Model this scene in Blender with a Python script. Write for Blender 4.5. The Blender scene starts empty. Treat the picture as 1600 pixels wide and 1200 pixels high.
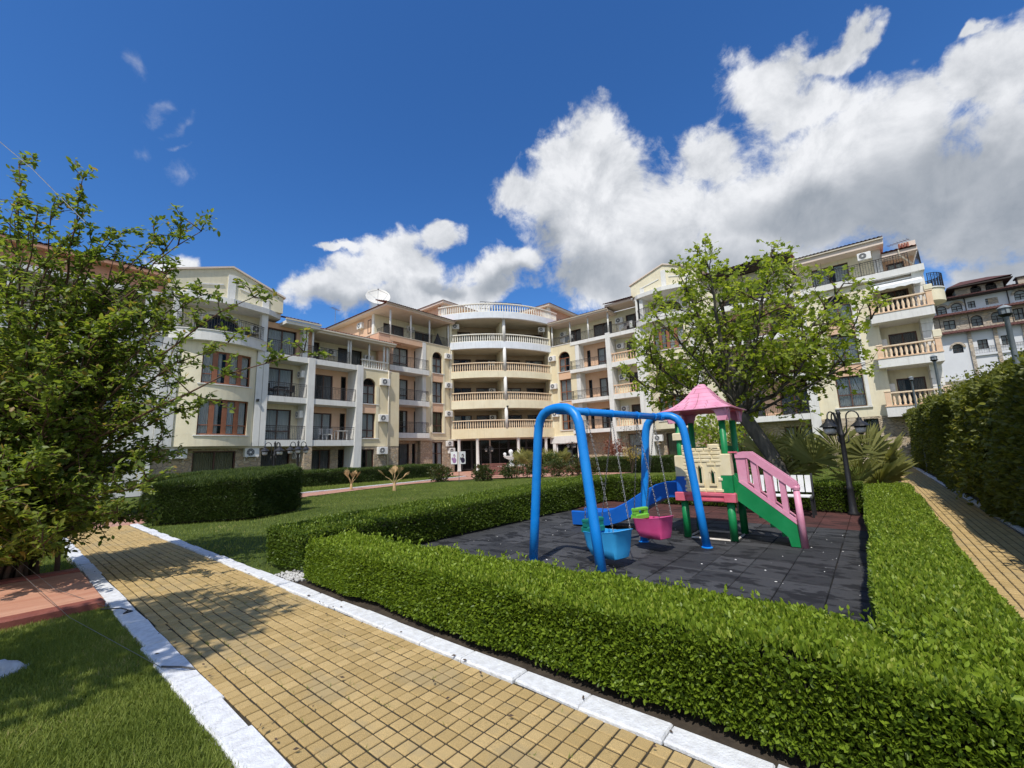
import bpy, math, random
import numpy as np
from mathutils import Matrix, Vector
random.seed(7); RNG = np.random.default_rng(11)
scene = bpy.context.scene
COL = scene.collection
R = math.radians
PI = math.pi
# ------------------------------------------------------------------ camera, sky, sun, exposure
cam_data = bpy.data.cameras.new('camera')
cam_data.sensor_width = 36.0
cam_data.lens = 36.0 * 665.0 / 1600.0
cam_data.clip_start = 0.05
cam_data.clip_end = 1500.0
cam = bpy.data.objects.new('camera', cam_data)
COL.objects.link(cam)
CX, CU, CW = Vector((0.642571, -0.765513, -0.033065)), Vector((-0.102734, -0.128837, 0.98633)), Vector((0.759308, 0.63039, 0.161432))
m = Matrix.Identity(4)
for i in range(3):
    m[i][0], m[i][1], m[i][2] = CX[i], CU[i], -CW[i]
m[0][3], m[1][3], m[2][3] = 0.0, 0.0, 1.55
cam.matrix_world = m
scene.camera = cam
scene.render.engine = 'CYCLES'
scene.cycles.max_bounces = 6
scene.cycles.transparent_max_bounces = 12
scene.cycles.use_denoising = True
SUN_DIR = Vector((-0.60, -0.25, 1.0)).normalized()      # towards the sun
SUN_EL = math.asin(SUN_DIR.z)
SUN_AZ = math.atan2(SUN_DIR.x, SUN_DIR.y)
sun = bpy.data.lights.new('sun', 'SUN')
sun.energy = 3.3
sun.angle = R(0.5)
sun.color = (1.0, 0.95, 0.87)
sun_o = bpy.data.objects.new('sun', sun)
COL.objects.link(sun_o)
sun_o.rotation_euler = SUN_DIR.to_track_quat('Z', 'Y').to_euler()
scene.view_settings.view_transform = 'Standard'
scene.view_settings.look = 'None'
scene.view_settings.exposure = 0.38
scene.view_settings.gamma = 1.0
scene.view_settings.use_curve_mapping = False

class NT:
    """small node tree writer"""
    def __init__(self, tree):
        self.t = tree
        self.n = tree.nodes
    def add(self, kind, **props):
        o = self.n.new(kind)
        for k, v in props.items():
            setattr(o, k, v)
        return o
    def link(self, a, b):
        self.t.links.new(a, b)
    def put(self, sock, v):
        if hasattr(v, 'is_output'):
            self.link(v, sock)
        else:
            sock.default_value = v
    def math(self, op, a, b=None, c=None, clamp=False):
        o = self.add('ShaderNodeMath', operation=op, use_clamp=clamp)
        for i, v in enumerate((a, b, c)):
            if v is not None:
                self.put(o.inputs[i], v)
        return o.outputs[0]
    def vmath(self, op, a, b=None):
        o = self.add('ShaderNodeVectorMath', operation=op)
        self.put(o.inputs[0], a)
        if b is not None:
            self.put(o.inputs[1], b)
        return o.outputs['Value'] if op in ('DOT_PRODUCT', 'LENGTH') else o.outputs['Vector']
    def noise(self, vec, scale, detail=4, rough=0.5, dist=0.0):
        o = self.add('ShaderNodeTexNoise')
        self.put(o.inputs['Vector'], vec)
        o.inputs['Scale'].default_value = scale
        o.inputs['Detail'].default_value = detail
        o.inputs['Roughness'].default_value = rough
        o.inputs['Distortion'].default_value = dist
        return o.outputs['Fac']
    def ramp(self, fac, lo, hi, a=0.0, b=1.0, smooth=True):
        o = self.add('ShaderNodeMapRange', interpolation_type='SMOOTHSTEP' if smooth else 'LINEAR')
        self.put(o.inputs[0], fac)
        for i, v in zip((1, 2, 3, 4), (lo, hi, a, b)):
            o.inputs[i].default_value = v
        return o.outputs[0]
    def mix(self, fac, a, b, blend='MIX'):
        o = self.add('ShaderNodeMix', data_type='RGBA', blend_type=blend)
        self.put(o.inputs['Factor'], fac)
        for s, v in ((o.inputs['A'], a), (o.inputs['B'], b)):
            if isinstance(v, tuple) and len(v) == 3:
                v = (*v, 1.0)
            sock = [x for x in o.inputs if x.name == s.name and x.type == 'RGBA'][0]
            self.put(sock, v)
        return [x for x in o.outputs if x.type == 'RGBA'][0]

CL = [[-6.133, 0.576, -1.243, -0.30, -7.9, 2.994], [-5.422, 0.4, -0.357, 0.574, -7.146, 3.251], [-4.527, 0.174, 0.503, 0.739, -7.025, 3.141], [-4.221, -0.455, 1.469, 1.316, -6.978, 2.667], [-3.888, -4.919, 4.509, 4.361, -5.12, 0.611], [-9.39, -7.423, 9.894, 4.446, -10.09, 4.15], [-10.504, -0.988, 5.466, 1.864, -13.84, 7.506], [-9.05, 3.699, 3.518, -3.7, -16.959, 12.216], [-6.039, -0.482, 2.912, 1.215, -10.282, 3.509], [-8.97, 2.204, 0.293, -0.333, -14.517, 8.465], [-10.84, 2.063, -0.965, 1.09, -17.644, 10.613], [-16.493, 7.052, -5.37, -4.46, -33.062, 21.874], [-29.94, 4.745, -5.542, 7.153, -42.97, 29.61], [-10.797, 1.976, -2.444, -0.535, -14.507, 7.344], [-14.594, 2.886, -4.907, -1.764, -15.871, 7.843], [-10.331, -1.822, -1.987, 4.527, -8.02, 4.425], [-10.072, 0.394, 11.108, -1.789, -15.663, 7.622], [-15.803, 0.444, 16.417, -2.581, -24.949, 12.849], [-10.986, 2.378, 9.857, -4.398, -17.559, 12.188], [-8.245, 0.032, 7.56, -0.899, -16.206, 7.691], [-12.913, 2.631, 9.744, -5.876, -31.071, 20.596], [-8.369, -0.31, 5.984, 0.508, -18.779, 7.66], [-5.825, -0.108, 4.675, -0.083, -18.432, 7.038], [-7.513, 0.068, 7.099, -1.301, -23.796, 9.89], [-25.977, 0.962, 27.97, -10.346, -77.578, 46.006], [-19.755, -0.634, -3.288, 1.966, -25.231, 6.795], [-26.377, -4.123, -4.599, 7.325, -20.532, 6.638], [-15.636, -2.336, -1.913, 9.254, -32.217, 8.385], [-42.202, -39.94, 87.478, 47.964, -47.144, -39.425], [-50.166, 5.732, 67.91, -33.543, -86.273, 100.884], [-47.496, 4.994, 62.712, -35.578, -100.246, 110.188], [-24.912, 25.259, 21.973, -55.918, -46.462, 105.342], [-54.155, 5.271, 72.197, -14.176, -43.167, 42.763], [-94.863, 9.486, 125.043, -54.953, -162.289, 169.477], [-66.309, 16.985, -19.791, -7.039, -105.535, 60.754], [-49.542, 20.448, -22.815, -37.34, -84.199, 40.682], [-33.008, -2.883, 15.521, 10.241, -74.811, 30.019], [-17.602, 1.514, 24.111, -6.657, -29.206, 19.303], [-17.403, 1.838, 26.321, -8.785, -32.786, 23.241]]
GR = [[-6.763, -0.328, -0.721, 2.24, -10.802, 4.193], [-12.306, -2.008, -1.799, 4.11, -9.289, 3.986], [-7.077, -1.01, 0.81, 5.336, -17.07, 6.889], [-8.289, -0.9, 2.548, 2.863, -15.1, 4.972], [-10.743, -0.721, 5.947, 1.294, -14.254, 5.056], [-20.831, -1.271, 12.79, 1.369, -18.62, 8.32], [-9.033, -0.348, 6.321, 0.924, -27.938, 10.092], [-9.012, 0.239, 9.367, -2.659, -33.004, 13.74], [-16.184, -0.12, 13.924, -1.469, -50.872, 21.53], [-11.901, 1.106, -2.551, 0.311, -20.725, 8.995], [-24.189, -3.637, -3.293, 17.804, -61.247, 15.974]]
# clouds beside and behind the camera, carrying the sky on, enlarged to add white fill light
for k in range(13):
    a = 2.45 + k * 0.235 + 0.1 * math.sin(k * 2.7)
    e = 0.42 + 0.24 * math.sin(k * 1.9)
    ra, re = 0.30 + 0.09 * math.sin(k * 3.1), 0.19 + 0.05 * math.cos(k * 2.2)
    if a > PI:
        a -= 2 * PI
    CL.append([1 / ra, 0, -a / ra, 0, 1 / re, -e / re])
world = bpy.data.worlds.new('World')
scene.world = world
world.use_nodes = True
w = NT(world.node_tree)
w.n.clear()
wout = w.add('ShaderNodeOutputWorld')
bg = w.add('ShaderNodeBackground')
bg.inputs['Strength'].default_value = 0.1
w.link(bg.outputs[0], wout.inputs['Surface'])
sky = w.add('ShaderNodeTexSky', sky_type='NISHITA')
sky.sun_disc = False
sky.sun_elevation = SUN_EL
sky.sun_rotation = SUN_AZ
sky.air_density = 1.0
sky.dust_density = 0.35
sky.ozone_density = 2.2
tc = w.add('ShaderNodeTexCoord')
gen = w.vmath('NORMALIZE', tc.outputs['Generated'])
sep = w.add('ShaderNodeSeparateXYZ')
w.link(gen, sep.inputs[0])
az = w.math('ARCTAN2', sep.outputs[1], sep.outputs[0])
el = w.math('ARCSINE', sep.outputs[2])
comb = w.add('ShaderNodeCombineXYZ')
w.put(comb.inputs[0], az)
w.put(comb.inputs[1], el)
comb.inputs[2].default_value = 1.0
P = comb.outputs[0]
warp = w.add('ShaderNodeTexNoise')
w.put(warp.inputs['Vector'], gen)
warp.inputs['Scale'].default_value = 7.0
warp.inputs['Detail'].default_value = 6.0
wv = w.vmath('MULTIPLY', w.vmath('SUBTRACT', warp.outputs['Color'], (0.5, 0.5, 0.5)), (0.20, 0.16, 0.0))
PW = w.vmath('ADD', P, wv)
def blobs(lst, p):
    acc = None
    for a in lst:
        x = w.vmath('DOT_PRODUCT', p, tuple(a[0:3]))
        y = w.vmath('DOT_PRODUCT', p, tuple(a[3:6]))
        r2 = w.math('MULTIPLY_ADD', x, x, w.math('MULTIPLY', y, y))
        v = w.math('SUBTRACT', 1.0, w.math('SQRT', r2))
        acc = v if acc is None else w.math('SMOOTH_MAX', acc, v, 0.3)
    return acc
WISP = CL[28:35]
CL = CL[:28] + CL[35:]
CL.append([-10.8, 2.06, -0.62, 1.09, -13.0, 8.55])
M = w.math('MAXIMUM', blobs(CL, PW), -1.5)
n1 = w.noise(gen, 7.0, 9, 0.62, 0.3)
n2 = w.noise(gen, 21.0, 8, 0.64, 0.4)
f = w.math('ADD', w.math('MULTIPLY', w.math('SUBTRACT', n1, 0.5), 1.7), w.math('MULTIPLY', w.math('SUBTRACT', n2, 0.5), 0.9))
D = w.math('ADD', M, f)
dens = w.ramp(D, -0.08, 0.40)
wisp = w.ramp(w.math('ADD', w.math('MULTIPLY_ADD', blobs(WISP, PW), 0.9, 0.1), w.math('MULTIPLY', w.math('SUBTRACT', w.noise(gen, 20.0, 8, 0.7, 0.6), 0.5), 3.0)), 0.0, 1.9, 0.0, 0.36)
wisp = w.math('MULTIPLY', wisp, w.ramp(blobs(WISP, PW), -1.2, 0.5))
dens = w.math('MAXIMUM', dens, wisp)
# light side of the billows: compare the field with itself a little nearer the sun
up = w.vmath('ADD', gen, (-0.020, -0.010, 0.055))
n1b = w.noise(up, 7.0, 9, 0.62, 0.3)
relief = w.math('SUBTRACT', n1, n1b)
G = w.ramp(w.math('ADD', blobs(GR, PW), w.math('MULTIPLY', w.math('SUBTRACT', n1, 0.5), 1.2)), -0.45, 0.6)
lit = w.math('MULTIPLY_ADD', relief, 1.25, 0.72, clamp=True)
lit = w.math('MULTIPLY', lit, w.math('SUBTRACT', 1.0, w.math('MULTIPLY', G, 0.60)))
ccol = w.mix(w.ramp(lit, 0.15, 0.85, smooth=False), (2.0, 2.3, 2.7), (7.0, 7.1, 7.3))
hsv = w.add('ShaderNodeHueSaturation')
hsv.inputs['Saturation'].default_value = 1.18
w.put(hsv.inputs['Color'], sky.outputs[0])
skycol = w.mix(1.0, hsv.outputs[0], (0.58, 0.88, 1.20), 'MULTIPLY')
w.put(bg.inputs['Color'], w.mix(w.math('MULTIPLY', dens, 0.97), skycol, ccol))

# ------------------------------------------------------------------ materials
MATS = {}
def material(name):
    mt = bpy.data.materials.new(name)
    mt.use_nodes = True
    nt = NT(mt.node_tree)
    bs = [x for x in nt.n if x.type == 'BSDF_PRINCIPLED'][0]
    MATS[name] = mt
    return mt, nt, bs
def paint(name, c, c2=None, scale=3.0, rough=0.6, bump=0.0, bscale=60.0, streak=0.0, spec=0.4, metal=0.0, stretch=(1, 1, 1), dirt=(0.25, 0.22, 0.18), coat=0.0):
    mt, nt, bs = material(name)
    geo = nt.add('ShaderNodeNewGeometry')
    pos = geo.outputs['Position']
    sp = nt.vmath('MULTIPLY', pos, stretch) if stretch != (1, 1, 1) else pos
    col = (*c, 1.0)
    if c2:
        n = nt.ramp(nt.noise(sp, scale, 5, 0.6), 0.32, 0.68)
        col = nt.mix(n, c, c2)
    if streak:
        sv = nt.vmath('MULTIPLY', pos, (3.0, 3.0, 0.25))
        sn = nt.ramp(nt.noise(sv, 2.2, 5, 0.65), 0.48, 0.8, 0.0, streak)
        col = nt.mix(sn, col, dirt)
    nt.put(bs.inputs['Base Color'], col)
    rn = nt.ramp(nt.noise(pos, scale * 4, 3), 0.3, 0.7, max(0.02, rough - 0.08), min(1.0, rough + 0.08))
    nt.put(bs.inputs['Roughness'], rn)
    bs.inputs['Specular IOR Level'].default_value = spec
    bs.inputs['Metallic'].default_value = metal
    bs.inputs['Coat Weight'].default_value = coat
    if bump:
        b = nt.add('ShaderNodeBump')
        b.inputs['Strength'].default_value = bump
        b.inputs['Distance'].default_value = 0.01
        nt.put(b.inputs['Height'], nt.noise(pos, bscale, 4, 0.6))
        nt.link(b.outputs[0], bs.inputs['Normal'])
    return mt
def leafmat(name, c1, c2, c3=None, trans=0.35, rough=0.45, spec=0.4):
    """leaf colour from the leaf's own random number 'tint'"""
    mt, nt, bs = material(name)
    at = nt.add('ShaderNodeAttribute', attribute_name='tint')
    col = nt.mix(nt.ramp(at.outputs['Fac'], 0.0, 0.9, smooth=False), c1, c2)
    if c3:
        col = nt.mix(nt.ramp(at.outputs['Fac'], 0.9, 1.0, smooth=False), col, c3)
    nt.put(bs.inputs['Base Color'], col)
    bs.inputs['Roughness'].default_value = rough
    bs.inputs['Specular IOR Level'].default_value = spec
    tr = nt.add('ShaderNodeBsdfTranslucent')
    nt.put(tr.inputs['Color'], nt.mix(1.0, col, (1.3, 1.25, 0.6), 'MULTIPLY'))
    mx = nt.add('ShaderNodeMixShader')
    mx.inputs[0].default_value = trans
    nt.link(bs.outputs[0], mx.inputs[1])
    nt.link(tr.outputs[0], mx.inputs[2])
    out = [x for x in nt.n if x.type == 'OUTPUT_MATERIAL'][0]
    nt.link(mx.outputs[0], out.inputs['Surface'])
    return mt
def piecemat(name, cols, rough=0.85, bump=0.4, bscale=220.0, grain=0.35, stain=(0.3, 0.27, 0.22), stain_amt=0.5, sscale=1.3, spec=0.25):
    """separate pieces: each object gets its own shade (Object Info random), plus grain and stains"""
    mt, nt, bs = material(name)
    oi = nt.add('ShaderNodeObjectInfo')
    geo = nt.add('ShaderNodeNewGeometry')
    at = nt.add('ShaderNodeAttribute', attribute_name='tint')
    rv = nt.math('FRACT', nt.math('ADD', oi.outputs['Random'], at.outputs['Fac']))
    col = nt.mix(rv, cols[0], cols[1])
    g = nt.ramp(nt.noise(geo.outputs['Position'], bscale, 3, 0.7), 0.3, 0.7, 1.0 - grain, 1.0 + grain * 0.5)
    col = nt.mix(1.0, col, g, 'MULTIPLY')
    speck = nt.ramp(nt.noise(geo.outputs['Position'], 75.0, 3, 0.75), 0.60, 0.72, 0.0, 0.55 * grain / 0.4)
    col = nt.mix(speck, col, stain)
    s = nt.ramp(nt.noise(nt.vmath('MULTIPLY', geo.outputs['Position'], (1.7, 0.8, 1.0)), sscale, 6, 0.65), 0.51, 0.53 + 0.12 * (1.2 - stain_amt), 0.0, stain_amt)
    col = nt.mix(s, col, stain)
    nt.put(bs.inputs['Base Color'], col)
    bs.inputs['Roughness'].default_value = rough
    bs.inputs['Specular IOR Level'].default_value = spec
    b = nt.add('ShaderNodeBump')
    b.inputs['Strength'].default_value = bump
    b.inputs['Distance'].default_value = 0.004
    nt.put(b.inputs['Height'], nt.noise(geo.outputs['Position'], bscale, 4, 0.7))
    nt.link(b.outputs[0], bs.inputs['Normal'])
    return mt

CREAM = paint('cream_render', (0.71, 0.64, 0.46), (0.76, 0.70, 0.52), 1.2, 0.85, 0.35, 90, 0.22, 0.2)
YELLOW = paint('pale_yellow_render', (0.70, 0.60, 0.39), (0.74, 0.65, 0.45), 1.2, 0.85, 0.35, 90, 0.22, 0.2)
WHITE = paint('white_render', (0.74, 0.73, 0.69), (0.68, 0.67, 0.63), 1.6, 0.8, 0.25, 90, 0.35, 0.2)
COOLWHITE = paint('cool_white_render', (0.72, 0.75, 0.79), (0.66, 0.69, 0.73), 1.6, 0.8, 0.25, 90, 0.25, 0.2)
PEACH = paint('peach_render', (0.66, 0.42, 0.27), (0.70, 0.47, 0.32), 1.5, 0.85, 0.35, 90, 0.15, 0.2)
TERRA = paint('brick_orange_render', (0.55, 0.28, 0.18), (0.60, 0.33, 0.22), 1.5, 0.85, 0.35, 90, 0.15, 0.2)
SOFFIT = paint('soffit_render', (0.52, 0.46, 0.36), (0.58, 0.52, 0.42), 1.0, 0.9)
BALUS = paint('cast_stone', (0.72, 0.54, 0.36), (0.76, 0.62, 0.45), 6.0, 0.8, 0.2, 120, 0.2, 0.2)
BALW = paint('white_cast_stone', (0.76, 0.72, 0.62), (0.80, 0.77, 0.69), 6.0, 0.8, 0.2, 120, 0.2, 0.2)
BALP = paint('peach_cast_stone', (0.72, 0.48, 0.30), (0.76, 0.55, 0.38), 6.0, 0.8, 0.2, 120, 0.2, 0.2)
IRON = paint('wrought_iron', (0.035, 0.032, 0.032), None, 5, 0.5, 0, 60, 0, 0.5)
BROWN = paint('brown_joinery', (0.085, 0.040, 0.026), (0.11, 0.052, 0.034), 4, 0.5)
REDWOOD = paint('chestnut_joinery', (0.23, 0.085, 0.040), (0.28, 0.11, 0.055), 4, 0.5)
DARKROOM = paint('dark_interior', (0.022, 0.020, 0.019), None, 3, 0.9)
PVC = paint('white_plastic', (0.76, 0.75, 0.72), (0.70, 0.69, 0.66), 3, 0.45)
GREYPL = paint('grey_plastic', (0.10, 0.105, 0.11), None, 3, 0.5)
GUTTER = paint('cream_gutter', (0.62, 0.55, 0.43), (0.56, 0.50, 0.40), 3, 0.5)
FASCIA = paint('pinkish_fascia', (0.70, 0.58, 0.49), (0.66, 0.55, 0.46), 2, 0.7)
KERBW = paint('whitewashed_concrete', (0.74, 0.755, 0.77), (0.60, 0.605, 0.61), 16.0, 0.9, 0.8, 60, 0.0, 0.2)
SOIL = paint('dark_soil', (0.035, 0.026, 0.018), (0.065, 0.050, 0.034), 9, 0.95, 1.0, 40)
LAWN = paint('lawn_soil', (0.055, 0.085, 0.018), (0.085, 0.115, 0.030), 3.0, 0.95, 1.0, 130, 0, 0.1)
GROUND = paint('far_ground', (0.11, 0.12, 0.06), (0.15, 0.13, 0.09), 0.3, 0.95, 0.4, 20)
JOINT = paint('joint_sand', (0.030, 0.025, 0.016), (0.070, 0.056, 0.032), 20, 0.95, 0.8, 150)
SLABR = paint('stained_concrete', (0.44, 0.20, 0.125), (0.54, 0.29, 0.19), 1.6, 0.75, 0.5, 40, 0, 0.35, 0, (0.5, 3.0, 1))
SLABE = paint('dark_red_concrete', (0.20, 0.055, 0.040), (0.28, 0.09, 0.06), 3, 0.7, 0.5, 40)
BLUE = paint('blue_plastic_tube', (0.006, 0.21, 0.66), (0.010, 0.24, 0.70), 3, 0.34, 0.05, 30, 0, 0.45)
DBLUE = paint('dark_blue_plastic', (0.006, 0.105, 0.46), (0.008, 0.12, 0.50), 3, 0.36, 0.05, 30, 0, 0.45)
SKYBLUE = paint('light_blue_plastic', (0.035, 0.36, 0.76), (0.05, 0.40, 0.80), 3, 0.42)
PINKHOT = paint('bright_pink_plastic', (0.66, 0.075, 0.24), (0.70, 0.10, 0.28), 3, 0.42)
PINK = paint('rose_pink_plastic', (0.66, 0.25, 0.36), (0.73, 0.34, 0.45), 4, 0.5, 0.1, 40, 0.12, 0.4)
ROSE = paint('coral_pink_plastic', (0.62, 0.10, 0.15), (0.67, 0.16, 0.21), 4, 0.5)
GREEN = paint('green_plastic', (0.006, 0.19, 0.055), (0.010, 0.24, 0.075), 3, 0.42, 0.05, 30)
LIME = paint('lime_plastic', (0.14, 0.46, 0.045), (0.18, 0.5, 0.06), 3, 0.45)
TEAL = paint('teal_plastic', (0.008, 0.17, 0.14), None, 3, 0.45)
CASTLE = paint('cream_plastic', (0.72, 0.60, 0.36), (0.78, 0.68, 0.46), 5, 0.55, 0.15, 40, 0.15, 0.35)
CHAIN = paint('dull_chain_steel', (0.13, 0.13, 0.13), (0.22, 0.22, 0.22), 40, 0.5, 0, 60, 0, 0.5, 0.8)
LOGGIA = paint('shaded_loggia_render', (0.34, 0.26, 0.18), (0.40, 0.31, 0.22), 1.2, 0.9)  # wall colour darkened to stand in for shade inside the curved balconies
STEEL = paint('galvanised_steel', (0.42, 0.42, 0.42), (0.30, 0.30, 0.31), 30, 0.4, 0, 60, 0, 0.5, 0.9)
PALESTEEL = paint('pale_painted_steel', (0.66, 0.62, 0.56), (0.5, 0.45, 0.38), 12, 0.6)
BLACKM = paint('black_cast_iron', (0.018, 0.018, 0.020), None, 5, 0.45, 0.1, 60, 0, 0.5)
GREYCONC = paint('grey_blue_concrete', (0.20, 0.23, 0.25), (0.27, 0.30, 0.31), 8, 0.9, 0.5, 60)
MARBLE = paint('white_marble', (0.80, 0.80, 0.78), (0.70, 0.70, 0.68), 8, 0.6)
ROCK = paint('white_rock', (0.62, 0.62, 0.61), (0.44, 0.44, 0.43), 7, 0.9, 1.0, 30)
PEBBLE = paint('white_pebbles', (0.66, 0.65, 0.62), (0.45, 0.44, 0.42), 30, 0.85)
BARK = paint('grey_bark', (0.085, 0.078, 0.068), (0.16, 0.145, 0.125), 9, 0.95, 1.0, 30, 0, 0.2, 0, (1, 1, 0.25))
TWIG = paint('dark_twigs', (0.060, 0.042, 0.028), (0.10, 0.065, 0.045), 9, 0.95)
STEMRED = paint('reddish_shoots', (0.10, 0.060, 0.040), (0.15, 0.085, 0.055), 9, 0.8)
DRYPALM = paint('dry_palm_fronds', (0.42, 0.28, 0.13), (0.55, 0.38, 0.20), 9, 0.9)
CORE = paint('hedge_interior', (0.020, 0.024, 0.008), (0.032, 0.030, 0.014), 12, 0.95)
DISH = paint('dish_white', (0.68, 0.67, 0.62), (0.60, 0.59, 0.55), 3, 0.55)
AWNING = paint('awning_cloth', (0.74, 0.75, 0.74), (0.68, 0.69, 0.68), 4, 0.8)
CURTAIN = paint('net_curtain', (0.78, 0.78, 0.76), (0.58, 0.58, 0.57), 7, 0.9, 0, 60, 0, 0.2, 0, (7, 7, 0.15))
DRAPE = paint('olive_curtain', (0.36, 0.33, 0.20), (0.24, 0.22, 0.13), 7, 0.9, 0, 60, 0, 0.2, 0, (7, 7, 0.15))
GREYDRAPE = paint('grey_brown_curtain', (0.26, 0.24, 0.23), (0.15, 0.14, 0.135), 7, 0.9, 0, 60, 0, 0.2, 0, (7, 7, 0.15))
CLOTHD = paint('dark_parasol_cloth', (0.05, 0.05, 0.055), None, 4, 0.9)
LAMPSH = paint('ivory_lampshade', (0.78, 0.74, 0.64), None, 4, 0.8)
FROST = paint('frosted_lamp_glass', (0.62, 0.60, 0.56), None, 4, 0.3)
REDBROWN = paint('red_brown_timber', (0.17, 0.065, 0.050), (0.23, 0.10, 0.08), 6, 0.7)
WHITEWOOD = paint('white_painted_timber', (0.76, 0.76, 0.75), (0.66, 0.66, 0.65), 6, 0.6)
LITTER = paint('pale_litter', (0.72, 0.71, 0.68), None, 6, 0.8)
PRINT_DARK = paint('dark_print', (0.03, 0.02, 0.05), None, 6, 0.7)
PRINT_MAUVE = paint('mauve_print', (0.30, 0.16, 0.30), None, 6, 0.7)
FARROOF = paint('dark_red_tiles', (0.075, 0.032, 0.028), (0.11, 0.046, 0.038), 2, 0.85)
FARWHITE = paint('far_white_render', (0.66, 0.67, 0.68), (0.60, 0.61, 0.62), 0.4, 0.9)
FARDARK = paint('far_dark_timber', (0.040, 0.030, 0.026), None, 3, 0.8)
PAVER = piecemat('yellow_paver', ((0.45, 0.315, 0.13), (0.58, 0.415, 0.185)), 0.9, 0.8, 260, 0.40, (0.34, 0.27, 0.15), 0.5, 1.3)
RUBBER = piecemat('black_rubber_tile', ((0.030, 0.031, 0.033), (0.072, 0.073, 0.076)), 0.75, 0.6, 300, 0.35, (0.012, 0.0125, 0.014), 0.95, 2.6, 0.35)
REDRUBBER = piecemat('red_rubber_tile', ((0.085, 0.036, 0.032), (0.12, 0.050, 0.044)), 0.8, 0.6, 300, 0.35, (0.035, 0.020, 0.018), 0.8, 3.0)

def stone_mat(name, a, b, mortar, sx, sz):
    mt, nt, bs = material(name)
    geo = nt.add('ShaderNodeNewGeometry')
    v = nt.vmath('MULTIPLY', geo.outputs['Position'], (sx, sx, sz))
    vo = nt.add('ShaderNodeTexVoronoi', feature='F1')
    nt.put(vo.inputs['Vector'], v)
    vo.inputs['Scale'].default_value = 1.0
    ve = nt.add('ShaderNodeTexVoronoi', feature='DISTANCE_TO_EDGE')
    nt.put(ve.inputs['Vector'], v)
    ve.inputs['Scale'].default_value = 1.0
    s = nt.add('ShaderNodeSeparateColor')
    nt.link(vo.outputs['Color'], s.inputs[0])
    col = nt.mix(s.outputs[0], a, b)
    col = nt.mix(nt.ramp(s.outputs[1], 0.5, 1.0, 0.0, 0.6), col, (0.50, 0.36, 0.20))
    col = nt.mix(nt.ramp(nt.noise(geo.outputs['Position'], 9, 4), 0.4, 0.7, 0, 0.4), col, mortar)
    e = nt.ramp(ve.outputs['Distance'], 0.02, 0.10)
    nt.put(bs.inputs['Base Color'], nt.mix(e, mortar, col))
    bs.inputs['Roughness'].default_value = 0.9
    bm = nt.add('ShaderNodeBump')
    bm.inputs['Distance'].default_value = 0.03
    bm.inputs['Strength'].default_value = 0.8
    nt.put(bm.inputs['Height'], e)
    nt.link(bm.outputs[0], bs.inputs['Normal'])
    return mt
STONE = stone_mat('stone_cladding', (0.36, 0.26, 0.17), (0.50, 0.42, 0.31), (0.30, 0.25, 0.19), 3.2, 5.0)
LEDGE = stone_mat('coursed_stone_cladding', (0.46, 0.37, 0.25), (0.56, 0.48, 0.36), (0.33, 0.27, 0.19), 2.4, 6.5)
FARSTONE = stone_mat('far_stone', (0.36, 0.29, 0.22), (0.52, 0.45, 0.36), (0.30, 0.26, 0.21), 1.6, 3.2)

def brick_mat(name, a, b, mortar, scale):
    mt, nt, bs = material(name)
    geo = nt.add('ShaderNodeNewGeometry')
    br = nt.add('ShaderNodeTexBrick')
    nt.link(geo.outputs['Position'], br.inputs['Vector'])
    br.inputs['Scale'].default_value = scale
    for k, c in (('Color1', a), ('Color2', b), ('Mortar', mortar)):
        br.inputs[k].default_value = (*c, 1)
    br.inputs['Mortar Size'].default_value = 0.02
    n = nt.ramp(nt.noise(geo.outputs['Position'], 1.5, 5), 0.4, 0.75, 0.0, 0.45)
    nt.put(bs.inputs['Base Color'], nt.mix(n, br.outputs['Color'], (0.42, 0.30, 0.24)))
    bs.inputs['Roughness'].default_value = 0.9
    return mt
REDBRICK = brick_mat('red_brick_paving', (0.42, 0.19, 0.13), (0.52, 0.27, 0.19), (0.28, 0.17, 0.13), 2.5)

def roof_mat(name, a, b):
    mt, nt, bs = material(name)
    geo = nt.add('ShaderNodeNewGeometry')
    n = nt.noise(nt.vmath('SNAP', geo.outputs['Position'], (0.25, 0.25, 0.12)), 31, 1)
    col = nt.mix(nt.ramp(n, 0.3, 0.7), a, b)
    col = nt.mix(nt.ramp(nt.noise(geo.outputs['Position'], 3, 5), 0.5, 0.8, 0, 0.5), col, (0.12, 0.09, 0.07))
    nt.put(bs.inputs['Base Color'], col)
    bs.inputs['Roughness'].default_value = 0.85
    return mt
TILES = roof_mat('red_clay_tiles', (0.27, 0.095, 0.065), (0.40, 0.17, 0.12))

mt, nt, bs = material('window_glass')
GLASS = mt
bs.inputs['Base Color'].default_value = (0.02, 0.025, 0.03, 1)
bs.inputs['Roughness'].default_value = 0.03
bs.inputs['Specular IOR Level'].default_value = 0.9
tr = nt.add('ShaderNodeBsdfTransparent')
tr.inputs['Color'].default_value = (0.93, 0.95, 0.95, 1)
mx = nt.add('ShaderNodeMixShader')
lw = nt.add('ShaderNodeLayerWeight')
lw.inputs['Blend'].default_value = 0.14
nt.put(mx.inputs[0], nt.ramp(lw.outputs['Fresnel'], 0.0, 0.6, 0.90, 0.2, False))
nt.link(bs.outputs[0], mx.inputs[1])
nt.link(tr.outputs[0], mx.inputs[2])
nt.link(mx.outputs[0], [x for x in nt.n if x.type == 'OUTPUT_MATERIAL'][0].inputs['Surface'])

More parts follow.
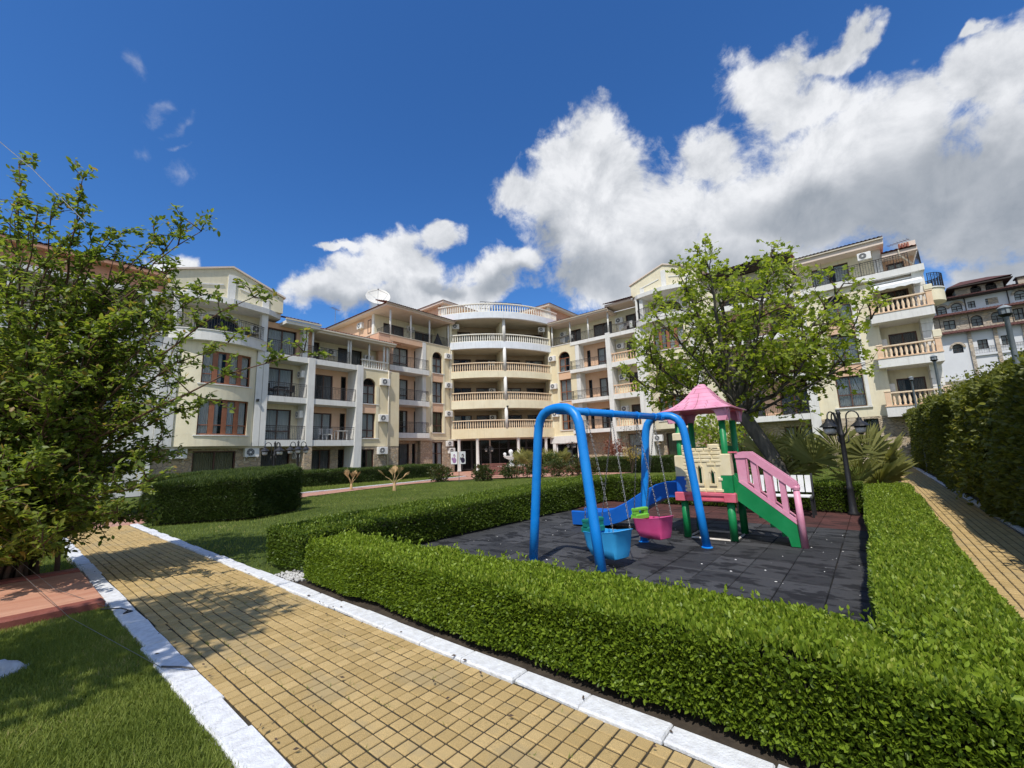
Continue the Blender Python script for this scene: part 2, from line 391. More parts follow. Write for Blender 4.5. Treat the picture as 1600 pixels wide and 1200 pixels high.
L_PRIVET = leafmat('privet_leaf', (0.085, 0.145, 0.014), (0.27, 0.37, 0.032), (0.38, 0.44, 0.07), 0.40)
L_PRIVETD = leafmat('privet_leaf_darker', (0.045, 0.085, 0.011), (0.16, 0.235, 0.024), (0.30, 0.37, 0.05), 0.34)  # darker privet greens for the left and back hedges
L_MAPLE = leafmat('maple_leaf', (0.20, 0.275, 0.030), (0.37, 0.45, 0.065), (0.43, 0.48, 0.11), 0.6)
L_SHRUB = leafmat('shrub_leaf', (0.105, 0.17, 0.032), (0.28, 0.35, 0.07), (0.38, 0.27, 0.09), 0.58)
L_TALL = leafmat('tall_hedge_leaf', (0.065, 0.080, 0.015), (0.21, 0.235, 0.036), (0.38, 0.36, 0.06), 0.4)
L_YEW = leafmat('conifer_spray', (0.026, 0.052, 0.011), (0.085, 0.13, 0.024), (0.18, 0.23, 0.045), 0.22)
L_PALM = leafmat('palm_frond', (0.20, 0.22, 0.06), (0.42, 0.42, 0.16), (0.5, 0.45, 0.2), 0.4)
L_ROSE = leafmat('rose_leaf', (0.035, 0.055, 0.014), (0.09, 0.11, 0.03), (0.26, 0.10, 0.07), 0.3)
L_RED = leafmat('red_maple_leaf', (0.17, 0.055, 0.040), (0.30, 0.12, 0.08), (0.40, 0.15, 0.10), 0.35)
L_GOLD = leafmat('golden_leaf', (0.28, 0.21, 0.05), (0.40, 0.30, 0.09), None, 0.35)
L_GRASS = leafmat('grass_blade', (0.13, 0.18, 0.028), (0.27, 0.32, 0.07), (0.42, 0.37, 0.16), 0.3, 0.6, 0.25)
# ------------------------------------------------------------------ object helpers
def link(o, parent=None):
    COL.objects.link(o)
    if parent is not None:
        o.parent = parent
    return o
def tag(o, label=None, cat=None, group=None, kind=None):
    for k, v in (('label', label), ('category', cat), ('group', group), ('kind', kind)):
        if v:
            o[k] = v
    return o
def thing(name, label, cat, loc=(0, 0, 0), rotz=0.0, group=None):
    o = bpy.data.objects.new(name, None)
    o.empty_display_size = 0.2
    o.location = loc
    o.rotation_euler = (0, 0, rotz)
    link(o)
    return tag(o, label, cat, group)
def copy_tree(o, parent=None):
    c = o.copy()
    link(c, parent)
    for ch in list(o.children):
        copy_tree(ch, c)
    return c
def structure(name, mb, mt, parent=None, **kw):
    o = mb.build(name, mt, parent, **kw)
    o['kind'] = 'structure'
    return o
IDENT = lambda u, d, z: (u, d, z)
class MB:
    """collects simple shapes and links them as one mesh object"""
    def __init__(self, fr=None):
        self.v, self.f, self.fr = [], [], fr or IDENT
    def add(self, vs, fs):
        n = len(self.v)
        fr = self.fr
        self.v += [fr(*p) for p in vs]
        self.f += [tuple(i + n for i in q) for q in fs]
        return self
    def box(self, x0, x1, y0, y1, z0, z1):
        x0, x1 = min(x0, x1), max(x0, x1)
        y0, y1 = min(y0, y1), max(y0, y1)
        return self.add([(x0, y0, z0), (x1, y0, z0), (x1, y1, z0), (x0, y1, z0), (x0, y0, z1), (x1, y0, z1), (x1, y1, z1), (x0, y1, z1)],
                        [(0, 3, 2, 1), (4, 5, 6, 7), (0, 1, 5, 4), (1, 2, 6, 5), (2, 3, 7, 6), (3, 0, 4, 7)])
    def bev(self, x0, x1, y0, y1, z0, z1, b=0.01):
        """box with a chamfered top edge"""
        x0, x1 = min(x0, x1), max(x0, x1)
        y0, y1 = min(y0, y1), max(y0, y1)
        vs = []
        for z, e in ((z0, 0), (z1 - b, 0), (z1, b)):
            vs += [(x0 + e, y0 + e, z), (x1 - e, y0 + e, z), (x1 - e, y1 - e, z), (x0 + e, y1 - e, z)]
        fs = [(0, 3, 2, 1), (8, 9, 10, 11)]
        for k in (0, 4):
            for i in range(4):
                j = (i + 1) % 4
                fs.append((k + i, k + j, k + 4 + j, k + 4 + i))
        return self.add(vs, fs)
    def quad(self, a, b, c, d):
        return self.add([a, b, c, d], [(0, 1, 2, 3)])
    def sheet(self, pts):
        return self.add(pts, [tuple(range(len(pts)))])
    def prism(self, pts, lo, hi, axis=1):
        """polygon given in the two other axes, pulled along an axis"""
        n = len(pts)
        def P(p, h):
            if axis == 0:
                return (h, p[0], p[1])
            if axis == 1:
                return (p[0], h, p[1])
            return (p[0], p[1], h)
        vs = [P(p, lo) for p in pts] + [P(p, hi) for p in pts]
        fs = [tuple(range(n)), tuple(range(2 * n - 1, n - 1, -1))]
        for i in range(n):
            j = (i + 1) % n
            fs.append((i, i + n, j + n, j))
        return self.add(vs, fs)
    def tube(self, pts, rad, n=8, closed=False, cap=True):
        pts = [Vector(p) for p in pts]
        rads = rad if isinstance(rad, (list, tuple)) else [rad] * len(pts)
        vs, fs = [], []
        up = None
        for i, p in enumerate(pts):
            a = pts[i - 1] if i else (pts[-1] if closed else p)
            b = pts[(i + 1) % len(pts)] if (i < len(pts) - 1 or closed) else p
            t = (b - a)
            t = t.normalized() if t.length > 1e-9 else Vector((0, 0, 1))
            if up is None:
                up = Vector((0, 0, 1)) if abs(t.z) < 0.9 else Vector((1, 0, 0))
            x = t.cross(up)
            x = x.normalized() if x.length > 1e-6 else t.orthogonal().normalized()
            y = x.cross(t).normalized()
            up = y
            for k in range(n):
                c, s = math.cos(2 * PI * k / n), math.sin(2 * PI * k / n)
                vs.append(tuple(p + (x * c + y * s) * rads[i]))
        L = len(pts)
        for i in range(L if closed else L - 1):
            for k in range(n):
                a, b = i * n + k, i * n + (k + 1) % n
                c, d = ((i + 1) % L) * n + (k + 1) % n, ((i + 1) % L) * n + k
                fs.append((a, b, c, d))
        if cap and not closed:
            fs.append(tuple(range(n - 1, -1, -1)))
            fs.append(tuple(range((L - 1) * n, L * n)))
        return self.add(vs, fs)
    def lathe(self, prof, c=(0, 0, 0), n=12, square=False):
        vs, fs = [], []
        off = PI / 4 if square else 0
        k2 = math.sqrt(2) if square else 1
        for r, z in prof:
            for k in range(n):
                a = 2 * PI * k / n + off
                vs.append((c[0] + r * k2 * math.cos(a), c[1] + r * k2 * math.sin(a), c[2] + z))
        for i in range(len(prof) - 1):
            for k in range(n):
                fs.append((i * n + k, i * n + (k + 1) % n, (i + 1) * n + (k + 1) % n, (i + 1) * n + k))
        fs.append(tuple(range(n - 1, -1, -1)))
        fs.append(tuple(range((len(prof) - 1) * n, len(prof) * n)))
        return self.add(vs, fs)
    def build(self, name, mt, parent=None, smooth=False, kind=None, label=None, local=False):
        me = bpy.data.meshes.new(name)
        v = self.v
        if parent is not None and not local:
            inv = world_of(parent).inverted()
            v = [tuple(inv @ Vector(p)) for p in v]
        me.from_pydata(v, [], self.f)
        me.materials.append(mt)
        if smooth:
            me.polygons.foreach_set('use_smooth', [True] * len(me.polygons))
        o = bpy.data.objects.new(name, me)
        link(o, parent)
        if kind:
            o['kind'] = kind
        if label:
            o['label'] = label
        return o
def world_of(o):
    mtx = Matrix.Translation(o.location) @ o.rotation_euler.to_matrix().to_4x4()
    return world_of(o.parent) @ mtx if o.parent else mtx
def smooth_angle(o, deg=40):
    o.data.polygons.foreach_set('use_smooth', [True] * len(o.data.polygons))
    bm = o.data
    bm.set_sharp_from_angle(angle=R(deg))
    return o

def bezier(p0, p1, p2, n=8):
    p0, p1, p2 = Vector(p0), Vector(p1), Vector(p2)
    return [p0 * (1 - t) ** 2 + p1 * 2 * t * (1 - t) + p2 * t * t for t in [i / n for i in range(n + 1)]]

# ------------------------------------------------------------------ leaves: thousands of small folded faces in one mesh
KITE = (np.array([(0, 0, 0), (-0.27, 0.42, 0.07), (0, 1, 0), (0.27, 0.42, 0.07)], float), [(0, 3, 2), (0, 2, 1)])
OVAL = (np.array([(0, 0, 0), (-0.24, 0.30, 0.06), (-0.21, 0.68, 0.06), (0, 1, -0.03), (0.21, 0.68, 0.06), (0.24, 0.30, 0.06)], float),
        [(0, 5, 4), (0, 4, 3), (0, 3, 2), (0, 2, 1)])
LOBED = (np.array([(0, 0, 0), (-0.50, 0.22, 0.05), (-0.16, 0.42, 0.03), (-0.46, 0.78, 0.04), (0, 1.0, -0.06), (0.46, 0.78, 0.04), (0.16, 0.42, 0.03), (0.50, 0.22, 0.05)], float),
         [(0, 2, 1), (0, 4, 3, 2), (0, 6, 5, 4), (0, 7, 6)])
NEEDLE = (np.array([(-0.09, 0, 0), (0.09, 0, 0), (0, 1, 0.05)], float), [(0, 1, 2)])
def unit(a):
    return a / np.maximum(np.linalg.norm(a, axis=1, keepdims=True), 1e-9)
def leaves(name, pos, direc, size, mt, parent=None, shape=KITE, tint=None, kind='stuff', face=None):
    pos = np.asarray(pos, float)
    N = len(pos)
    y = unit(np.asarray(direc, float))
    ref = face if face is not None else RNG.normal(size=(N, 3))
    x = unit(np.cross(y, ref))
    z = np.cross(x, y)
    tv, tf = shape
    k = len(tv)
    sz = np.broadcast_to(np.asarray(size, float), (N,))[:, None, None]
    V = pos[:, None, :] + sz * (tv[None, :, 0:1] * x[:, None, :] + tv[None, :, 1:2] * y[:, None, :] + tv[None, :, 2:3] * z[:, None, :])
    if parent is not None:
        inv = np.array(world_of(parent).inverted())
        V = V @ inv[:3, :3].T + inv[:3, 3]
    V = V.reshape(-1, 3).astype(np.float32)
    lens = np.array([len(q) for q in tf])
    flat = np.concatenate([np.array(q) for q in tf])
    loops = (np.arange(N)[:, None] * k + flat[None, :]).ravel().astype(np.int32)
    starts1 = np.concatenate([[0], np.cumsum(lens)[:-1]])
    starts = (np.arange(N)[:, None] * len(flat) + starts1[None, :]).ravel().astype(np.int32)
    me = bpy.data.meshes.new(name)
    me.vertices.add(len(V))
    me.vertices.foreach_set('co', V.ravel())
    me.loops.add(len(loops))
    me.loops.foreach_set('vertex_index', loops)
    me.polygons.add(len(starts))
    me.polygons.foreach_set('loop_start', starts)
    me.update(calc_edges=True)
    t = RNG.random(N) if tint is None else np.asarray(tint, float)
    a = me.attributes.new('tint', 'FLOAT', 'POINT')
    a.data.foreach_set('value', np.repeat(t, k).astype(np.float32))
    me.materials.append(mt)
    o = bpy.data.objects.new(name, me)
    link(o, parent)
    if kind:
        o['kind'] = kind
    return o
def lumps(p, scale, seed=0):
    """cheap smooth 3-D noise in -1..1 for numpy points"""
    r = np.random.default_rng(seed)
    s = np.zeros(len(p))
    for k in range(6):
        d = r.normal(size=3)
        d /= np.linalg.norm(d)
        s += np.sin(p @ d * scale * (0.7 + 0.25 * k) + r.random() * 6.28)
    return s / 3.0

def hedge(name, label, quad, heights, leafm, size, density, group=None, shape=KITE, wob=0.03, upright=0.8, core_mat=None, sprigs=0, thick=0.07, cat='hedge', sides=(0, 1, 2, 3), tmul=1.0, wscale=5.0):
    """clipped hedge on a four-cornered footprint: a dark twiggy core and a coat of leaves"""
    q = [np.array(p, float) for p in quad]
    c = sum(q) / 4
    t = thing(name, label, cat, (c[0], c[1], 0), 0, group)
    ins = 0.135 if max(heights) < 2 else 0.42
    def inward(a, b):
        e = (b - a) / np.linalg.norm(b - a)
        n_ = np.array([-e[1], e[0]])
        return n_ if np.dot(n_, c - a) > 0 else -n_
    cq = [q[i] + (inward(q[i - 1], q[i]) + inward(q[i], q[(i + 1) % 4])) * ins for i in range(4)]
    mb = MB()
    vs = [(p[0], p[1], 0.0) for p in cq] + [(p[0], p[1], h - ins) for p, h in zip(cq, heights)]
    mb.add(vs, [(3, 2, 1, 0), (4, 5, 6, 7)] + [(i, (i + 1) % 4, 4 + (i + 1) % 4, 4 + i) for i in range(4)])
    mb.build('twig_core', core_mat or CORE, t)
    P, Dv, Tn = [], [], []
    def patch(A, B, C, Dd, n, nrm, up):
        u, v = RNG.random(n), RNG.random(n)
        p = (A * ((1 - u) * (1 - v))[:, None] + B * (u * (1 - v))[:, None] + C * (u * v)[:, None] + Dd * ((1 - u) * v)[:, None])
        p = p + nrm * (lumps(p, wscale, 3) * wob - RNG.random(n) ** 1.5 * thick)[:, None]
        d = nrm[None, :] * 0.9 + RNG.normal(size=(n, 3)) * 0.55 + np.array([0, 0, up])
        P.append(p)
        Dv.append(d)
        Tn.append(np.clip(RNG.random(n) * (0.75 if nrm[2] < 0.5 else 1.0) + (0.08 if nrm[2] > 0.5 else 0.0), 0, 1) * tmul)  # top leaves tinted lighter: young growth, and partly light painted onto the top
    H = [np.array([p[0], p[1], h]) for p, h in zip(q, heights)]
    B0 = [np.array([p[0], p[1], 0.05]) for p in q]
    area = 0.5 * abs(np.dot(q[0], [q[1][1], -q[1][0]]) + np.dot(q[1], [q[2][1], -q[2][0]]) + np.dot(q[2], [q[3][1], -q[3][0]]) + np.dot(q[3], [q[0][1], -q[0][0]]))
    patch(H[0], H[1], H[2], H[3], int(area * density), np.array([0, 0, 1.0]), upright)
    for i in sides:
        j = (i + 1) % 4
        e = q[j] - q[i]
        L = np.linalg.norm(e)
        nrm = np.array([e[1], -e[0], 0]) / L
        if np.dot(nrm[:2], (q[i] + q[j]) / 2 - c) < 0:
            nrm = -nrm
        patch(B0[i], B0[j], H[j], H[i], int(L * (heights[i] + heights[j]) / 2 * density), nrm, upright * 0.45)
    if sprigs:
        u, v = RNG.random(sprigs), RNG.random(sprigs)
        p = (H[0] * ((1 - u) * (1 - v))[:, None] + H[1] * (u * (1 - v))[:, None] + H[2] * (u * v)[:, None] + H[3] * ((1 - u) * v)[:, None])
        for k in range(7):
            P.append(p + np.array([0, 0, 0.012 * k]) + RNG.normal(size=(sprigs, 3)) * 0.006)
            Dv.append(RNG.normal(size=(sprigs, 3)) * 0.6 + np.array([0, 0, 1.0]))
            Tn.append(np.full(sprigs, 0.85) * tmul)
    P, Dv, Tn = np.concatenate(P), np.concatenate(Dv), np.concatenate(Tn)
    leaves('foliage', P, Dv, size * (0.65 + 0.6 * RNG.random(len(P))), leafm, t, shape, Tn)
    return t

# ------------------------------------------------------------------ frames: building facades
def frame_left(T):
    return lambda u, d, z: (u, T + d, z)
def frame_right(S):
    return lambda u, d, z: (S + d, -u, z)
def facade(mb, u0, u1, z0, z1, d0, d1, holes):
    """a wall panel with rectangular openings (u0, u1, z0, z1)"""
    us = sorted({u0, u1, *[h[k] for h in holes for k in (0, 1) if u0 < h[k] < u1]})
    for a, b in zip(us[:-1], us[1:]):
        mid = (a + b) / 2
        cuts = sorted([(max(h[2], z0), min(h[3], z1)) for h in holes if h[0] <= mid <= h[1]])
        z = z0
        for lo, hi in cuts:
            if lo > z + 1e-4:
                mb.box(a, b, d0, d1, z, lo)
            z = max(z, hi)
        if z < z1 - 1e-4:
            mb.box(a, b, d0, d1, z, z1)
def arch_fill(mb, u0, u1, zs, zt, d0, d1, n=10):
    """fills the corners above a round arch springing at zs inside the box u0..u1, zs..zt"""
    c, r = (u0 + u1) / 2, (u1 - u0) / 2
    h = zt - zs
    for s in (-1, 1):
        pts = [(c + s * r, zs)]
        arc = [(c + s * r * math.cos(PI / 2 * i / n), zs + h * math.sin(PI / 2 * i / n)) for i in range(n + 1)]
        for a, b in zip(arc[:-1], arc[1:]):
            mb.prism([a, b, (b[0], zt), (a[0], zt)], d0, d1, 1)
def window(parent, fr, u0, u1, z0, z1, d, mt, panes=2, transom=None, curtain=None, arch=False, fw=0.07, depth=0.5, room=True, name='window', label=None):
    """joinery, panes, a curtain and a dark room behind; d is the outer face of the frame"""
    mb = MB(fr)
    zs = z1 - (u1 - u0) / 2 * 0.98 if arch else z1
    mb.box(u0, u1, d, d + 0.06, z0, z0 + fw)
    mb.box(u0, u0 + fw, d, d + 0.06, z0 + fw, zs)
    mb.box(u1 - fw, u1, d, d + 0.06, z0 + fw, zs)
    if arch:
        c, r = (u0 + u1) / 2, (u1 - u0) / 2
        k = 12
        for i in range(k):
            a, b = PI * i / k, PI * (i + 1) / k
            h = z1 - zs
            o1, o2 = (c - r * math.cos(a), zs + h * math.sin(a)), (c - r * math.cos(b), zs + h * math.sin(b))
            q = (r - fw) / r
            i1, i2 = (c - r * q * math.cos(a), zs + h * q * math.sin(a)), (c - r * q * math.cos(b), zs + h * q * math.sin(b))
            mb.prism([o1, o2, i2, i1], d, d + 0.06, 1)
        mb.box(u0 + fw, u1 - fw, d + 0.003, d + 0.057, zs - fw / 2, zs + fw / 2)
    else:
        mb.box(u0 + fw, u1 - fw, d, d + 0.06, z1 - fw, z1)
    iu0, iu1 = u0 + fw, u1 - fw
    zt = zs - fw / 2 if arch else z1 - fw
    zc = None
    if transom:
        zc = z0 + transom * (zs - z0)
        mb.box(iu0, iu1, d + 0.002, d + 0.058, zc - fw / 2, zc + fw / 2)
    wd = (iu1 - iu0) / panes
    for k in range(1, panes):
        x = iu0 + wd * k
        mb.box(x - fw / 2, x + fw / 2, d - 0.004, d + 0.062, z0 + fw, zt)
    w_ = mb.build(name, mt, parent)
    if label:
        w_['label'] = label
    for k in range(panes):
        a, b = iu0 + wd * k + (fw / 2 if k else 0), iu0 + wd * (k + 1) - (fw / 2 if k < panes - 1 else 0)
        for lo, hi in (((z0 + fw, zc - fw / 2), (zc + fw / 2, zt)) if zc else ((z0 + fw, zt),)):
            tl = random.uniform(-0.004, 0.004)
            MB(fr).box(a, b, d + 0.028 + tl, d + 0.034 + tl, lo, hi).build('pane', GLASS, w_)
    if arch:
        c, r = (u0 + u1) / 2, (u1 - u0) / 2 - fw
        h = (z1 - zs) * r / (r + fw)
        pts = [(c - r * math.cos(PI * i / 12), zs + fw / 2 + (h - fw / 2) * math.sin(PI * i / 12)) for i in range(13)]
        MB(fr).prism(pts, d + 0.028, d + 0.034, 1).build('fanlight', GLASS, w_)
    if curtain:
        cm = MB(fr)
        n = max(6, int((iu1 - iu0) / 0.055))
        gap = random.choice((0.0, 0.0, 0.18, 0.3))
        vs = []
        top = zt
        for i in range(n + 1):
            u = iu0 + (iu1 - iu0) * i / n
            dd = d + 0.16 + (0.022 if i % 2 else -0.022) + random.uniform(-0.008, 0.008)
            vs += [(u, dd, z0 + 0.02), (u, dd, top)]
        fs = []
        mid = random.uniform(0.3, 0.7)
        for i in range(n):
            if abs((i + 0.5) / n - mid) < gap / 2:
                continue
            fs.append((2 * i, 2 * i + 2, 2 * i + 3, 2 * i + 1))
        cm.add(vs, fs).build('curtain', curtain, w_)
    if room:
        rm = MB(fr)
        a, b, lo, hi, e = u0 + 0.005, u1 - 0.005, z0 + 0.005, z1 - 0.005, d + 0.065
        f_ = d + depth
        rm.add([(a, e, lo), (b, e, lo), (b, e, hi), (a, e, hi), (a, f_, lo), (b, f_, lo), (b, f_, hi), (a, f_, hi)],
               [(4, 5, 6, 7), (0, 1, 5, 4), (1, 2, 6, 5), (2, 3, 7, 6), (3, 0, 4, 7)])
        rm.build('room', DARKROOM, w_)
    return w_
def railing(parent, fr, pts, z0, z1, label=None, step=0.115, scroll=True):
    """wrought-iron balcony railing along a polyline of (u, d)"""
    mb = MB(fr)
    for (a, b) in zip(pts[:-1], pts[1:]):
        L = math.hypot(b[0] - a[0], b[1] - a[1])
        n = max(2, int(round(L / step)))
        for z, h in ((z1 - 0.02, 0.022), (z0 + 0.06, 0.016), (z1 - 0.14, 0.012)):
            mb.tube([(a[0], a[1], z), (b[0], b[1], z)], h, 4)
        for i in range(n + 1):
            t = i / n
            u, d = a[0] + (b[0] - a[0]) * t, a[1] + (b[1] - a[1]) * t
            post = i % 6 == 0 or i == n
            mb.tube([(u, d, z0), (u, d, z1)], 0.02 if post else 0.009, 4, cap=False)
            if scroll and i < n and i % 3 == 1:
                ex, ey = (b[0] - a[0]) / L, (b[1] - a[1]) / L
                zc = (z0 + z1) / 2
                for s in (-1, 1):
                    ring = [(u + ex * (0.055 * math.cos(k) + 0.055 * s), d + ey * (0.055 * math.cos(k) + 0.055 * s), zc + s * 0.14 + 0.10 * math.sin(k)) for k in [2 * PI * q / 7 for q in range(7)]]
                    mb.tube(ring, 0.007, 3, closed=True)
    return mb.build('railing', IRON, parent, kind='stuff', label=label)
BAL_PROF = [(0.055, 0.0), (0.055, 0.06), (0.035, 0.09), (0.068, 0.24), (0.05, 0.38), (0.03, 0.50), (0.045, 0.55), (0.045, 0.60)]
def balustrade(parent, fr, pts, z0, z1, mt, step=0.24, n=6, rail=0.09, radius=1.0):
    """cast balusters between a base rail and a handrail; returns the parts"""
    h = z1 - z0 - 2 * rail
    mb = MB(fr)
    rails = MB(fr)
    low = MB(fr)
    for a, b in zip(pts[:-1], pts[1:]):
        L = math.hypot(b[0] - a[0], b[1] - a[1])
        ex, ey = (b[0] - a[0]) / L, (b[1] - a[1]) / L
        nx, ny = -ey * 0.09, ex * 0.09
        for lo, hi, k in ((z0, z0 + rail * 0.7, 1.0), (z1 - rail, z1, 1.15)):
            q = [(a[0] + nx * k, a[1] + ny * k), (b[0] + nx * k, b[1] + ny * k), (b[0] - nx * k, b[1] - ny * k), (a[0] - nx * k, a[1] - ny * k)]
            (low if k == 1.0 else rails).prism(q, lo, hi, 2)
        m_ = max(1, int(round(L / step)))
        for i in range(m_):
            t = (i + 0.5) / m_
            mb.lathe([(r * radius, z0 + rail * 0.7 + z / 0.60 * (h + rail * 0.3)) for r, z in BAL_PROF], (a[0] + (b[0] - a[0]) * t, a[1] + (b[1] - a[1]) * t, 0), n)
    rails.build('handrail', mt, parent)
    low.build('base_rail', mt, parent)
    mb.build('baluster_row', mt, parent, smooth=True, kind='stuff')
def slope_roof(name, parent, fr, u0, u1, d0, z0, d1, z1, mt, pitch=0.22, du=0.0):
    """barrel-tiled roof plane from the eave (d0, z0) up to the ridge (d1, z1)"""
    mb = MB(fr)
    n = max(2, int((u1 - u0) / pitch))
    k = 4
    L = math.hypot(d1 - d0, z1 - z0)
    rows = max(2, int(L / 0.38))
    vs, fs = [], []
    nu = n * k + 1
    for r in range(rows):
        for e in (0, 1):
            t = (r + e) / rows
            for i in range(nu):
                a = i / k * 2 * PI
                lift = 0.045 * (0.5 + 0.5 * math.cos(a)) + (0.03 if e == 0 else 0.0)
                s = u0 + (u1 - u0) * i / (nu - 1)
                vs.append((s + du * t, d0 + (d1 - d0) * t, z0 + (z1 - z0) * t + lift))
    for r in range(rows):
        for i in range(nu - 1):
            a = (2 * r) * nu + i
            b = (2 * r + 1) * nu + i
            fs.append((a, a + 1, b + 1, b))
        if r < rows - 1:
            for i in range(nu - 1):
                a = (2 * r + 1) * nu + i
                b = (2 * r + 2) * nu + i
                fs.append((a, a + 1, b + 1, b))
    mb.add(vs, fs)
    # underside and eave
    mb.add([(u0, d0, z0 - 0.02), (u1, d0, z0 - 0.02), (u1 + du, d1, z1 - 0.02), (u0 + du, d1, z1 - 0.02)], [(3, 2, 1, 0)])
    return mb.build(name, mt, parent)
# ------------------------------------------------------------------ ground, lawns, paths
structure('ground', MB().sheet([(-250, -250, -0.08), (300, -250, -0.08), (300, 300, -0.08), (-250, 300, -0.08)]), GROUND)
structure('lawn', MB().sheet([(2.62, 6.0, -0.02), (2.62, 17.0, -0.02), (9.4, 19.4, -0.02), (17.0, 21.0, -0.02), (20, 20.0, -0.02), (22, 17.0, -0.02), (36, 14, -0.02), (36, -0.6, -0.02), (12.9, -0.6, -0.02), (12.9, 6.0, -0.02)]), LAWN)
structure('lawn', MB().sheet([(-9, -1, -0.02), (0.95, -1, -0.02), (0.95, 15.6, -0.02), (-9, 15.6, -0.02)]), LAWN)
structure('lawn', MB().sheet([(-6, 21.0, -0.025), (9.6, 21.5, -0.025), (17, 22.4, -0.025), (23, 23.4, -0.025), (23, 29.5, -0.025), (-6, 29.5, -0.025)]), LAWN)
structure('soil_strip', MB().sheet([(2.60, -1.0, -0.012), (3.0, -1.0, -0.012), (3.0, 6.6, -0.012), (2.60, 6.6, -0.012)]), SOIL)
structure('soil_strip', MB().sheet([(2.62, -1.0, -0.014), (36.5, -1.0, -0.014), (36.5, 0.3, -0.014), (2.62, 0.3, -0.014)]), SOIL)
structure('soil_bed', MB().sheet([(2, -4.5, -0.015), (40, -4.5, -0.015), (40, -1.66, -0.015), (2, -1.66, -0.015)]), SOIL)

def sheet_strip(name, A, B, z, mt):
    mb = MB()
    for i in range(len(A) - 1):
        mb.quad((*A[i], z), (*A[i + 1], z), (*B[i + 1], z), (*B[i], z))
    return structure(name, mb, mt)
near = [(-8, 15.6), (2.6, 15.6), (5.5, 17.7), (8.92, 19.3), (12.5, 20.5), (15.87, 21.2), (18.2, 21.0), (20.3, 20.4), (23, 18.0)]
far = [(-8, 18.2), (2.6, 18.3), (6.0, 20.0), (9.87, 21.4), (13.5, 22.0), (17.04, 22.4), (20.0, 22.9), (23, 23.6), (24, 27)]
sheet_strip('red_brick_path', near, far, -0.012, REDBRICK)
structure('brick_plaza', MB().sheet([(22.8, 14.5, -0.016), (30, 12.5, -0.016), (36.6, 18.6, -0.016), (36.6, 31.2, -0.016), (23.5, 31.2, -0.016)]), REDBRICK)
def kerb_line(pts, w_, h, step, name='kerb'):
    """a kerb of separate whitewashed stones along a polyline"""
    k = bpy.data.objects.new(name, None)
    link(k)
    k.location = (pts[0][0], pts[0][1], 0)
    k['kind'] = 'structure'
    for a, b in zip(pts[:-1], pts[1:]):
        L = math.hypot(b[0] - a[0], b[1] - a[1])
        ex, ey = (b[0] - a[0]) / L, (b[1] - a[1]) / L
        s = 0.0
        while s < L - 0.05:
            e = min(L, s + step * random.uniform(0.93, 1.07))
            j = random.uniform(-0.008, 0.008)
            wv = [w_ / 2 + random.uniform(-0.012, 0.012) for _ in range(4)]
            zt = h + random.uniform(-0.006, 0.006)
            g = 0.004
            q = [(s + g, -wv[0]), (e - g, -wv[1]), (e - g, wv[2]), (s + g, wv[3])]
            mb = MB()
            lo = [(a[0] + ex * u - ey * (v + j), a[1] + ey * u + ex * (v + j), -0.07) for u, v in q]
            c = (s + e) / 2
            hi = [(x, y, zt - 0.012) for x, y, _ in lo]
            top = [(a[0] + ex * (c + (u - c) * 0.975) - ey * (v * 0.9 + j), a[1] + ey * (c + (u - c) * 0.975) + ex * (v * 0.9 + j), zt) for u, v in q]
            mb.add(lo + hi + top, [(8, 9, 10, 11)] + [(i, (i + 1) % 4, 4 + (i + 1) % 4, 4 + i) for i in range(4)] + [(4 + i, 4 + (i + 1) % 4, 8 + (i + 1) % 4, 8 + i) for i in range(4)])
            mb.build('kerb_stone', KERBW, k)
            s = e
    return k
kerb_line([(1.055, -0.5), (1.055, 5.4), (1.075, 9.0), (1.10, 13.0), (1.12, 15.6)], 0.175, 0.012, 0.52)
kerb_line([(2.515, -0.5), (2.515, 6.0), (2.54, 15.5)], 0.165, 0.020, 0.52)
kerb_line([(36.0, -1.72), (8.0, -1.74), (2.7, -1.74)], 0.13, 0.03, 0.8)
kerb_line([(6.0, 20.06), (9.87, 21.46), (13.5, 22.06), (17.04, 22.46), (20.0, 22.96), (22.5, 23.5)], 0.14, 0.035, 0.9)

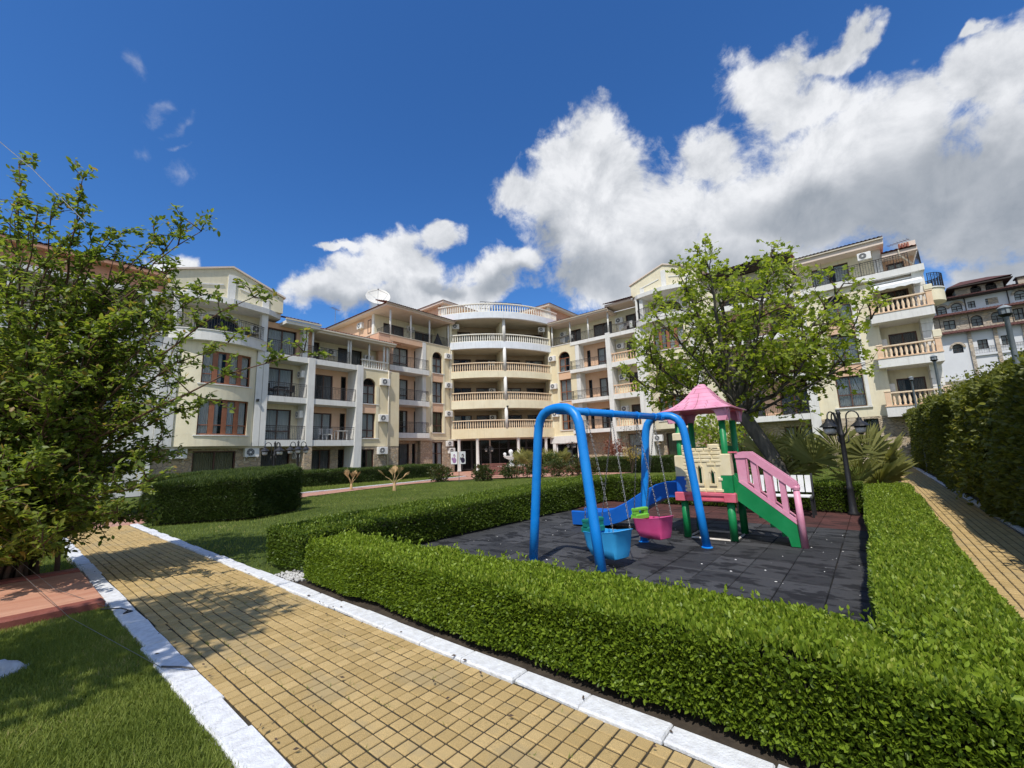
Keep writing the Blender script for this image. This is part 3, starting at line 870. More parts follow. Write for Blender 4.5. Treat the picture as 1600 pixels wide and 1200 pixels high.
def paving(name, x0, x1, y0, y1, step, mt, limit, key, mesh_top=0.0, gap=0.0105):
    """square setts: the nearest ones are parts of their own, the rest one mesh"""
    p = bpy.data.objects.new(name, None)
    link(p)
    p.location = ((x0 + x1) / 2, y0, 0)
    p['kind'] = 'structure'
    structure('bedding', MB().sheet([(x0 - 0.02, y0, -0.009), (x1 + 0.02, y0, -0.009), (x1 + 0.02, y1, -0.009), (x0 - 0.02, y1, -0.009)]), JOINT, p)
    nx, ny = int(round((x1 - x0) / step)), int(round((y1 - y0) / step))
    sx, sy = (x1 - x0) / nx, (y1 - y0) / ny
    protos = []
    for k in range(6):
        g = gap / 2 + random.uniform(0, 0.0015)
        mb = MB()
        c = [(-sx / 2 + g, -sy / 2 + g), (sx / 2 - g, -sy / 2 + g), (sx / 2 - g, sy / 2 - g), (-sx / 2 + g, sy / 2 - g)]
        b = 0.005
        t = [(a * (1 - b / abs(a)), d * (1 - b / abs(d))) for a, d in c]
        z = [mesh_top + random.uniform(-0.0012, 0.0012) for _ in range(4)]
        mb.add([(a, d, -0.03) for a, d in c] + [(a, d, q - 0.005) for (a, d), q in zip(c, z)] + [(a, d, q) for (a, d), q in zip(t, z)],
               [(8, 9, 10, 11)] + [(i, (i + 1) % 4, 4 + (i + 1) % 4, 4 + i) for i in range(4)] + [(4 + i, 4 + (i + 1) % 4, 8 + (i + 1) % 4, 8 + i) for i in range(4)])
        protos.append(mb)
    cells = [(x0 + sx * (i + 0.5), y0 + sy * (j + 0.5)) for j in range(ny) for i in range(nx)]
    cells.sort(key=key)
    meshes = []
    for mb in protos:
        me = bpy.data.meshes.new('paver')
        me.from_pydata(mb.v, [], mb.f)
        me.materials.append(mt)
        meshes.append(me)
    rest, shade = MB(), []
    for i, (x, y) in enumerate(cells):
        k = random.randrange(6)
        dx, dy, dz = random.uniform(-0.0016, 0.0016), random.uniform(-0.0016, 0.0016), random.uniform(-0.002, 0.0015)
        if i < limit:
            o = bpy.data.objects.new('paver', meshes[k])
            o.location = (x + dx - p.location.x, y + dy - p.location.y, dz)
            link(o, p)
        else:
            shade += [random.random()] * 12
            rest.add([(a + x + dx, b + y + dy, c + dz) for a, b, c in protos[k].v], protos[k].f)
    if rest.v:
        o = rest.build('paving_field', mt, p, kind='stuff')
        o.data.attributes.new('tint', 'FLOAT', 'POINT').data.foreach_set('value', shade)
    return p
def seen_key(c):
    # setts nearest the photographer that stand inside the field of view come first
    x, y = c
    fwd = x * 0.769 + y * 0.639
    side = abs(x * 0.639 - y * 0.769)
    return fwd + (50 if side > fwd * 1.25 or fwd < 1.9 else 0)
paving('yellow_path', 1.148, 2.428, 0.2, 5.6, 0.1, PAVER, 300, seen_key)
paving('yellow_path', 1.165, 2.445, 5.6, 15.6, 0.1, PAVER, 0, seen_key)
paving('yellow_side_path', 2.7, 36.0, -1.64, -0.66, 0.1, PAVER, 300, seen_key)

# rubber tiles of the playground: black, with a red band at the back
pg = bpy.data.objects.new('playground_floor', None)
link(pg)
pg.location = (7.5, 3.0, 0)
pg['kind'] = 'structure'
structure('bedding', MB().sheet([(3.0, -0.1, -0.016), (12.6, -0.1, -0.016), (12.6, 6.9, -0.016), (3.0, 6.9, -0.016)]), SOIL, pg)
TS = 0.44
tm = {}
for red in (0, 1):
    for k in range(3):
        g = 0.003 + 0.0012 * k
        mb = MB().bev(-TS / 2 + g, TS / 2 - g, -TS / 2 + g, TS / 2 - g, -0.02, 0.012, 0.006)
        me = bpy.data.meshes.new('rubber_tile')
        me.from_pydata(mb.v, [], mb.f)
        me.materials.append(REDRUBBER if red else RUBBER)
        tm[(red, k)] = me
for i in range(21):
    for j in range(16):
        x, y = 3.3 + TS * (i + 0.5), 0.11 + TS * (j + 0.5) - 0.44
        if i == 0 or y < 0.0:
            continue
        red = 1 if (x > 9.75 and not (y > 5.6 and x < 10.4)) else 0
        o = bpy.data.objects.new('rubber_tile', tm[(red, random.randrange(3))])
        o.location = (x - 7.5 + random.uniform(-.002, .002), y - 3.0 + random.uniform(-.002, .002), random.uniform(-0.003, 0.003))
        o.rotation_euler = (random.uniform(-.004, .004), random.uniform(-.004, .004), random.uniform(-.004, .004))
        link(o, pg)
# pale petals and crumbs lying on the rubber
mb = MB()
for k in range(95):
    x, y = random.uniform(3.6, 9.5), random.uniform(0.15, 6.0)
    r = random.choice((0.006, 0.008, 0.010, 0.010, 0.022)) * random.uniform(0.7, 1.2)
    a = random.uniform(0, PI)
    c, s = math.cos(a), math.sin(a)
    e = random.uniform(0.3, 0.7)
    mb.add([(x + c * r, y + s * r, 0.018), (x - s * r * e, y + c * r * e, 0.017), (x - c * r, y - s * r, 0.018), (x + s * r * e, y - c * r * e, 0.017), (x, y, 0.024)], [(0, 1, 4), (1, 2, 4), (2, 3, 4), (3, 0, 4)])
mb.build('fallen_petals', LITTER, kind='stuff')

# dry leaf bits, twigs and weeds on the yellow path and kerbs
mb = MB()
for k in range(150):
    x, y = random.choice(((random.uniform(1.0, 2.6), random.uniform(1.0, 14)), (random.choice((1.16, 2.42)) + random.gauss(0, 0.03), random.uniform(1.0, 14))))
    r = random.uniform(0.006, 0.016)
    a = random.uniform(0, PI)
    c, s = math.cos(a), math.sin(a)
    mb.add([(x + c * r * 1.6, y + s * r * 1.6, 0.03), (x - s * r * .5, y + c * r * .5, 0.026), (x - c * r * 1.6, y - s * r * 1.6, 0.028), (x + s * r * .5, y - c * r * .5, 0.034)], [(0, 1, 2), (0, 2, 3)])
mb.build('leaf_litter', TWIG, kind='stuff')
n = 260
P = np.stack([np.round((1.2 + 1.2 * RNG.random(n)) * 10) / 10 + 0.048, 1.2 + 9 * RNG.random(n), np.full(n, -0.004)], 1)
P = np.concatenate([P + RNG.normal(size=P.shape) * np.array([0.006, 0.02, 0]) for _ in range(5)])
leaves('joint_weeds', P, RNG.normal(size=P.shape) * 0.7 + np.array([0, 0, 1.0]), 0.022 * (0.5 + RNG.random(len(P))), L_GRASS, None, NEEDLE)
# terracotta concrete apron in the left lawn
t = bpy.data.objects.new('concrete_apron', None)
link(t)
t.location = (-2, 8, 0)
t['kind'] = 'structure'
structure('apron_surface', MB().bev(-6, 0.955, 7.02, 9.0, -0.05, 0.075, 0.015), SLABR, t)
structure('apron_rim', MB().bev(-6, 0.94, 9.0, 9.22, -0.05, 0.105, 0.02), SLABE, t)
structure('apron_rim', MB().bev(-6, 0.945, 6.84, 7.02, -0.05, 0.082, 0.02), SLABE, t)

# grass blades, dense near the camera and thinner further out
def grass(name, poly, n, size, keep=None):
    x0, y0 = min(p[0] for p in poly), min(p[1] for p in poly)
    x1, y1 = max(p[0] for p in poly), max(p[1] for p in poly)
    P = np.stack([x0 + (x1 - x0) * RNG.random(n), y0 + (y1 - y0) * RNG.random(n), np.full(n, -0.02)], 1)
    ins = np.zeros(n, bool)
    j = len(poly) - 1
    for i in range(len(poly)):
        xi, yi = poly[i]
        xj, yj = poly[j]
        cond = ((yi > P[:, 1]) != (yj > P[:, 1])) & (P[:, 0] < (xj - xi) * (P[:, 1] - yi) / (yj - yi + 1e-12) + xi)
        ins ^= cond
        j = i
    if keep is not None:
        ins &= keep(P)
    P = P[ins]
    d = RNG.normal(size=P.shape) * 0.55 + np.array([0, 0, 1.0])
    pat = np.clip(0.42 + 0.22 * lumps(P, 1.6, 5) + 0.15 * lumps(P, 6.0, 8) + RNG.normal(size=len(P)) * 0.2, 0, 1)
    return leaves(name, P, d, size * (0.5 + 0.9 * RNG.random(len(P))), L_GRASS, None, NEEDLE, pat)
grass('grass', [(-1.8, 2.2), (0.985, 2.2), (0.975, 6.84), (-1.8, 6.84)], 260000, 0.036)
grass('grass', [(-4.0, 9.22), (1.05, 9.22), (1.12, 15.4), (-4.0, 15.4)], 70000, 0.042)
grass('grass', [(2.61, 6.55), (2.66, 15.2), (9, 19.3), (15, 20.9), (22, 17.5), (30, 9), (20, 7.6), (2.9, 7.3)], 200000, 0.055)
grass('grass', [(2.9, 20), (9.6, 21.6), (17, 22.6), (22.5, 23.6), (22.5, 25.9), (2.9, 25.9)], 30000, 0.10)
grass('grass', [(12.9, -0.6), (34, -0.6), (34, 12), (20, 7.4), (12.9, 7.4)], 60000, 0.09)

# white rocks in the left lawn, pebbles at the hedge corner
def rock(name, label, c, r, sq, seed):
    rr = np.random.default_rng(seed)
    mb = MB()
    n, k = 22, 12
    vs = []
    for i in range(k + 1):
        th = PI * i / k * 0.62
        for j in range(n):
            ph = 2 * PI * j / n
            e_ = np.array([[math.sin(th) * math.cos(ph), math.sin(th) * math.sin(ph), math.cos(th)]])
            q = r * (1 + 0.20 * float(lumps(e_, 2.6, seed)[0]) + 0.07 * float(lumps(e_, 7.0, seed + 1)[0]) + 0.015 * rr.normal())
            vs.append((c[0] + q * math.sin(th) * math.cos(ph), c[1] + q * math.sin(th) * math.sin(ph) * 0.8, -0.03 + q * sq * (math.cos(th) - math.cos(PI * 0.62))))
    mb.add(vs, [(i * n + j, i * n + (j + 1) % n, (i + 1) * n + (j + 1) % n, (i + 1) * n + j) for i in range(k) for j in range(n)])
    return tag(mb.build(name, ROCK, smooth=True), label, 'rock')
rock('white_rock', 'rough white rock lying in the dark grass at the left edge', (0.02, 5.5, 0), 0.30, 0.32, 3)
rock('white_rock', 'small white rock in the grass behind the terracotta concrete strip', (-0.55, 10.2, 0), 0.22, 0.4, 5)
rock('white_rock', 'pale stone at the end of the yellow side path by the wall', (34.6, -1.2, 0), 0.45, 0.6, 8)
mb = MB()
for k in range(620):
    x, y = random.uniform(2.63, 3.35), random.uniform(5.95, 6.55)
    r = random.uniform(0.010, 0.024)
    mb.lathe([(r * 0.6, -0.01), (r, r * 0.4), (r * 0.7, r * 0.95)], (x, y, random.uniform(-0.01, 0.012)), 5)
mb.build('pebbles', PEBBLE, kind='stuff')
# ------------------------------------------------------------------ the apartment buildings
def ac_unit():
    t = thing('air_conditioner', 'white wall-hung air conditioner', 'air conditioner', (0, 0, 0), 0, 'air conditioners on the facades')
    MB().bev(-0.40, 0.40, -0.30, 0.0, 0, 0.56, 0.03).build('casing', PVC, t)
    g = MB()
    cx, cz, r = -0.09, 0.28, 0.225
    g.tube([(cx, -0.299, cz), (cx, -0.306, cz)], r, 18)
    grl = g.build('fan_grille', GREYPL, t)
    ring = MB()
    ring.tube([(cx + (r + 0.01) * math.cos(a), -0.306, cz + (r + 0.01) * math.sin(a)) for a in [2 * PI * i / 18 for i in range(18)]], 0.012, 4, closed=True)
    for k in range(4):
        a = PI * k / 4
        ring.tube([(cx + r * math.cos(a), -0.312, cz + r * math.sin(a)), (cx - r * math.cos(a), -0.312, cz - r * math.sin(a))], 0.006, 3)
    ring.tube([(cx, -0.305, cz), (cx, -0.318, cz)], 0.06, 10)
    ring.build('guard', PVC, grl)
    b = MB()
    for x in (-0.3, 0.3):
        b.box(x - 0.02, x + 0.02, -0.32, 0.02, -0.05, -0.012)
        b.box(x - 0.02, x + 0.02, -0.02, 0.02, -0.25, -0.05)
    b.build('bracket', PALESTEEL, t)
    return t
AC = ac_unit()
ac_used = [False]
def ac(x, y, z, face, label, sc=1.0):
    """face: direction the grille looks, as an angle about z of the local -y axis"""
    o = AC if not ac_used[0] else copy_tree(AC)
    ac_used[0] = True
    o.location = (x, y, z)
    o.rotation_euler = (0, 0, face)
    o.scale = (sc, sc, sc)
    o['label'] = label
    return o
FL, FR_ = 0.0, -PI / 2          # facing -y (left wing) and -x (right wing)

def wall_lamp(parent, fr, u, d, z):
    MB(fr).box(u - 0.06, u + 0.06, d - 0.16, d, z, z + 0.16).build('wall_lamp', BLACKM, parent)
def downpipe(parent, fr, u, d, z0, z1, mt=None):
    MB(fr).tube([(u, d, z0), (u, d, z1)], 0.05, 8).build('downpipe', mt or GUTTER, parent, smooth=True)
def gutter(parent, fr, u0, u1, d, z):
    MB(fr).box(u0, u1, d - 0.13, d, z, z + 0.11).build('gutter', GUTTER, parent)

def gable_bay(W, fr, o, lo, rows, zbal, zg, wallm, gfz):
    """bow-windowed bay under a gable; o = left edge, rows = window rows (sill, head)"""
    def A(u, c0, c1, sag):
        c, h = (c0 + c1) / 2, (c1 - c0) / 2
        return -sag * (1 - ((u - c) / h) ** 2)
    a0, a1, sag = o + 0.85, o + 4.85, 0.55
    us = [a0 + (a1 - a0) * i / 16 for i in range(17)]
    def arcwall(z0, z1, ua, ub, mb, t=0.28, off=0.0, sg=sag, c0=a0, c1=a1):
        n = 12
        for i in range(n):
            p, q = ua + (ub - ua) * i / n, ua + (ub - ua) * (i + 1) / n
            dp, dq = A(p, c0, c1, sg) + off, A(q, c0, c1, sg) + off
            mb.prism([(p, dp), (q, dq), (q, dq + t), (p, dp + t)], z0, z1, 2)
    wu0, wu1 = o + 1.85, o + 4.47
    mb = MB(fr)
    zs = [lo] + [z for r in rows for z in r] + [zbal - 0.6]
    for k in range(0, len(zs), 2):
        arcwall(zs[k], zs[k + 1], a0, a1, mb)
    for s, h in rows:
        arcwall(s, h, a0, wu0, mb)
        arcwall(s, h, wu1, a1, mb)
    mb.build('bow_wall', wallm, W)
    sl = MB(fr)
    for s, h in rows:
        arcwall(s - 0.07, s - 0.005, wu0 - 0.15, wu1 + 0.15, sl, 0.3, -0.06)
    sl.build('window_sill', WHITE, W)
    for p, q, r in ((o + 0.05, o + 0.42, -.10), (o + 0.47, o + 0.83, -.10), (o + 4.87, o + 5.22, -.10), (o + 5.26, o + 5.58, -.10), (o + 0.42, o + 0.47, -.04), (o + 5.22, o + 5.26, -.04)):
        MB(fr).box(p, q, r, 0.3, lo, zbal - 0.6).build('pilaster', WHITE, W)
    for s, h in rows:
        fm = MB(fr)
        n = 4
        wd = (wu1 - wu0) / n
        for k in range(n + 1):
            x = wu0 + wd * k
            hw = 0.13 if 0 < k < n else 0.06
            p, q = max(wu0, x - hw), min(wu1, x + hw)
            arcwall(s, h, p, q, fm, 0.08, 0.12)
        for z in (s, h - 0.08):
            arcwall(z, z + 0.08, wu0, wu1, fm, 0.07, 0.125)
        arcwall(s + 0.55, s + 0.60, wu0, wu1, fm, 0.05, 0.13)
        wn = fm.build('window', REDWOOD, W)
        for k in range(n):
            p, q = wu0 + wd * k + 0.12, wu0 + wd * (k + 1) - 0.12
            dp, dq = A(p, a0, a1, sag) + 0.15, A(q, a0, a1, sag) + 0.15
            for z0, z1 in ((s + 0.08, s + 0.55), (s + 0.60, h - 0.08)):
                MB(fr).prism([(p, dp), (q, dq), (q, dq + 0.008), (p, dp + 0.008)], z0, z1, 2).build('pane', GLASS, wn)
            cv = MB(fr)
            m_ = 8
            vs = []
            for i in range(m_ + 1):
                u = p + (q - p) * i / m_
                d = A(u, a0, a1, sag) + 0.30 + (0.02 if i % 2 else -0.02)
                vs += [(u, d, s + 0.08), (u, d, h - 0.06)]
            cv.add(vs, [(2 * i, 2 * i + 2, 2 * i + 3, 2 * i + 1) for i in range(m_) if not (k == 1 and i > 4)])
            cv.build('curtain', CURTAIN, wn)
        bk = MB(fr)
        arcwall(s, h, wu0 - 0.2, wu1 + 0.2, bk, 0.05, 0.75)
        bk.build('room', DARKROOM, wn)
    # round balcony with railing
    b0, b1, bs = o + 0.25, o + 5.40, 0.98
    n = 20
    ub = [b0 + (b1 - b0) * i / n for i in range(n + 1)]
    arc = [(u, A(u, b0, b1, bs)) for u in ub]
    MB(fr).prism(arc + [(b1, 1.2), (b0, 1.2)], zbal - 0.6, zbal, 2).build('balcony_slab', WHITE, W)
    lip = MB(fr)
    for p, q in zip(arc[:-1], arc[1:]):
        lip.prism([(p[0], p[1] - 0.05), (q[0], q[1] - 0.05), (q[0], q[1] + 0.2), (p[0], p[1] + 0.2)], zbal, zbal + 0.05, 2)
    lip.build('coping', WHITE, W)
    inner = [(u, d + 0.06) for u, d in arc[::2]]
    railing(W, fr, inner, zbal + 0.05, zbal + 0.98, step=0.13)
    # set-back wall with an arched door, columns, soffit
    du0, du1, dz = o + 1.80, o + 4.20, zbal + 1.58
    mb = MB(fr)
    facade(mb, o - 0.1, o + 5.7, zbal, zg - 0.3, 1.0, 1.25, [(du0, du1, zbal, dz)])
    arch_fill(mb, du0, du1, dz - 1.176, dz, 1.0, 1.25)
    mb.build('balcony_wall', wallm, W)
    rim = MB(fr)
    c, r = (du0 + du1) / 2, (du1 - du0) / 2
    for i in range(12):
        p, q = PI * i / 12, PI * (i + 1) / 12
        rim.prism([(c - (r + .02) * math.cos(p), dz - 1.176 + 1.2 * math.sin(p)), (c - (r + .02) * math.cos(q), dz - 1.176 + 1.2 * math.sin(q)),
                   (c - (r + .28) * math.cos(q), dz - 1.176 + 1.43 * math.sin(q)), (c - (r + .28) * math.cos(p), dz - 1.176 + 1.43 * math.sin(p))], 0.95, 1.0, 1)
    rim.build('door_surround', WHITE, W)
    window(W, fr, du0, du1, zbal, dz, 1.08, BROWN, 3, None, CURTAIN, True, 0.08, name='balcony_door')
    for u in (o + 0.35, o + 4.97):
        MB(fr).box(u, u + 0.38, -0.12, 0.28, zbal + 0.05, zg - 0.35).build('column', WHITE, W)
    MB(fr).prism([(o - 0.05, 0.3), (o + 0.7, -0.35), (o + 3.1, -0.8), (o + 5.3, -0.35), (o + 6.27, 0.3), (o + 6.27, 1.3), (o - 0.05, 1.3)], zg - 0.36, zg, 2).build('canopy', WHITE, W)
    wl, wr, pk = zg + 1.12, zg + 1.06, zg + 2.25
    MB(fr).prism([(o, zg), (o + 6.25, zg), (o + 6.25, wr), (o + 3.15, pk), (o, wl)], -0.05, 5.0, 1).build('gable', wallm, W)
    dec = MB(fr)
    dec.box(o + 2.93, o + 3.35, -0.12, -0.05, zg, zg + 1.75)
    dec.prism([(o + 0.9, zg + .55), (o + 2.7, zg + .98), (o + 2.7, zg + 1.06), (o + 0.9, zg + .64)], -0.10, -0.05, 1)
    dec.prism([(o + 3.6, zg + .98), (o + 5.4, zg + .55), (o + 5.4, zg + .64), (o + 3.6, zg + 1.06)], -0.10, -0.05, 1)
    dec.box(o + 4.95, o + 5.35, -0.11, -0.05, zg, zg + 0.55)
    dec.box(o + 0.9, o + 1.3, -0.11, -0.05, zg, zg + 0.55)
    dec.build('gable_moulding', WHITE, W)
    cp = MB(fr)
    cp.prism([(o - 0.1, wl - .02), (o + 3.15, pk), (o + 3.15, pk + .11), (o - 0.1, wl + .09)], -0.16, 5.0, 1)
    cp.prism([(o + 3.15, pk), (o + 6.36, wr - .02), (o + 6.36, wr + .09), (o + 3.15, pk + .11)], -0.16, 5.0, 1)
    cp.build('gable_coping', FASCIA, W)
    # ground floor
    mb = MB(fr)
    g0, g1 = o + 1.95, o + 4.15
    facade(mb, o, o + 5.58, 0, lo, 0.35, 0.65, [(g0, g1, 0.9, gfz)])
    mb.build('stone_wall', STONE, W)
    window(W, fr, g0, g1, 0.9, gfz, 0.45, BROWN, 2, None, DRAPE)
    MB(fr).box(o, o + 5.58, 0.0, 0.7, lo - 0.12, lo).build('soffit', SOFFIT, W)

# --- left wing ------------------------------------------------------------------
T1 = 29.7
fl = frame_left(T1)
W = thing('apartment_wing', 'cream four-storey apartment wing with a gable and bow windows behind the left tree', 'building', (6, T1, 0))
SL = [(2.53, 2.94), (5.44, 5.82), (8.30, 8.68)]
# part a, mostly behind the tree
mb = MB(fl)
hol = [(u, u + 1.6, z0, z1) for u in (-6.6, -3.6, -0.8, 2.3) for z0, z1 in ((0.8, 2.3), (3.5, 5.2), (6.3, 8.0))]
facade(mb, -9, 5.28, 0, 8.7, 0, 0.3, hol)
mb.build('wall', WHITE, W)
for h in hol:
    window(W, fl, h[0], h[1], h[2], h[3], 0.1, BROWN, 2, None, CURTAIN)
MB(fl).box(-9, 5.2, -0.15, 3.0, 8.7, 9.0).build('terrace_slab', WHITE, W)
for u in (-6.2, -3.4, -0.55, 1.86, 4.4):
    MB(fl).box(u, u + 0.28, 0.05, 0.33, 9.0, 10.93).build('column', WHITE, W)
mb = MB(fl)
facade(mb, -9, 5.2, 9.0, 11.3, 1.9, 2.2, [(-1.9, -0.4, 9.05, 11.0), (2.0, 3.2, 9.05, 11.0)])
mb.build('terrace_wall', CREAM, W)
for a, b in ((-1.9, -0.4), (2.0, 3.2)):
    window(W, fl, a, b, 9.05, 11.0, 1.95, BROWN, 2, None, None, name='terrace_door')
railing(W, fl, [(-9, 0.1), (5.2, 0.1)], 9.0, 9.95, scroll=False)
MB(fl).box(-9, 5.2, 0.0, 0.38, 10.93, 11.2).build('beam', WHITE, W)
MB(fl).box(-9, 5.2, 0.38, 3.0, 11.15, 11.3).build('terrace_ceiling', SOFFIT, W)
MB(fl).box(-9, 5.15, 0.45, 6.0, 11.3, 12.15).build('attic_wall', TERRA, W)
MB(fl).box(-9.2, 5.1, -0.1, 6.2, 12.15, 12.33).build('roof_fascia', TERRA, W)
slope_roof('roof', W, fl, -9.2, 5.1, -0.12, 12.36, 5.0, 13.3, TILES)
gable_bay(W, fl, 5.25, 2.55, [(3.2, 5.28), (6.2, 8.15)], 9.27, 11.5, CREAM, 2.29)
wall_lamp(W, fl, 10.25, -0.1, 5.35)
# parts c, d: recessed balconies
for z0, z1 in SL:
    MB(fl).box(10.85, 13.40, -0.06, 1.32, z0, z1).build('balcony_slab', WHITE, W)
    MB(fl).box(13.85, 17.09, -0.06, 1.32, z0, z1).build('balcony_slab', WHITE, W)
DA = [(11.15, 12.95, l + 0.02, l + 2.15) for l in (2.94, 5.82)]
DB = [(14.5, 15.9, l + 0.02, l + 2.05) for l in (2.94, 5.82)]
DC = [(16.55, 16.98, l + 0.02, l + 2.1) for l in (2.94, 5.82)]
mb = MB(fl)
facade(mb, 10.85, 13.42, 2.5, 8.7, 1.3, 1.6, DA)
mb.build('recess_wall', CREAM, W)
mb = MB(fl)
facade(mb, 13.84, 17.6, 2.5, 8.7, 1.3, 1.6, DB + DC)
mb.build('recess_wall', PEACH, W)
for h in DA:
    window(W, fl, *h, 1.35, BROWN, 2, 0.3, CURTAIN, name='balcony_door')
for h in DB:
    window(W, fl, *h, 1.35, BROWN, 2, None, GREYDRAPE if h[2] > 5 else CURTAIN, name='balcony_door')
for h in DC:
    window(W, fl, *h, 1.33, BROWN, 1, None, None, fw=0.05, name='service_door')
mb = MB(fl)
facade(mb, 10.85, 17.6, 0, 2.5, 1.3, 1.6, [(11.0, 13.0, 0.05, 2.3), (14.4, 15.9, 0.05, 2.3), (16.5, 17.0, 0.05, 2.3)])
mb.build('stone_wall', STONE, W)
for a, b in ((11.0, 13.0), (14.4, 15.9)):
    window(W, fl, a, b, 0.05, 2.3, 1.38, BROWN, 2, None, GREYDRAPE, name='garden_door')
window(W, fl, 16.5, 17.0, 0.05, 2.3, 1.36, BROWN, 1, None, None, fw=0.05, name='garden_door')
MB(fl).prism([(13.32, 0), (13.86, 0), (13.87, 2.52), (13.38, 2.52)], -0.10, 1.32, 1).build('stone_pier', STONE, W)
MB(fl).box(13.39, 13.86, -0.12, 1.31, 2.52, 8.70).build('pillar', WHITE, W)
MB(fl).prism([(16.93, 0), (17.56, 0), (17.6, 4.0), (17.62, 8.70), (17.12, 8.70), (17.06, 4.0)], -0.12, 1.29, 1).build('buttress', WHITE, W)
for l in (2.94, 5.82):
    railing(W, fl, [(10.86, 0.03), (13.38, 0.03)], l, l + 0.95)
    railing(W, fl, [(13.88, 0.03), (17.08, 0.03)], l, l + 0.95)
railing(W, fl, [(10.7, 0.03), (16.5, 0.03)], 8.70, 9.62)
# top storey
mb = MB(fl)
facade(mb, 10.7, 13.9, 8.68, 10.95, 0.55, 0.85, [(10.85, 12.75, 8.72, 10.55)])
mb.build('top_wall', PEACH, W)
window(W, fl, 10.85, 12.75, 8.72, 10.55, 0.62, BROWN, 2, None, CURTAIN, name='terrace_door')
MB(fl).box(12.98, 13.33, 0.02, 0.5, 8.7, 10.8).build('column', WHITE, W)
MB(fl).box(11.6, 13.95, -0.45, 0.9, 10.76, 10.98).build('eave', WHITE, W)
gutter(W, fl, 11.55, 13.97, -0.45, 11.0)
slope_roof('roof', W, fl, 11.6, 13.95, -0.58, 11.1, 3.4, 12.35, TILES)
mb = MB(fl)
facade(mb, 13.9, 21.0, 8.6, 11.0, 2.0, 2.3, [(14.3, 15.1, 8.7, 10.5), (16.6, 17.5, 8.7, 10.4), (17.6, 18.7, 8.7, 10.4)])
mb.build('terrace_wall', CREAM, W)
for a, b, zt in ((14.3, 15.1, 10.5), (16.6, 17.5, 10.4), (17.6, 18.7, 10.4)):
    window(W, fl, a, b, 8.7, zt, 2.08, BROWN, 1, None, GREYDRAPE, fw=0.06, name='terrace_door')
for u, r in ((13.70, 0.07), (16.42, 0.07), (16.62, 0.07), (18.2, 0.07), (19.55, 0.08), (19.86, 0.07)):
    MB(fl).tube([(u, 0.1, 8.7), (u, 0.1, 10.7)], r, 10).build('post', WHITE, W, smooth=True)
MB(fl).box(13.9, 20.4, -0.30, 2.2, 10.60, 10.78).build('eave', GUTTER, W)
gutter(W, fl, 13.9, 20.4, -0.30, 10.76)
slope_roof('roof', W, fl, 13.95, 21.0, -0.42, 10.86, 3.4, 12.1, TILES)
# part e: wall with the arched window
mb = MB(fl)
E = [(17.62, 18.80, 3.10, 5.02), (17.62, 18.80, 5.76, 7.80)]
facade(mb, 17.6, 21.0, 2.47, 8.57, 0, 0.3, E)
arch_fill(mb, 17.62, 18.80, 7.21, 7.80, 0, 0.3)
mb.build('wall', YELLOW, W)
MB(fl).box(17.63, 18.82, -0.015, 0.25, 5.03, 5.70).build('spandrel', PEACH, W)
MB(fl).box(18.83, 19.05, -0.05, 0.05, 2.98, 7.2).build('window_surround', CREAM, W)
MB(fl).box(17.60, 19.1, -0.08, 0.1, 5.70, 5.76).build('window_sill', WHITE, W)
MB(fl).box(17.60, 19.1, -0.08, 0.1, 3.02, 3.09).build('window_sill', WHITE, W)
window(W, fl, 17.62, 18.80, 3.10, 5.02, 0.16, BROWN, 2, 0.32, CURTAIN)
window(W, fl, 17.62, 18.80, 5.76, 7.80, 0.16, BROWN, 2, 0.55, CURTAIN, True)
mb = MB(fl)
facade(mb, 17.6, 21.0, 0, 2.47, 0.03, 0.33, [(17.62, 18.78, 0.1, 2.25)])
mb.build('stone_wall', STONE, W)
window(W, fl, 17.62, 18.78, 0.1, 2.25, 0.15, BROWN, 2, None, DRAPE, name='garden_door')
balustrade(W, fl, [(17.55, 0.1), (19.95, 0.1)], 8.57, 9.28, BALW, 0.2)
MB(fl).box(17.1, 20.2, -0.04, 2.0, 8.50, 8.572).build('terrace_slab', WHITE, W)
downpipe(W, fl, 19.93, -0.06, 0, 8.6)
downpipe(W, fl, 19.98, 0.06, 8.6, 10.7)
MB(fl).box(-9, 21.0, 2.6, 9.0, 0, 10.9).build('solid_backing', CREAM, W)  # unseen solid mass added behind the facade to stop light leaks
ac(6.48, T1 + 0.33, 1.90, FL, 'air conditioner low on stone wall at left of the gabled bay, behind the shrub')
ac(10.20, T1 + 0.33, 1.90, FL, 'air conditioner on stone wall under the right pilaster of the gabled bay')
ac(10.28, T1 + 1.0, 9.98, FL, 'air conditioner beside arched balcony door under the left gable')
ac(13.38, T1 + 0.72, 7.35, -PI / 2, 'air conditioner seen side-on in the upper recessed balcony next to the bow windows', 0.85)
ac(13.38, T1 + 0.72, 4.50, -PI / 2, 'air conditioner seen side-on in the lower recessed balcony next to the bow windows', 0.85)
ac(13.30, T1 + 0.72, 1.70, -PI / 2, 'air conditioner seen side-on above the lawn lamps in the left wing', 0.85)
ac(15.95, T1 + 2.0, 9.55, FL, 'air conditioner on terrace wall left of the twin white posts')
ac(19.2, T1 + 2.0, 9.55, FL, 'air conditioner in shade behind the white balustrade of the left wing terrace')
ac(19.52, T1, 7.32, FL, 'air conditioner right of the left wing\'s arched window')
ac(19.42, T1, 4.40, FL, 'air conditioner on yellow wall one floor below the left wing\'s arched window')
ac(19.40, T1 + 0.03, 1.86, FL, 'air conditioner on stone wall below the left wing\'s arched window')

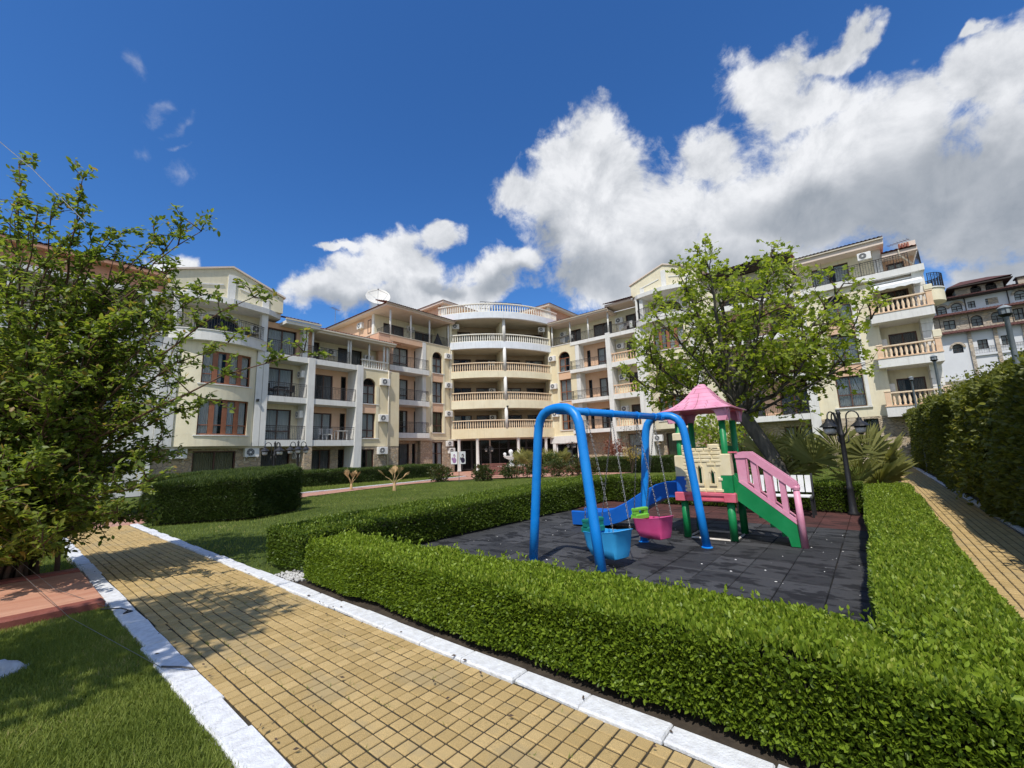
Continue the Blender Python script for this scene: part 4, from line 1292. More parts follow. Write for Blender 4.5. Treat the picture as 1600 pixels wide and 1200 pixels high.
# --- taller block beside the rotunda ---------------------------------------------------
T2 = 31.3
f2 = frame_left(T2)
W = thing('apartment_block', 'taller cream and peach apartment block with stacked balconies, left of the curved balconies', 'building', (24, T2, 0))
LV = [3.64, 6.52, 9.46]
for l in LV:
    MB(f2).box(20.85, 25.15, -0.45, 1.12, l - 0.45, l).build('balcony_slab', WHITE, W)
    railing(W, f2, [(20.92, 1.0), (20.92, -0.38), (25.08, -0.38), (25.08, 0.0)], l, l + 0.97)
D1 = [(22.1, 23.85, l + 0.02, l + 2.12) for l in LV]
D2 = [(24.55, 25.0, l + 0.02, l + 2.1) for l in LV]
mb = MB(f2)
facade(mb, 20.0, 25.6, 3.0, 12.2, 1.1, 1.4, D1 + D2)
mb.build('recess_wall', PEACH, W)
for i, h in enumerate(D1):
    window(W, f2, *h, 1.15, BROWN, 2, 0.3, CURTAIN, name='balcony_door')
for h in D2:
    window(W, f2, *h, 1.13, BROWN, 1, None, None, fw=0.05, name='service_door')
mb = MB(f2)
facade(mb, 20.0, 25.6, 0, 3.0, 0.5, 0.8, [(21.4, 23.6, 0.05, 2.75), (23.9, 24.3, 0.05, 2.75)])
mb.build('stone_wall', STONE, W)
window(W, f2, 21.4, 23.6, 0.05, 2.75, 0.58, BROWN, 2, None, GREYDRAPE, name='garden_door')
window(W, f2, 23.9, 24.3, 0.05, 2.75, 0.56, BROWN, 1, None, None, fw=0.05, name='garden_door')
MB(f2).box(20.0, 25.6, -0.2, 0.8, 3.0, 3.18).build('soffit', SOFFIT, W)
MB(f2).box(21.12, 21.47, 0.0, 1.1, 3.2, 9.1).build('jamb', WHITE, W)
MB(f2).box(21.12, 21.47, 0.0, 1.1, 9.47, 12.2).build('jamb', PEACH, W)
MB(f2).box(20.0, 21.11, 0.02, 1.1, 3.2, 12.2).build('side_wall', PEACH, W)
MB(f2).box(21.12, 24.66, -0.02, 1.1, 11.73, 12.24).build('beam', PEACH, W)
MB(f2).box(24.67, 25.06, -0.04, 1.1, 3.2, 12.2).build('pilaster', WHITE, W)
mb = MB(f2)
E = [(25.87, 27.13, 3.74, 5.70), (25.87, 27.13, 6.55, 8.60), (25.87, 27.13, 9.45, 11.56)]
facade(mb, 25.07, 28.6, 3.05, 12.25, 0, 0.3, E)
arch_fill(mb, 25.87, 27.13, 10.93, 11.56, 0, 0.3)
mb.build('wall', YELLOW, W)
for z0, z1 in ((5.71, 6.48), (8.61, 9.38)):
    MB(f2).box(25.84, 27.16, -0.02, 0.25, z0, z1).build('spandrel', PEACH, W)
    MB(f2).box(25.80, 27.35, -0.08, 0.1, z1, z1 + 0.065).build('window_sill', WHITE, W)
MB(f2).box(25.80, 27.35, -0.08, 0.1, 3.66, 3.735).build('window_sill', WHITE, W)
MB(f2).box(27.17, 27.38, -0.05, 0.05, 3.74, 10.9).build('window_surround', CREAM, W)
MB(f2).box(25.62, 25.83, -0.05, 0.05, 3.74, 10.9).build('window_surround', CREAM, W)
window(W, f2, *E[0], 0.16, BROWN, 2, 0.35, DRAPE)
window(W, f2, *E[1], 0.16, BROWN, 2, 0.35, CURTAIN)
window(W, f2, *E[2], 0.16, BROWN, 2, 0.5, CURTAIN, True)
mb = MB(f2)
facade(mb, 24.5, 28.6, 0, 3.05, 0.03, 0.33, [(25.88, 27.12, 0.1, 2.86)])
mb.build('stone_wall', STONE, W)
window(W, f2, 25.88, 27.12, 0.1, 2.86, 0.12, BROWN, 2, 0.62, CURTAIN)
MB(f2).box(20.0, 28.4, -0.05, 3.0, 12.24, 12.30).build('terrace_slab', GUTTER, W)
railing(W, f2, [(21.1, 2.0), (21.1, 0.06), (28.05, 0.06)], 12.3, 13.2)
for u in (21.2, 23.4, 25.6, 28.0):
    MB(f2).tube([(u, 0.1, 12.3), (u, 0.1, 14.6)], 0.085, 10).build('post', WHITE, W, smooth=True)
mb = MB(f2)
TD = [(22.0, 24.3, 12.35, 14.1), (25.6, 27.8, 12.35, 14.0)]
facade(mb, 21.1, 29.6, 12.3, 14.7, 2.4, 2.7, TD)
mb.build('terrace_wall', CREAM, W)
for h in TD:
    window(W, f2, *h, 2.45, BROWN, 2, None, GREYDRAPE, name='terrace_door')
MB(f2).box(28.1, 29.6, 0.5, 2.4, 12.3, 14.7).build('end_wall', CREAM, W)
# peach flank seen above the lower roof
mb = MB(f2)
mb.box(21.1, 21.4, 2.7, 12.0, 10.5, 15.0)
mb.build('flank_wall', PEACH, W)
fk = lambda u, d, z: (21.1 + d, T2 - u, z)
window(W, fk, -3.55, -3.0, 13.05, 14.35, -0.03, BROWN, 1, None, None, fw=0.06)
MB(f2).box(21.0, 21.35, 2.42, 2.75, 12.3, 14.8).build('pilaster', WHITE, W)
MB(f2).box(20.45, 28.4, -0.45, 12.0, 14.72, 14.9).build('eave', FASCIA, W)
gutter(W, f2, 20.4, 28.45, -0.45, 14.86)
mb = MB(f2)
mb.add([(20.3, -0.6, 14.92), (28.5, -0.6, 14.92), (28.5, 12.2, 14.92), (20.3, 12.2, 14.92), (24.4, 4.0, 16.3), (24.4, 9.0, 16.3)], [(0, 1, 4), (1, 2, 5, 4), (2, 3, 5), (3, 0, 4, 5)])
mb.build('roof', TILES, W)
slope_roof('roof_tiles', W, f2, 20.3, 28.5, -0.62, 14.96, 1.2, 15.56, TILES)
MB(f2).box(21.2, 36.0, 3.0, 12.0, 0, 14.7).build('solid_backing', CREAM, W)  # solid fill added inside the block to keep light out
downpipe(W, f2, 28.05, -0.07, 3.0, 12.2)
ac(21.1, T2 + 4.6, 13.75, FR_, 'air conditioner on peach flank wall under the satellite dish', 1.0)
ac(24.95, T2 + 2.4, 13.75, FL, 'air conditioner between terrace doors below the satellite dish')
for z, n in ((11.02, 'right of the tall block\'s arched window, beside the curved balconies'), (8.10, 'one floor under the tall block\'s arched window'), (5.30, 'two floors under the tall block\'s arched window')):
    ac(27.75, T2, z, FL, 'air conditioner ' + n, 0.95)
ac(27.85, T2 + 0.02, 2.45, FL, 'upper of two air conditioners stacked on the stone wall by the entrance', 0.9)
ac(28.1, T2 + 0.02, 1.78, FL, 'lower of two air conditioners stacked on the stone wall by the entrance', 0.9)

# --- the rounded corner with five curved balconies --------------------------------------
W = thing('curved_corner', 'rounded corner of the building with five tiers of curved balconies over columns', 'building', (32, 28, 0))
PL, PR = np.array([28.1, 31.3]), np.array([36.7, 24.95])
NV = np.array([-0.594, -0.804])
EV = (PR - PL) / np.linalg.norm(PR - PL)
CH = float(np.linalg.norm(PR - PL))
def cpt(s, off, sag=1.35):
    """s along the chord from 0 to 1, off towards the courtyard"""
    p = PL + EV * CH * s + NV * (off + sag * (1 - (2 * s - 1) ** 2))
    return (float(p[0]), float(p[1]))
LEV = [(3.11, 4.01, 4.88), (6.01, 6.80, 7.62), (9.07, 9.72, 10.60), (12.04, 12.74, 13.54), (15.06, 15.69, 16.61)]
NSEG = 24
for k, (zb, zt, zr) in enumerate(LEV):
    s0, s1, off = (0.0, 1.0, 0.0) if k < 4 else (-0.10, 1.10, 0.15)
    sg = 1.35 if k < 4 else 1.6
    ss = [s0 + (s1 - s0) * i / NSEG for i in range(NSEG + 1)]
    arc = [cpt(s, off, sg) for s in ss]
    back = [cpt(s, off - 0.35, sg) for s in ss]
    mt = [YELLOW, CREAM, CREAM, COOLWHITE, COOLWHITE][k]
    mb = MB()
    for i in range(NSEG):
        mb.prism([arc[i], arc[i + 1], back[i + 1], back[i]], zb, zt, 2)
    mb.build('balcony_parapet', mt, W)
    slab = [cpt(s, off - 0.36, sg) for s in ss] + [cpt(s1, -2.6, 0), cpt(s0, -2.6, 0)]
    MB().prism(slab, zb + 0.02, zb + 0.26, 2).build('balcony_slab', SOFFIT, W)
    rl = [cpt(s, off - 0.14, sg) for s in ss]
    balustrade(W, IDENT, rl, zt, zr, [BALUS, BALUS, BALUS, BALW, BALW][k], 0.235, 6)
    if k < 4:
        c = cpt(0.5, -0.14)
        MB().tube([(c[0], c[1], zt), (c[0], c[1], LEV[k + 1][0] + 0.05)], 0.17, 14).build('column', WHITE, W, smooth=True)
        # back wall with brown doors, side cheeks
        wf = lambda u, d, z: (float(PL[0] + EV[0] * u - NV[0] * (2.0 + d)), float(PL[1] + EV[1] * u - NV[1] * (2.0 + d)), z)
        zt2 = LEV[k + 1][0] + 0.02
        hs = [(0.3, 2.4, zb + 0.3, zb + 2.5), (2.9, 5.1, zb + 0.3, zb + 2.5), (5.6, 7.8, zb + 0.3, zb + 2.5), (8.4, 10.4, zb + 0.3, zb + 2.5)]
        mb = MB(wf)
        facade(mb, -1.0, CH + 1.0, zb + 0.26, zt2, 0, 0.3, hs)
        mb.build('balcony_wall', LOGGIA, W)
        for h in hs:
            window(W, wf, *h, 0.06, BROWN, 2, None, random.choice((CURTAIN, GREYDRAPE, None)), name='balcony_door')
        MB(wf).box(5.2, 5.5, -2.0, 0, zb + 0.26, zt2).build('party_wall', CREAM, W)
    for s, a, b in ((0.0, -0.05, 0.05), (1.0, -0.05, 0.05)):
        if k < 4:
            p, q = cpt(s, 0.0, 0), cpt(s, -1.6, 0)
            ex, ey = EV * 0.22 * (1 if s == 0 else -1)
            MB().prism([p, (p[0] + ex, p[1] + ey), (q[0] + ex, q[1] + ey), q], zb + 0.26, LEV[k + 1][0], 2).build('cheek_wall', CREAM, W)
wall_lamp(W, IDENT, cpt(0.5, 0.02)[0], cpt(0.5, 0.10)[1], 6.05)
for s in (0.075, 0.235, 0.61, 0.90):
    c = cpt(s, -0.30)
    MB().lathe([(0.20, 0), (0.20, 0.08), (0.165, 0.14), (0.15, 2.85), (0.19, 2.95), (0.19, 3.14)], (c[0], c[1], 0), 14).build('entrance_column', WHITE, W, smooth=True)
wf = lambda u, d, z: (float(PL[0] + EV[0] * u - NV[0] * (1.0 + d)), float(PL[1] + EV[1] * u - NV[1] * (1.0 + d)), z)
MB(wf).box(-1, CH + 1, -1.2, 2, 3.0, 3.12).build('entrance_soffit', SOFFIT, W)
for u in (0.3, 2.2, 4.1, 6.0, 7.9):
    window(W, wf, u, u + 1.85, 0.1, 2.98, 0.0, IRON, 2, 0.70, None, False, 0.06, 1.8, name='entrance_glazing')
MB(wf).box(3.98, 4.10, -0.05, 0.1, 0, 3.0).build('mullion', PALESTEEL, W)
MB(wf).box(-1, CH + 1, 0.5, 5, 0, 3.0).build('solid_backing', DARKROOM, W)
MB().prism([cpt(0, -3.0, 0), cpt(1, -3.0, 0), (44, 25.2), (44, 38), (29, 38)], 3.0, 15.3, 2).build('core_wall', CREAM, W)
# set-back penthouses on the roof
for (x0, x1, y0, y1, nm) in ((29.7, 37.0, 34.0, 42.0, 0), (39.6, 48.0, 27.0, 36.0, 1)):
    zt = 17.9 if nm == 0 else 18.3
    MB().box(x0, x1, y0, y1, 14.9, zt).build('penthouse_wall', PEACH if nm == 0 else TERRA, W)
    MB().box(x0 - 0.02, x0 + 0.45, y0 - 0.02, y0 + 0.45, 14.9, zt - 0.02).build('penthouse_pilaster', WHITE, W)
    MB().box(x0 - 0.55, x1 + 0.5, y0 - 0.55, y1 + 0.5, zt, zt + 0.24).build('penthouse_eave', FASCIA, W)
    mb = MB()
    a, b, c, d = x0 - 0.65, x1 + 0.6, y0 - 0.65, y1 + 0.6
    mb.add([(a, c, zt + .25), (b, c, zt + .25), (b, d, zt + .25), (a, d, zt + .25), ((a + b) / 2, c + 3, zt + .9), ((a + b) / 2, d - 3, zt + .9)], [(0, 1, 4), (1, 2, 5, 4), (2, 3, 5), (3, 0, 4, 5)])
    mb.build('penthouse_roof', TILES, W)
    downpipe(W, IDENT, x0 - 0.1, y0 + 0.7 if nm == 0 else y0 + 0.3, 15, zt)
ac(29.7, 36.3, 16.6, FR_, 'air conditioner on peach penthouse wall left of the roof balustrade', 1.1)
ac(42.0, 27.0, 16.6, FL, 'air conditioner on brick-coloured penthouse wall right of the roof balustrade', 1.1)
mb = MB()
c0, c1 = cpt(0.30, -1.3), cpt(0.72, -1.3)
for z in (16.6, 17.35):
    mb.tube([(*c0, z), (*c1, z)], 0.03, 4)
for i in range(9):
    t_ = i / 8
    mb.tube([(c0[0] + (c1[0] - c0[0]) * t_, c0[1] + (c1[1] - c0[1]) * t_, 15.7), (c0[0] + (c1[0] - c0[0]) * t_, c0[1] + (c1[1] - c0[1]) * t_, 17.35 + (0.12 if 2 < i < 6 else 0))], 0.022, 4)
    if i < 8:
        t2 = (i + 1) / 8
        mb.tube([(c0[0] + (c1[0] - c0[0]) * t_, c0[1] + (c1[1] - c0[1]) * t_, 16.6), (c0[0] + (c1[0] - c0[0]) * t2, c0[1] + (c1[1] - c0[1]) * t2, 17.3)], 0.018, 4)
mb.build('roof_railing', IRON, W, kind='stuff')
ca = math.atan2(NV[1], NV[0]) + PI / 2
for s, k, lb in ((0.06, 3, 'air conditioner at the left end of the topmost covered curved balcony'), (0.92, 3, 'air conditioner at the right end of the topmost covered curved balcony')):
    c = cpt(s, -0.7, 0.9)
    ac(c[0], c[1], LEV[k + 1][0] - 0.72, ca, lb, 0.9)
for k, nm in enumerate(('lowest', 'second lowest', 'third', 'uppermost')):
    c = cpt(0.42, -1.45, 0)
    ac(c[0], c[1], LEV[k][1] + 1.05, ca, 'shaded air conditioner left of the round column on the %s covered curved balcony' % nm, 0.85)

# --- right wing ------------------------------------------------------------------------
S1 = 36.7
fr = frame_right(S1)
W = thing('apartment_wing', 'cream apartment wing with balustraded balconies behind the maple and the playground', 'building', (S1, 8, 0), 0)
RL = [3.62, 6.64, 9.70, 12.62]
# a: arched window column next to the rotunda
mb = MB(fr)
E = [(-24.03, -22.66, 3.73, 5.85), (-24.03, -22.66, 6.71, 8.91), (-24.03, -22.66, 9.74, 11.84)]
facade(mb, -25.4, -22.0, 3.14, 12.6, 0, 0.3, E)
arch_fill(mb, -24.03, -22.66, 11.17, 11.84, 0, 0.3)
mb.build('wall', YELLOW, W)
for z0, z1 in ((5.86, 6.64), (8.92, 9.66)):
    MB(fr).box(-24.06, -22.63, -0.02, 0.25, z0, z1).build('spandrel', PEACH, W)
    MB(fr).box(-24.2, -22.5, -0.08, 0.1, z1, z1 + 0.065).build('window_sill', WHITE, W)
MB(fr).box(-24.2, -22.5, -0.08, 0.1, 3.65, 3.72).build('window_sill', WHITE, W)
MB(fr).box(-24.28, -24.07, -0.05, 0.05, 3.73, 11.1).build('window_surround', CREAM, W)
for i, h in enumerate(E):
    window(W, fr, *h, 0.16, REDWOOD, 2, 0.42, CURTAIN, i == 2)
MB(fr).box(-25.4, -21.5, -0.25, 0.3, 2.42, 3.14).build('shop_fascia', WHITE, W)
for u in (-25.1, -22.2):
    MB(fr).box(u, u + 0.35, -0.22, 0.3, 0, 2.42).build('shop_pier', WHITE, W)
window(W, fr, -24.74, -22.2, 0.1, 2.40, 0.0, WHITEWOOD, 1, None, None, False, 0.07, 2.5, name='shop_window')
# b: balconies
for i, l in enumerate(RL):
    MB(fr).box(-22.5, -18.5, -0.35 if i < 3 else -0.05, 1.1, l - 0.34, l).build('balcony_slab', WHITE, W)
    if i < 3:
        railing(W, fr, [(-22.45, 0.0), (-22.45, -0.28), (-18.52, -0.28)], l, l + 0.9)
DD = [(-20.0, -18.5, l + 0.03, l + 2.0) for l in RL[:3]]
DS = [(-21.2, -20.8, l + 0.03, l + 2.0) for l in RL[:3]]
mb = MB(fr)
facade(mb, -22.0, -18.4, 3.3, 12.6, 1.0, 1.3, DD + DS)
mb.build('recess_wall', PEACH, W)
for h in DD:
    window(W, fr, *h, 1.06, BROWN, 2, 0.3, CURTAIN, name='balcony_door')
for h in DS:
    window(W, fr, *h, 1.04, BROWN, 1, None, None, fw=0.05, name='service_door')
MB(fr).box(-21.99, -21.55, 0.0, 1.0, 3.3, 12.6).build('pilaster', WHITE, W)
MB(fr).box(-22.0, -17.9, 0.9, 1.2, 0, 3.3).build('stone_wall', STONE, W)
# c, d, e: pillars and the balustraded recess
MB(fr).prism([(-18.45, 0), (-17.9, 0), (-18.02, 3.3), (-18.02, 12.77), (-18.49, 12.77), (-18.49, 3.3)], -0.12, 1.1, 1).build('pillar', WHITE, W)
MB(fr).box(-14.98, -14.5, -0.12, 1.1, 0, 15.55).build('pillar', WHITE, W)
for i, l in enumerate(RL):
    MB(fr).box(-18.03, -14.97, -0.06, 1.2, l - 0.36, l + (0.1 if i < 3 else 0)).build('balcony_slab', WHITE, W)
    if i < 3:
        balustrade(W, fr, [(-18.02, 0.12), (-14.98, 0.12)], l + 0.1, l + 0.98, BALP, 0.25)
D3 = [(-16.9, -15.2, l + 0.03, l + 2.1) for l in RL[:3]]
mb = MB(fr)
facade(mb, -18.0, -14.9, 3.3, 12.6, 1.1, 1.4, D3)
mb.build('recess_wall', CREAM, W)
for h in D3:
    window(W, fr, *h, 1.16, BROWN, 2, None, GREYDRAPE, name='balcony_door')
mb = MB(fr)
facade(mb, -18.0, -14.9, 0, 3.3, 0.8, 1.1, [(-17.3, -14.95, 0.05, 3.0)])
mb.build('stone_wall', LEDGE, W)
window(W, fr, -17.3, -14.95, 0.05, 3.0, 0.86, BROWN, 2, 0.62, CURTAIN, name='garden_door')
# top storey of b..d
mb = MB(fr)
TD = [(-23.6, -22.1, 12.65, 14.4), (-20.6, -18.5, 12.65, 14.4), (-17.0, -15.2, 12.65, 14.6)]
facade(mb, -26.0, -14.9, 12.62, 15.2, 1.6, 1.9, TD)
mb.build('terrace_wall', CREAM, W)
for h in TD:
    window(W, fr, *h, 1.66, BROWN, 2, None, GREYDRAPE, name='terrace_door')
railing(W, fr, [(-24.9, 0.05), (-15.0, 0.05)], 12.63, 13.5)
for u in (-24.75, -22.5, -20.37, -18.17):
    MB(fr).tube([(u, 0.1, 12.62), (u, 0.1, 14.95)], 0.085, 10).build('post', WHITE, W, smooth=True)
MB(fr).box(-25.0, -17.9, -0.35, 1.8, 14.86, 15.02).build('eave', FASCIA, W)
gutter(W, fr, -25.0, -17.9, -0.35, 15.0)
slope_roof('roof', W, fr, -25.0, -17.9, -0.5, 15.1, 3.5, 16.3, TILES)
slope_roof('roof', W, fr, -18.4, -15.4, -0.6, 15.5, 3.5, 16.9, TILES)
MB(fr).box(-18.2, -15.5, -0.35, 1.6, 15.25, 15.45).build('eave', FASCIA, W)
MB(fr).box(-25.4, -22.0, -0.04, 1.6, 12.56, 12.63).build('terrace_slab', WHITE, W)
# f: gabled bay behind the maple
gable_bay(W, fr, -15.55, 3.2, [(3.9, 6.0), (6.95, 9.0), (10.0, 11.95)], 13.2, 15.6, CREAM, 2.85)
# g: recessed balconies behind the trunk
MB(fr).box(-9.9, -8.5, 0, 0.3, 0, 15.4).build('wall', CREAM, W)
for i, l in enumerate(RL):
    MB(fr).box(-8.5, -3.07, -0.3, 1.2, l - 0.36, l + 0.06).build('balcony_slab', WHITE, W)
    railing(W, fr, [(-8.45, -0.22), (-3.08, -0.22)], l + 0.06, l + 0.96, scroll=False)
D4 = [(-7.6, -6.0, l + 0.08, l + 2.2) for l in RL[:3]] + [(-4.95, -3.1, l + 0.08, l + 2.2) for l in RL[:3]]
mb = MB(fr)
facade(mb, -8.5, -3.0, 3.3, 12.6, 1.1, 1.4, D4)
mb.build('recess_wall', PEACH, W)
for h in D4:
    window(W, fr, *h, 1.16, REDWOOD, 2, None, GREYDRAPE, name='balcony_door')
MB(fr).box(-7.06, -6.62, -0.28, 0.3, 0, 3.28).build('pillar', WHITE, W)
MB(fr).prism([(-3.15, 0), (-2.55, 0), (-2.5, 3.3), (-2.5, 12.2), (-3.06, 12.2), (-3.06, 3.3)], -0.34, 1.1, 1).build('pillar', WHITE, W)
mb = MB(fr)
facade(mb, -8.5, -2.5, 0, 3.27, 0.9, 1.2, [(-4.9, -3.2, 0.05, 2.85), (-8.3, -6.9, 0.05, 2.85)])
mb.build('stone_wall', LEDGE, W)
for a, b in ((-4.9, -3.2), (-8.3, -6.9)):
    window(W, fr, a, b, 0.05, 2.85, 0.96, BROWN, 2, None, CURTAIN, name='garden_door')
mb = MB(fr)
facade(mb, -9.9, -2.5, 12.6, 15.3, 0.9, 1.2, [(-8.0, -5.2, 12.68, 14.6)])
mb.build('top_wall', CREAM, W)
window(W, fr, -8.0, -5.2, 12.68, 14.6, 0.96, BROWN, 2, None, GREYDRAPE, name='terrace_door')
MB(fr).box(-9.3, -2.9, -0.6, 1.2, 15.35, 15.55).build('eave', FARDARK, W)
slope_roof('roof', W, fr, -9.3, -2.9, -0.75, 15.58, 3.5, 16.6, TILES)
# h: wall with tall arched window
mb = MB(fr)
E = [(-1.42, 0.08, 3.90, 6.0), (-1.42, 0.08, 6.86, 9.0), (-1.42, 0.08, 9.88, 11.80)]
facade(mb, -2.5, 1.33, 3.18, 12.2, 0, 0.3, E)
arch_fill(mb, -1.42, 0.08, 11.06, 11.80, 0, 0.3)
mb.build('wall', CREAM, W)
for z0, z1 in ((6.01, 6.79), (9.01, 9.80)):
    MB(fr).box(-1.45, 0.11, -0.02, 0.25, z0, z1).build('spandrel', PEACH, W)
    MB(fr).box(-1.65, 0.35, -0.08, 0.1, z1, z1 + 0.065).build('window_sill', WHITE, W)
MB(fr).box(-1.65, 0.35, -0.10, 0.1, 3.80, 3.88).build('window_sill', WHITE, W)
MB(fr).box(0.12, 0.32, -0.05, 0.05, 3.90, 11.0).build('window_surround', WHITE, W)
for i, h in enumerate(E):
    window(W, fr, *h, 0.14, BROWN, 2, None if i else 0.4, CURTAIN, i == 2)
mb = MB(fr)
facade(mb, -2.5, 1.9, 0, 3.16, -0.05, 0.3, [(-0.25, 0.5, 0.05, 3.04)])
mb.build('stone_wall', LEDGE, W)
window(W, fr, -0.25, 0.5, 0.05, 3.04, 0.1, IRON, 1, None, GREYDRAPE, name='garden_door')
# i: projecting balconies at the end
D5 = [(1.75, 3.15, 3.7, 5.6), (1.75, 3.15, 6.75, 8.65), (1.75, 3.15, 9.72, 11.6)]
mb = MB(fr)
facade(mb, 1.33, 4.0, 3.18, 12.2, 1.2, 1.5, D5)
mb.build('recess_wall', CREAM, W)
for h in D5:
    window(W, fr, *h, 1.26, BROWN, 2, None, GREYDRAPE, name='balcony_door')
for z in (3.2, 6.2, 9.2):
    pier = MB(fr)
    for k in range(5):
        pier.box(3.32, 3.87, -0.02, 1.2, z + 0.6 + k * 0.5, z + 1.05 + k * 0.5)
    pier.box(3.36, 3.83, 0.02, 1.2, z, z + 3.05)
    pier.build('rusticated_pier', WHITE, W)
BM = None
for z0, z1, zr in ((3.05, 3.68, 4.60), (6.20, 6.76, 7.60), (9.15, 9.72, 10.62)):
    MB(fr).box(0.97, 3.98, -0.8, 1.2, z0, z1).build('balcony_slab', WHITE, W)
    MB(fr).box(0.93, 4.02, -0.84, -0.45, z1, z1 + 0.07).build('base_rail', BALP, W)
    MB(fr).box(1.2, 3.76, -0.78, -0.52, zr - 0.09, zr).build('handrail', BALUS, W)
    for u in (1.0, 3.72):
        MB(fr).box(u, u + 0.27, -0.80, -0.5, z1 + 0.07, zr + 0.02).build('newel_post', BALP, W)
        MB(fr).bev(u - 0.03, u + 0.30, -0.83, -0.47, zr + 0.02, zr + 0.10, 0.02).build('newel_cap', BALUS, W)
    if BM is None:
        mb = MB()
        h = zr - 0.09 - z1 - 0.07
        mb.lathe([(r * 1.25, z / 0.60 * h) for r, z in BAL_PROF], (0, 0, 0), 8)
        BM = bpy.data.meshes.new('baluster')
        BM.from_pydata(mb.v, [], mb.f)
        BM.materials.append(BALUS)
        BM.polygons.foreach_set('use_smooth', [True] * len(BM.polygons))
    for k in range(10):
        o = bpy.data.objects.new('baluster', BM)
        link(o, W)
        x, y, z = fr(1.42 + k * 0.242, -0.65, z1 + 0.07)
        o.location = (x - W.location.x, y - W.location.y, z)
MB(fr).bev(3.68, 4.06, -0.84, -0.46, 7.72, 8.15, 0.03).build('planter_block', CREAM, W)
MB(fr).bev(3.68, 4.06, -0.84, -0.46, 10.74, 11.05, 0.03).build('planter_block', CREAM, W)
aw = MB(fr)
n = 14
vs = []
for i in range(n + 1):
    u = 1.34 + 2.4 * i / n
    vs += [(u, 0.2, 11.95), (u, -0.55, 11.55), (u, -0.57, 11.33 + 0.03 * math.sin(i * 1.9))]
aw.add(vs, [(3 * i, 3 * i + 3, 3 * i + 4, 3 * i + 1) for i in range(n)] + [(3 * i + 1, 3 * i + 4, 3 * i + 5, 3 * i + 2) for i in range(n)])
t = thing('awning', 'white scalloped awning pulled out over the uppermost balcony of the right wing', 'awning', (S1, -2.5, 11.9))
aw.build('cloth', AWNING, t)
MB(fr).tube([(1.34, 0.1, 11.98), (3.74, 0.1, 11.98)], 0.06, 8).build('roller', PVC, t)
# top terrace of h, i
MB(fr).box(-2.6, 3.95, -0.25, 1.6, 12.2, 12.62).build('terrace_slab', WHITE, W)
railing(W, fr, [(-2.5, -0.2), (3.3, -0.2)], 12.62, 13.58, step=0.14)
mb = MB(fr)
facade(mb, -2.6, 2.1, 12.62, 14.8, 1.0, 1.3, [(-1.9, 0.3, 12.68, 14.3)])
mb.build('top_wall', CREAM, W)
window(W, fr, -1.9, 0.3, 12.68, 14.3, 1.06, BROWN, 2, None, CURTAIN, name='terrace_door')
MB(fr).box(1.65, 2.1, 0.85, 1.3, 12.62, 14.7).build('corner_pier', WHITE, W)
MB(fr).box(-2.75, 2.28, -0.1, 6.0, 14.60, 14.92).build('eave', FASCIA, W)
gutter(W, fr, -2.75, 2.3, -0.1, 14.93)
slope_roof('roof', W, fr, -2.8, 2.3, -0.25, 15.05, 4.5, 16.5, TILES)
mb = MB(fr)
facade(mb, 2.1, 3.7, 12.62, 13.9, 1.3, 1.6, [(2.3, 3.2, 12.68, 13.55)])
mb.build('top_wall', PEACH, W)
window(W, fr, 2.3, 3.2, 12.68, 13.55, 1.36, BROWN, 2, None, CURTAIN, name='terrace_door')
MB(fr).box(2.1, 3.85, 0.2, 5.0, 13.75, 13.98).build('eave', FASCIA, W)
slope_roof('roof', W, fr, 2.1, 3.85, 0.1, 14.02, 3.0, 14.6, TILES)
MB(fr).box(3.1, 3.85, 0.5, 1.6, 14.0, 14.52).build('parapet_block', FASCIA, W)
for k in range(4):
    MB(fr).tube([(3.05 + 0.14 * k, 0.42, 13.98), (3.05 + 0.14 * k, 0.42, 14.45)], 0.06, 6).build('ridge_tile', TILES, W)
MB(fr).tube([(2.95, 0.15, 14.0), (2.95, 0.15, 13.6), (3.7, 0.9, 12.9)], 0.045, 8).build('downpipe', GUTTER, W)
mb = MB(fr)
for (a, b) in (((3.45, -0.1, 12.62), (3.85, 0.3, 13.75)), ((3.95, 0.9, 12.62), (3.85, 0.3, 13.75)), ((3.45, -0.1, 12.62), (3.95, 0.9, 12.62))):
    mb.tube([a, b], 0.035, 4)
for k in range(1, 7):
    mb.tube([(3.45 + 0.07 * k, -0.1 + 0.14 * k, 12.62), (3.83, 0.32, 13.7)], 0.014, 4)
mb.build('end_screen', IRON, W, kind='stuff')
# round side balcony
c = (37.7, -4.02)
arc = [(c[0] + 0.95 * math.cos(a), c[1] + 0.75 * math.sin(a)) for a in [-PI + PI * i / 14 for i in range(15)]]
MB().prism(arc, 10.2, 11.0, 2).build('round_balcony', CREAM, W)
MB().prism([(c[0] + (p[0] - c[0]) * 1.07, c[1] + (p[1] - c[1]) * 1.07) for p in arc], 11.0, 11.07, 2).build('coping', WHITE, W)
railing(W, IDENT, arc, 11.07, 12.0, step=0.12)
MB(fr).box(-25.4, 3.87, 2.6, 10.0, 0, 12.6).build('solid_backing', CREAM, W)  # added mass behind the right wing, blocks light from the back
MB(fr).box(1.9, 3.87, 1.85, 2.6, 0, 12.6).build('end_wall', CREAM, W)
ac(S1, 24.72, 11.0, FR_, 'air conditioner left of the right wing\'s arched window near the curved balconies')
ac(S1, 24.66, 8.05, FR_, 'air conditioner on yellow wall one floor below the right wing\'s arched window')
ac(S1, 24.60, 5.15, FR_, 'air conditioner on yellow wall framed by the blue swing arch')
ac(S1 + 1.6, 24.2, 13.9, FR_, 'air conditioner in the shaded left corner of the right wing\'s top terrace', 0.9)
ac(S1 + 1.6, 17.6, 13.9, FR_, 'air conditioner on top terrace right of the white posts, left of the maple crown')
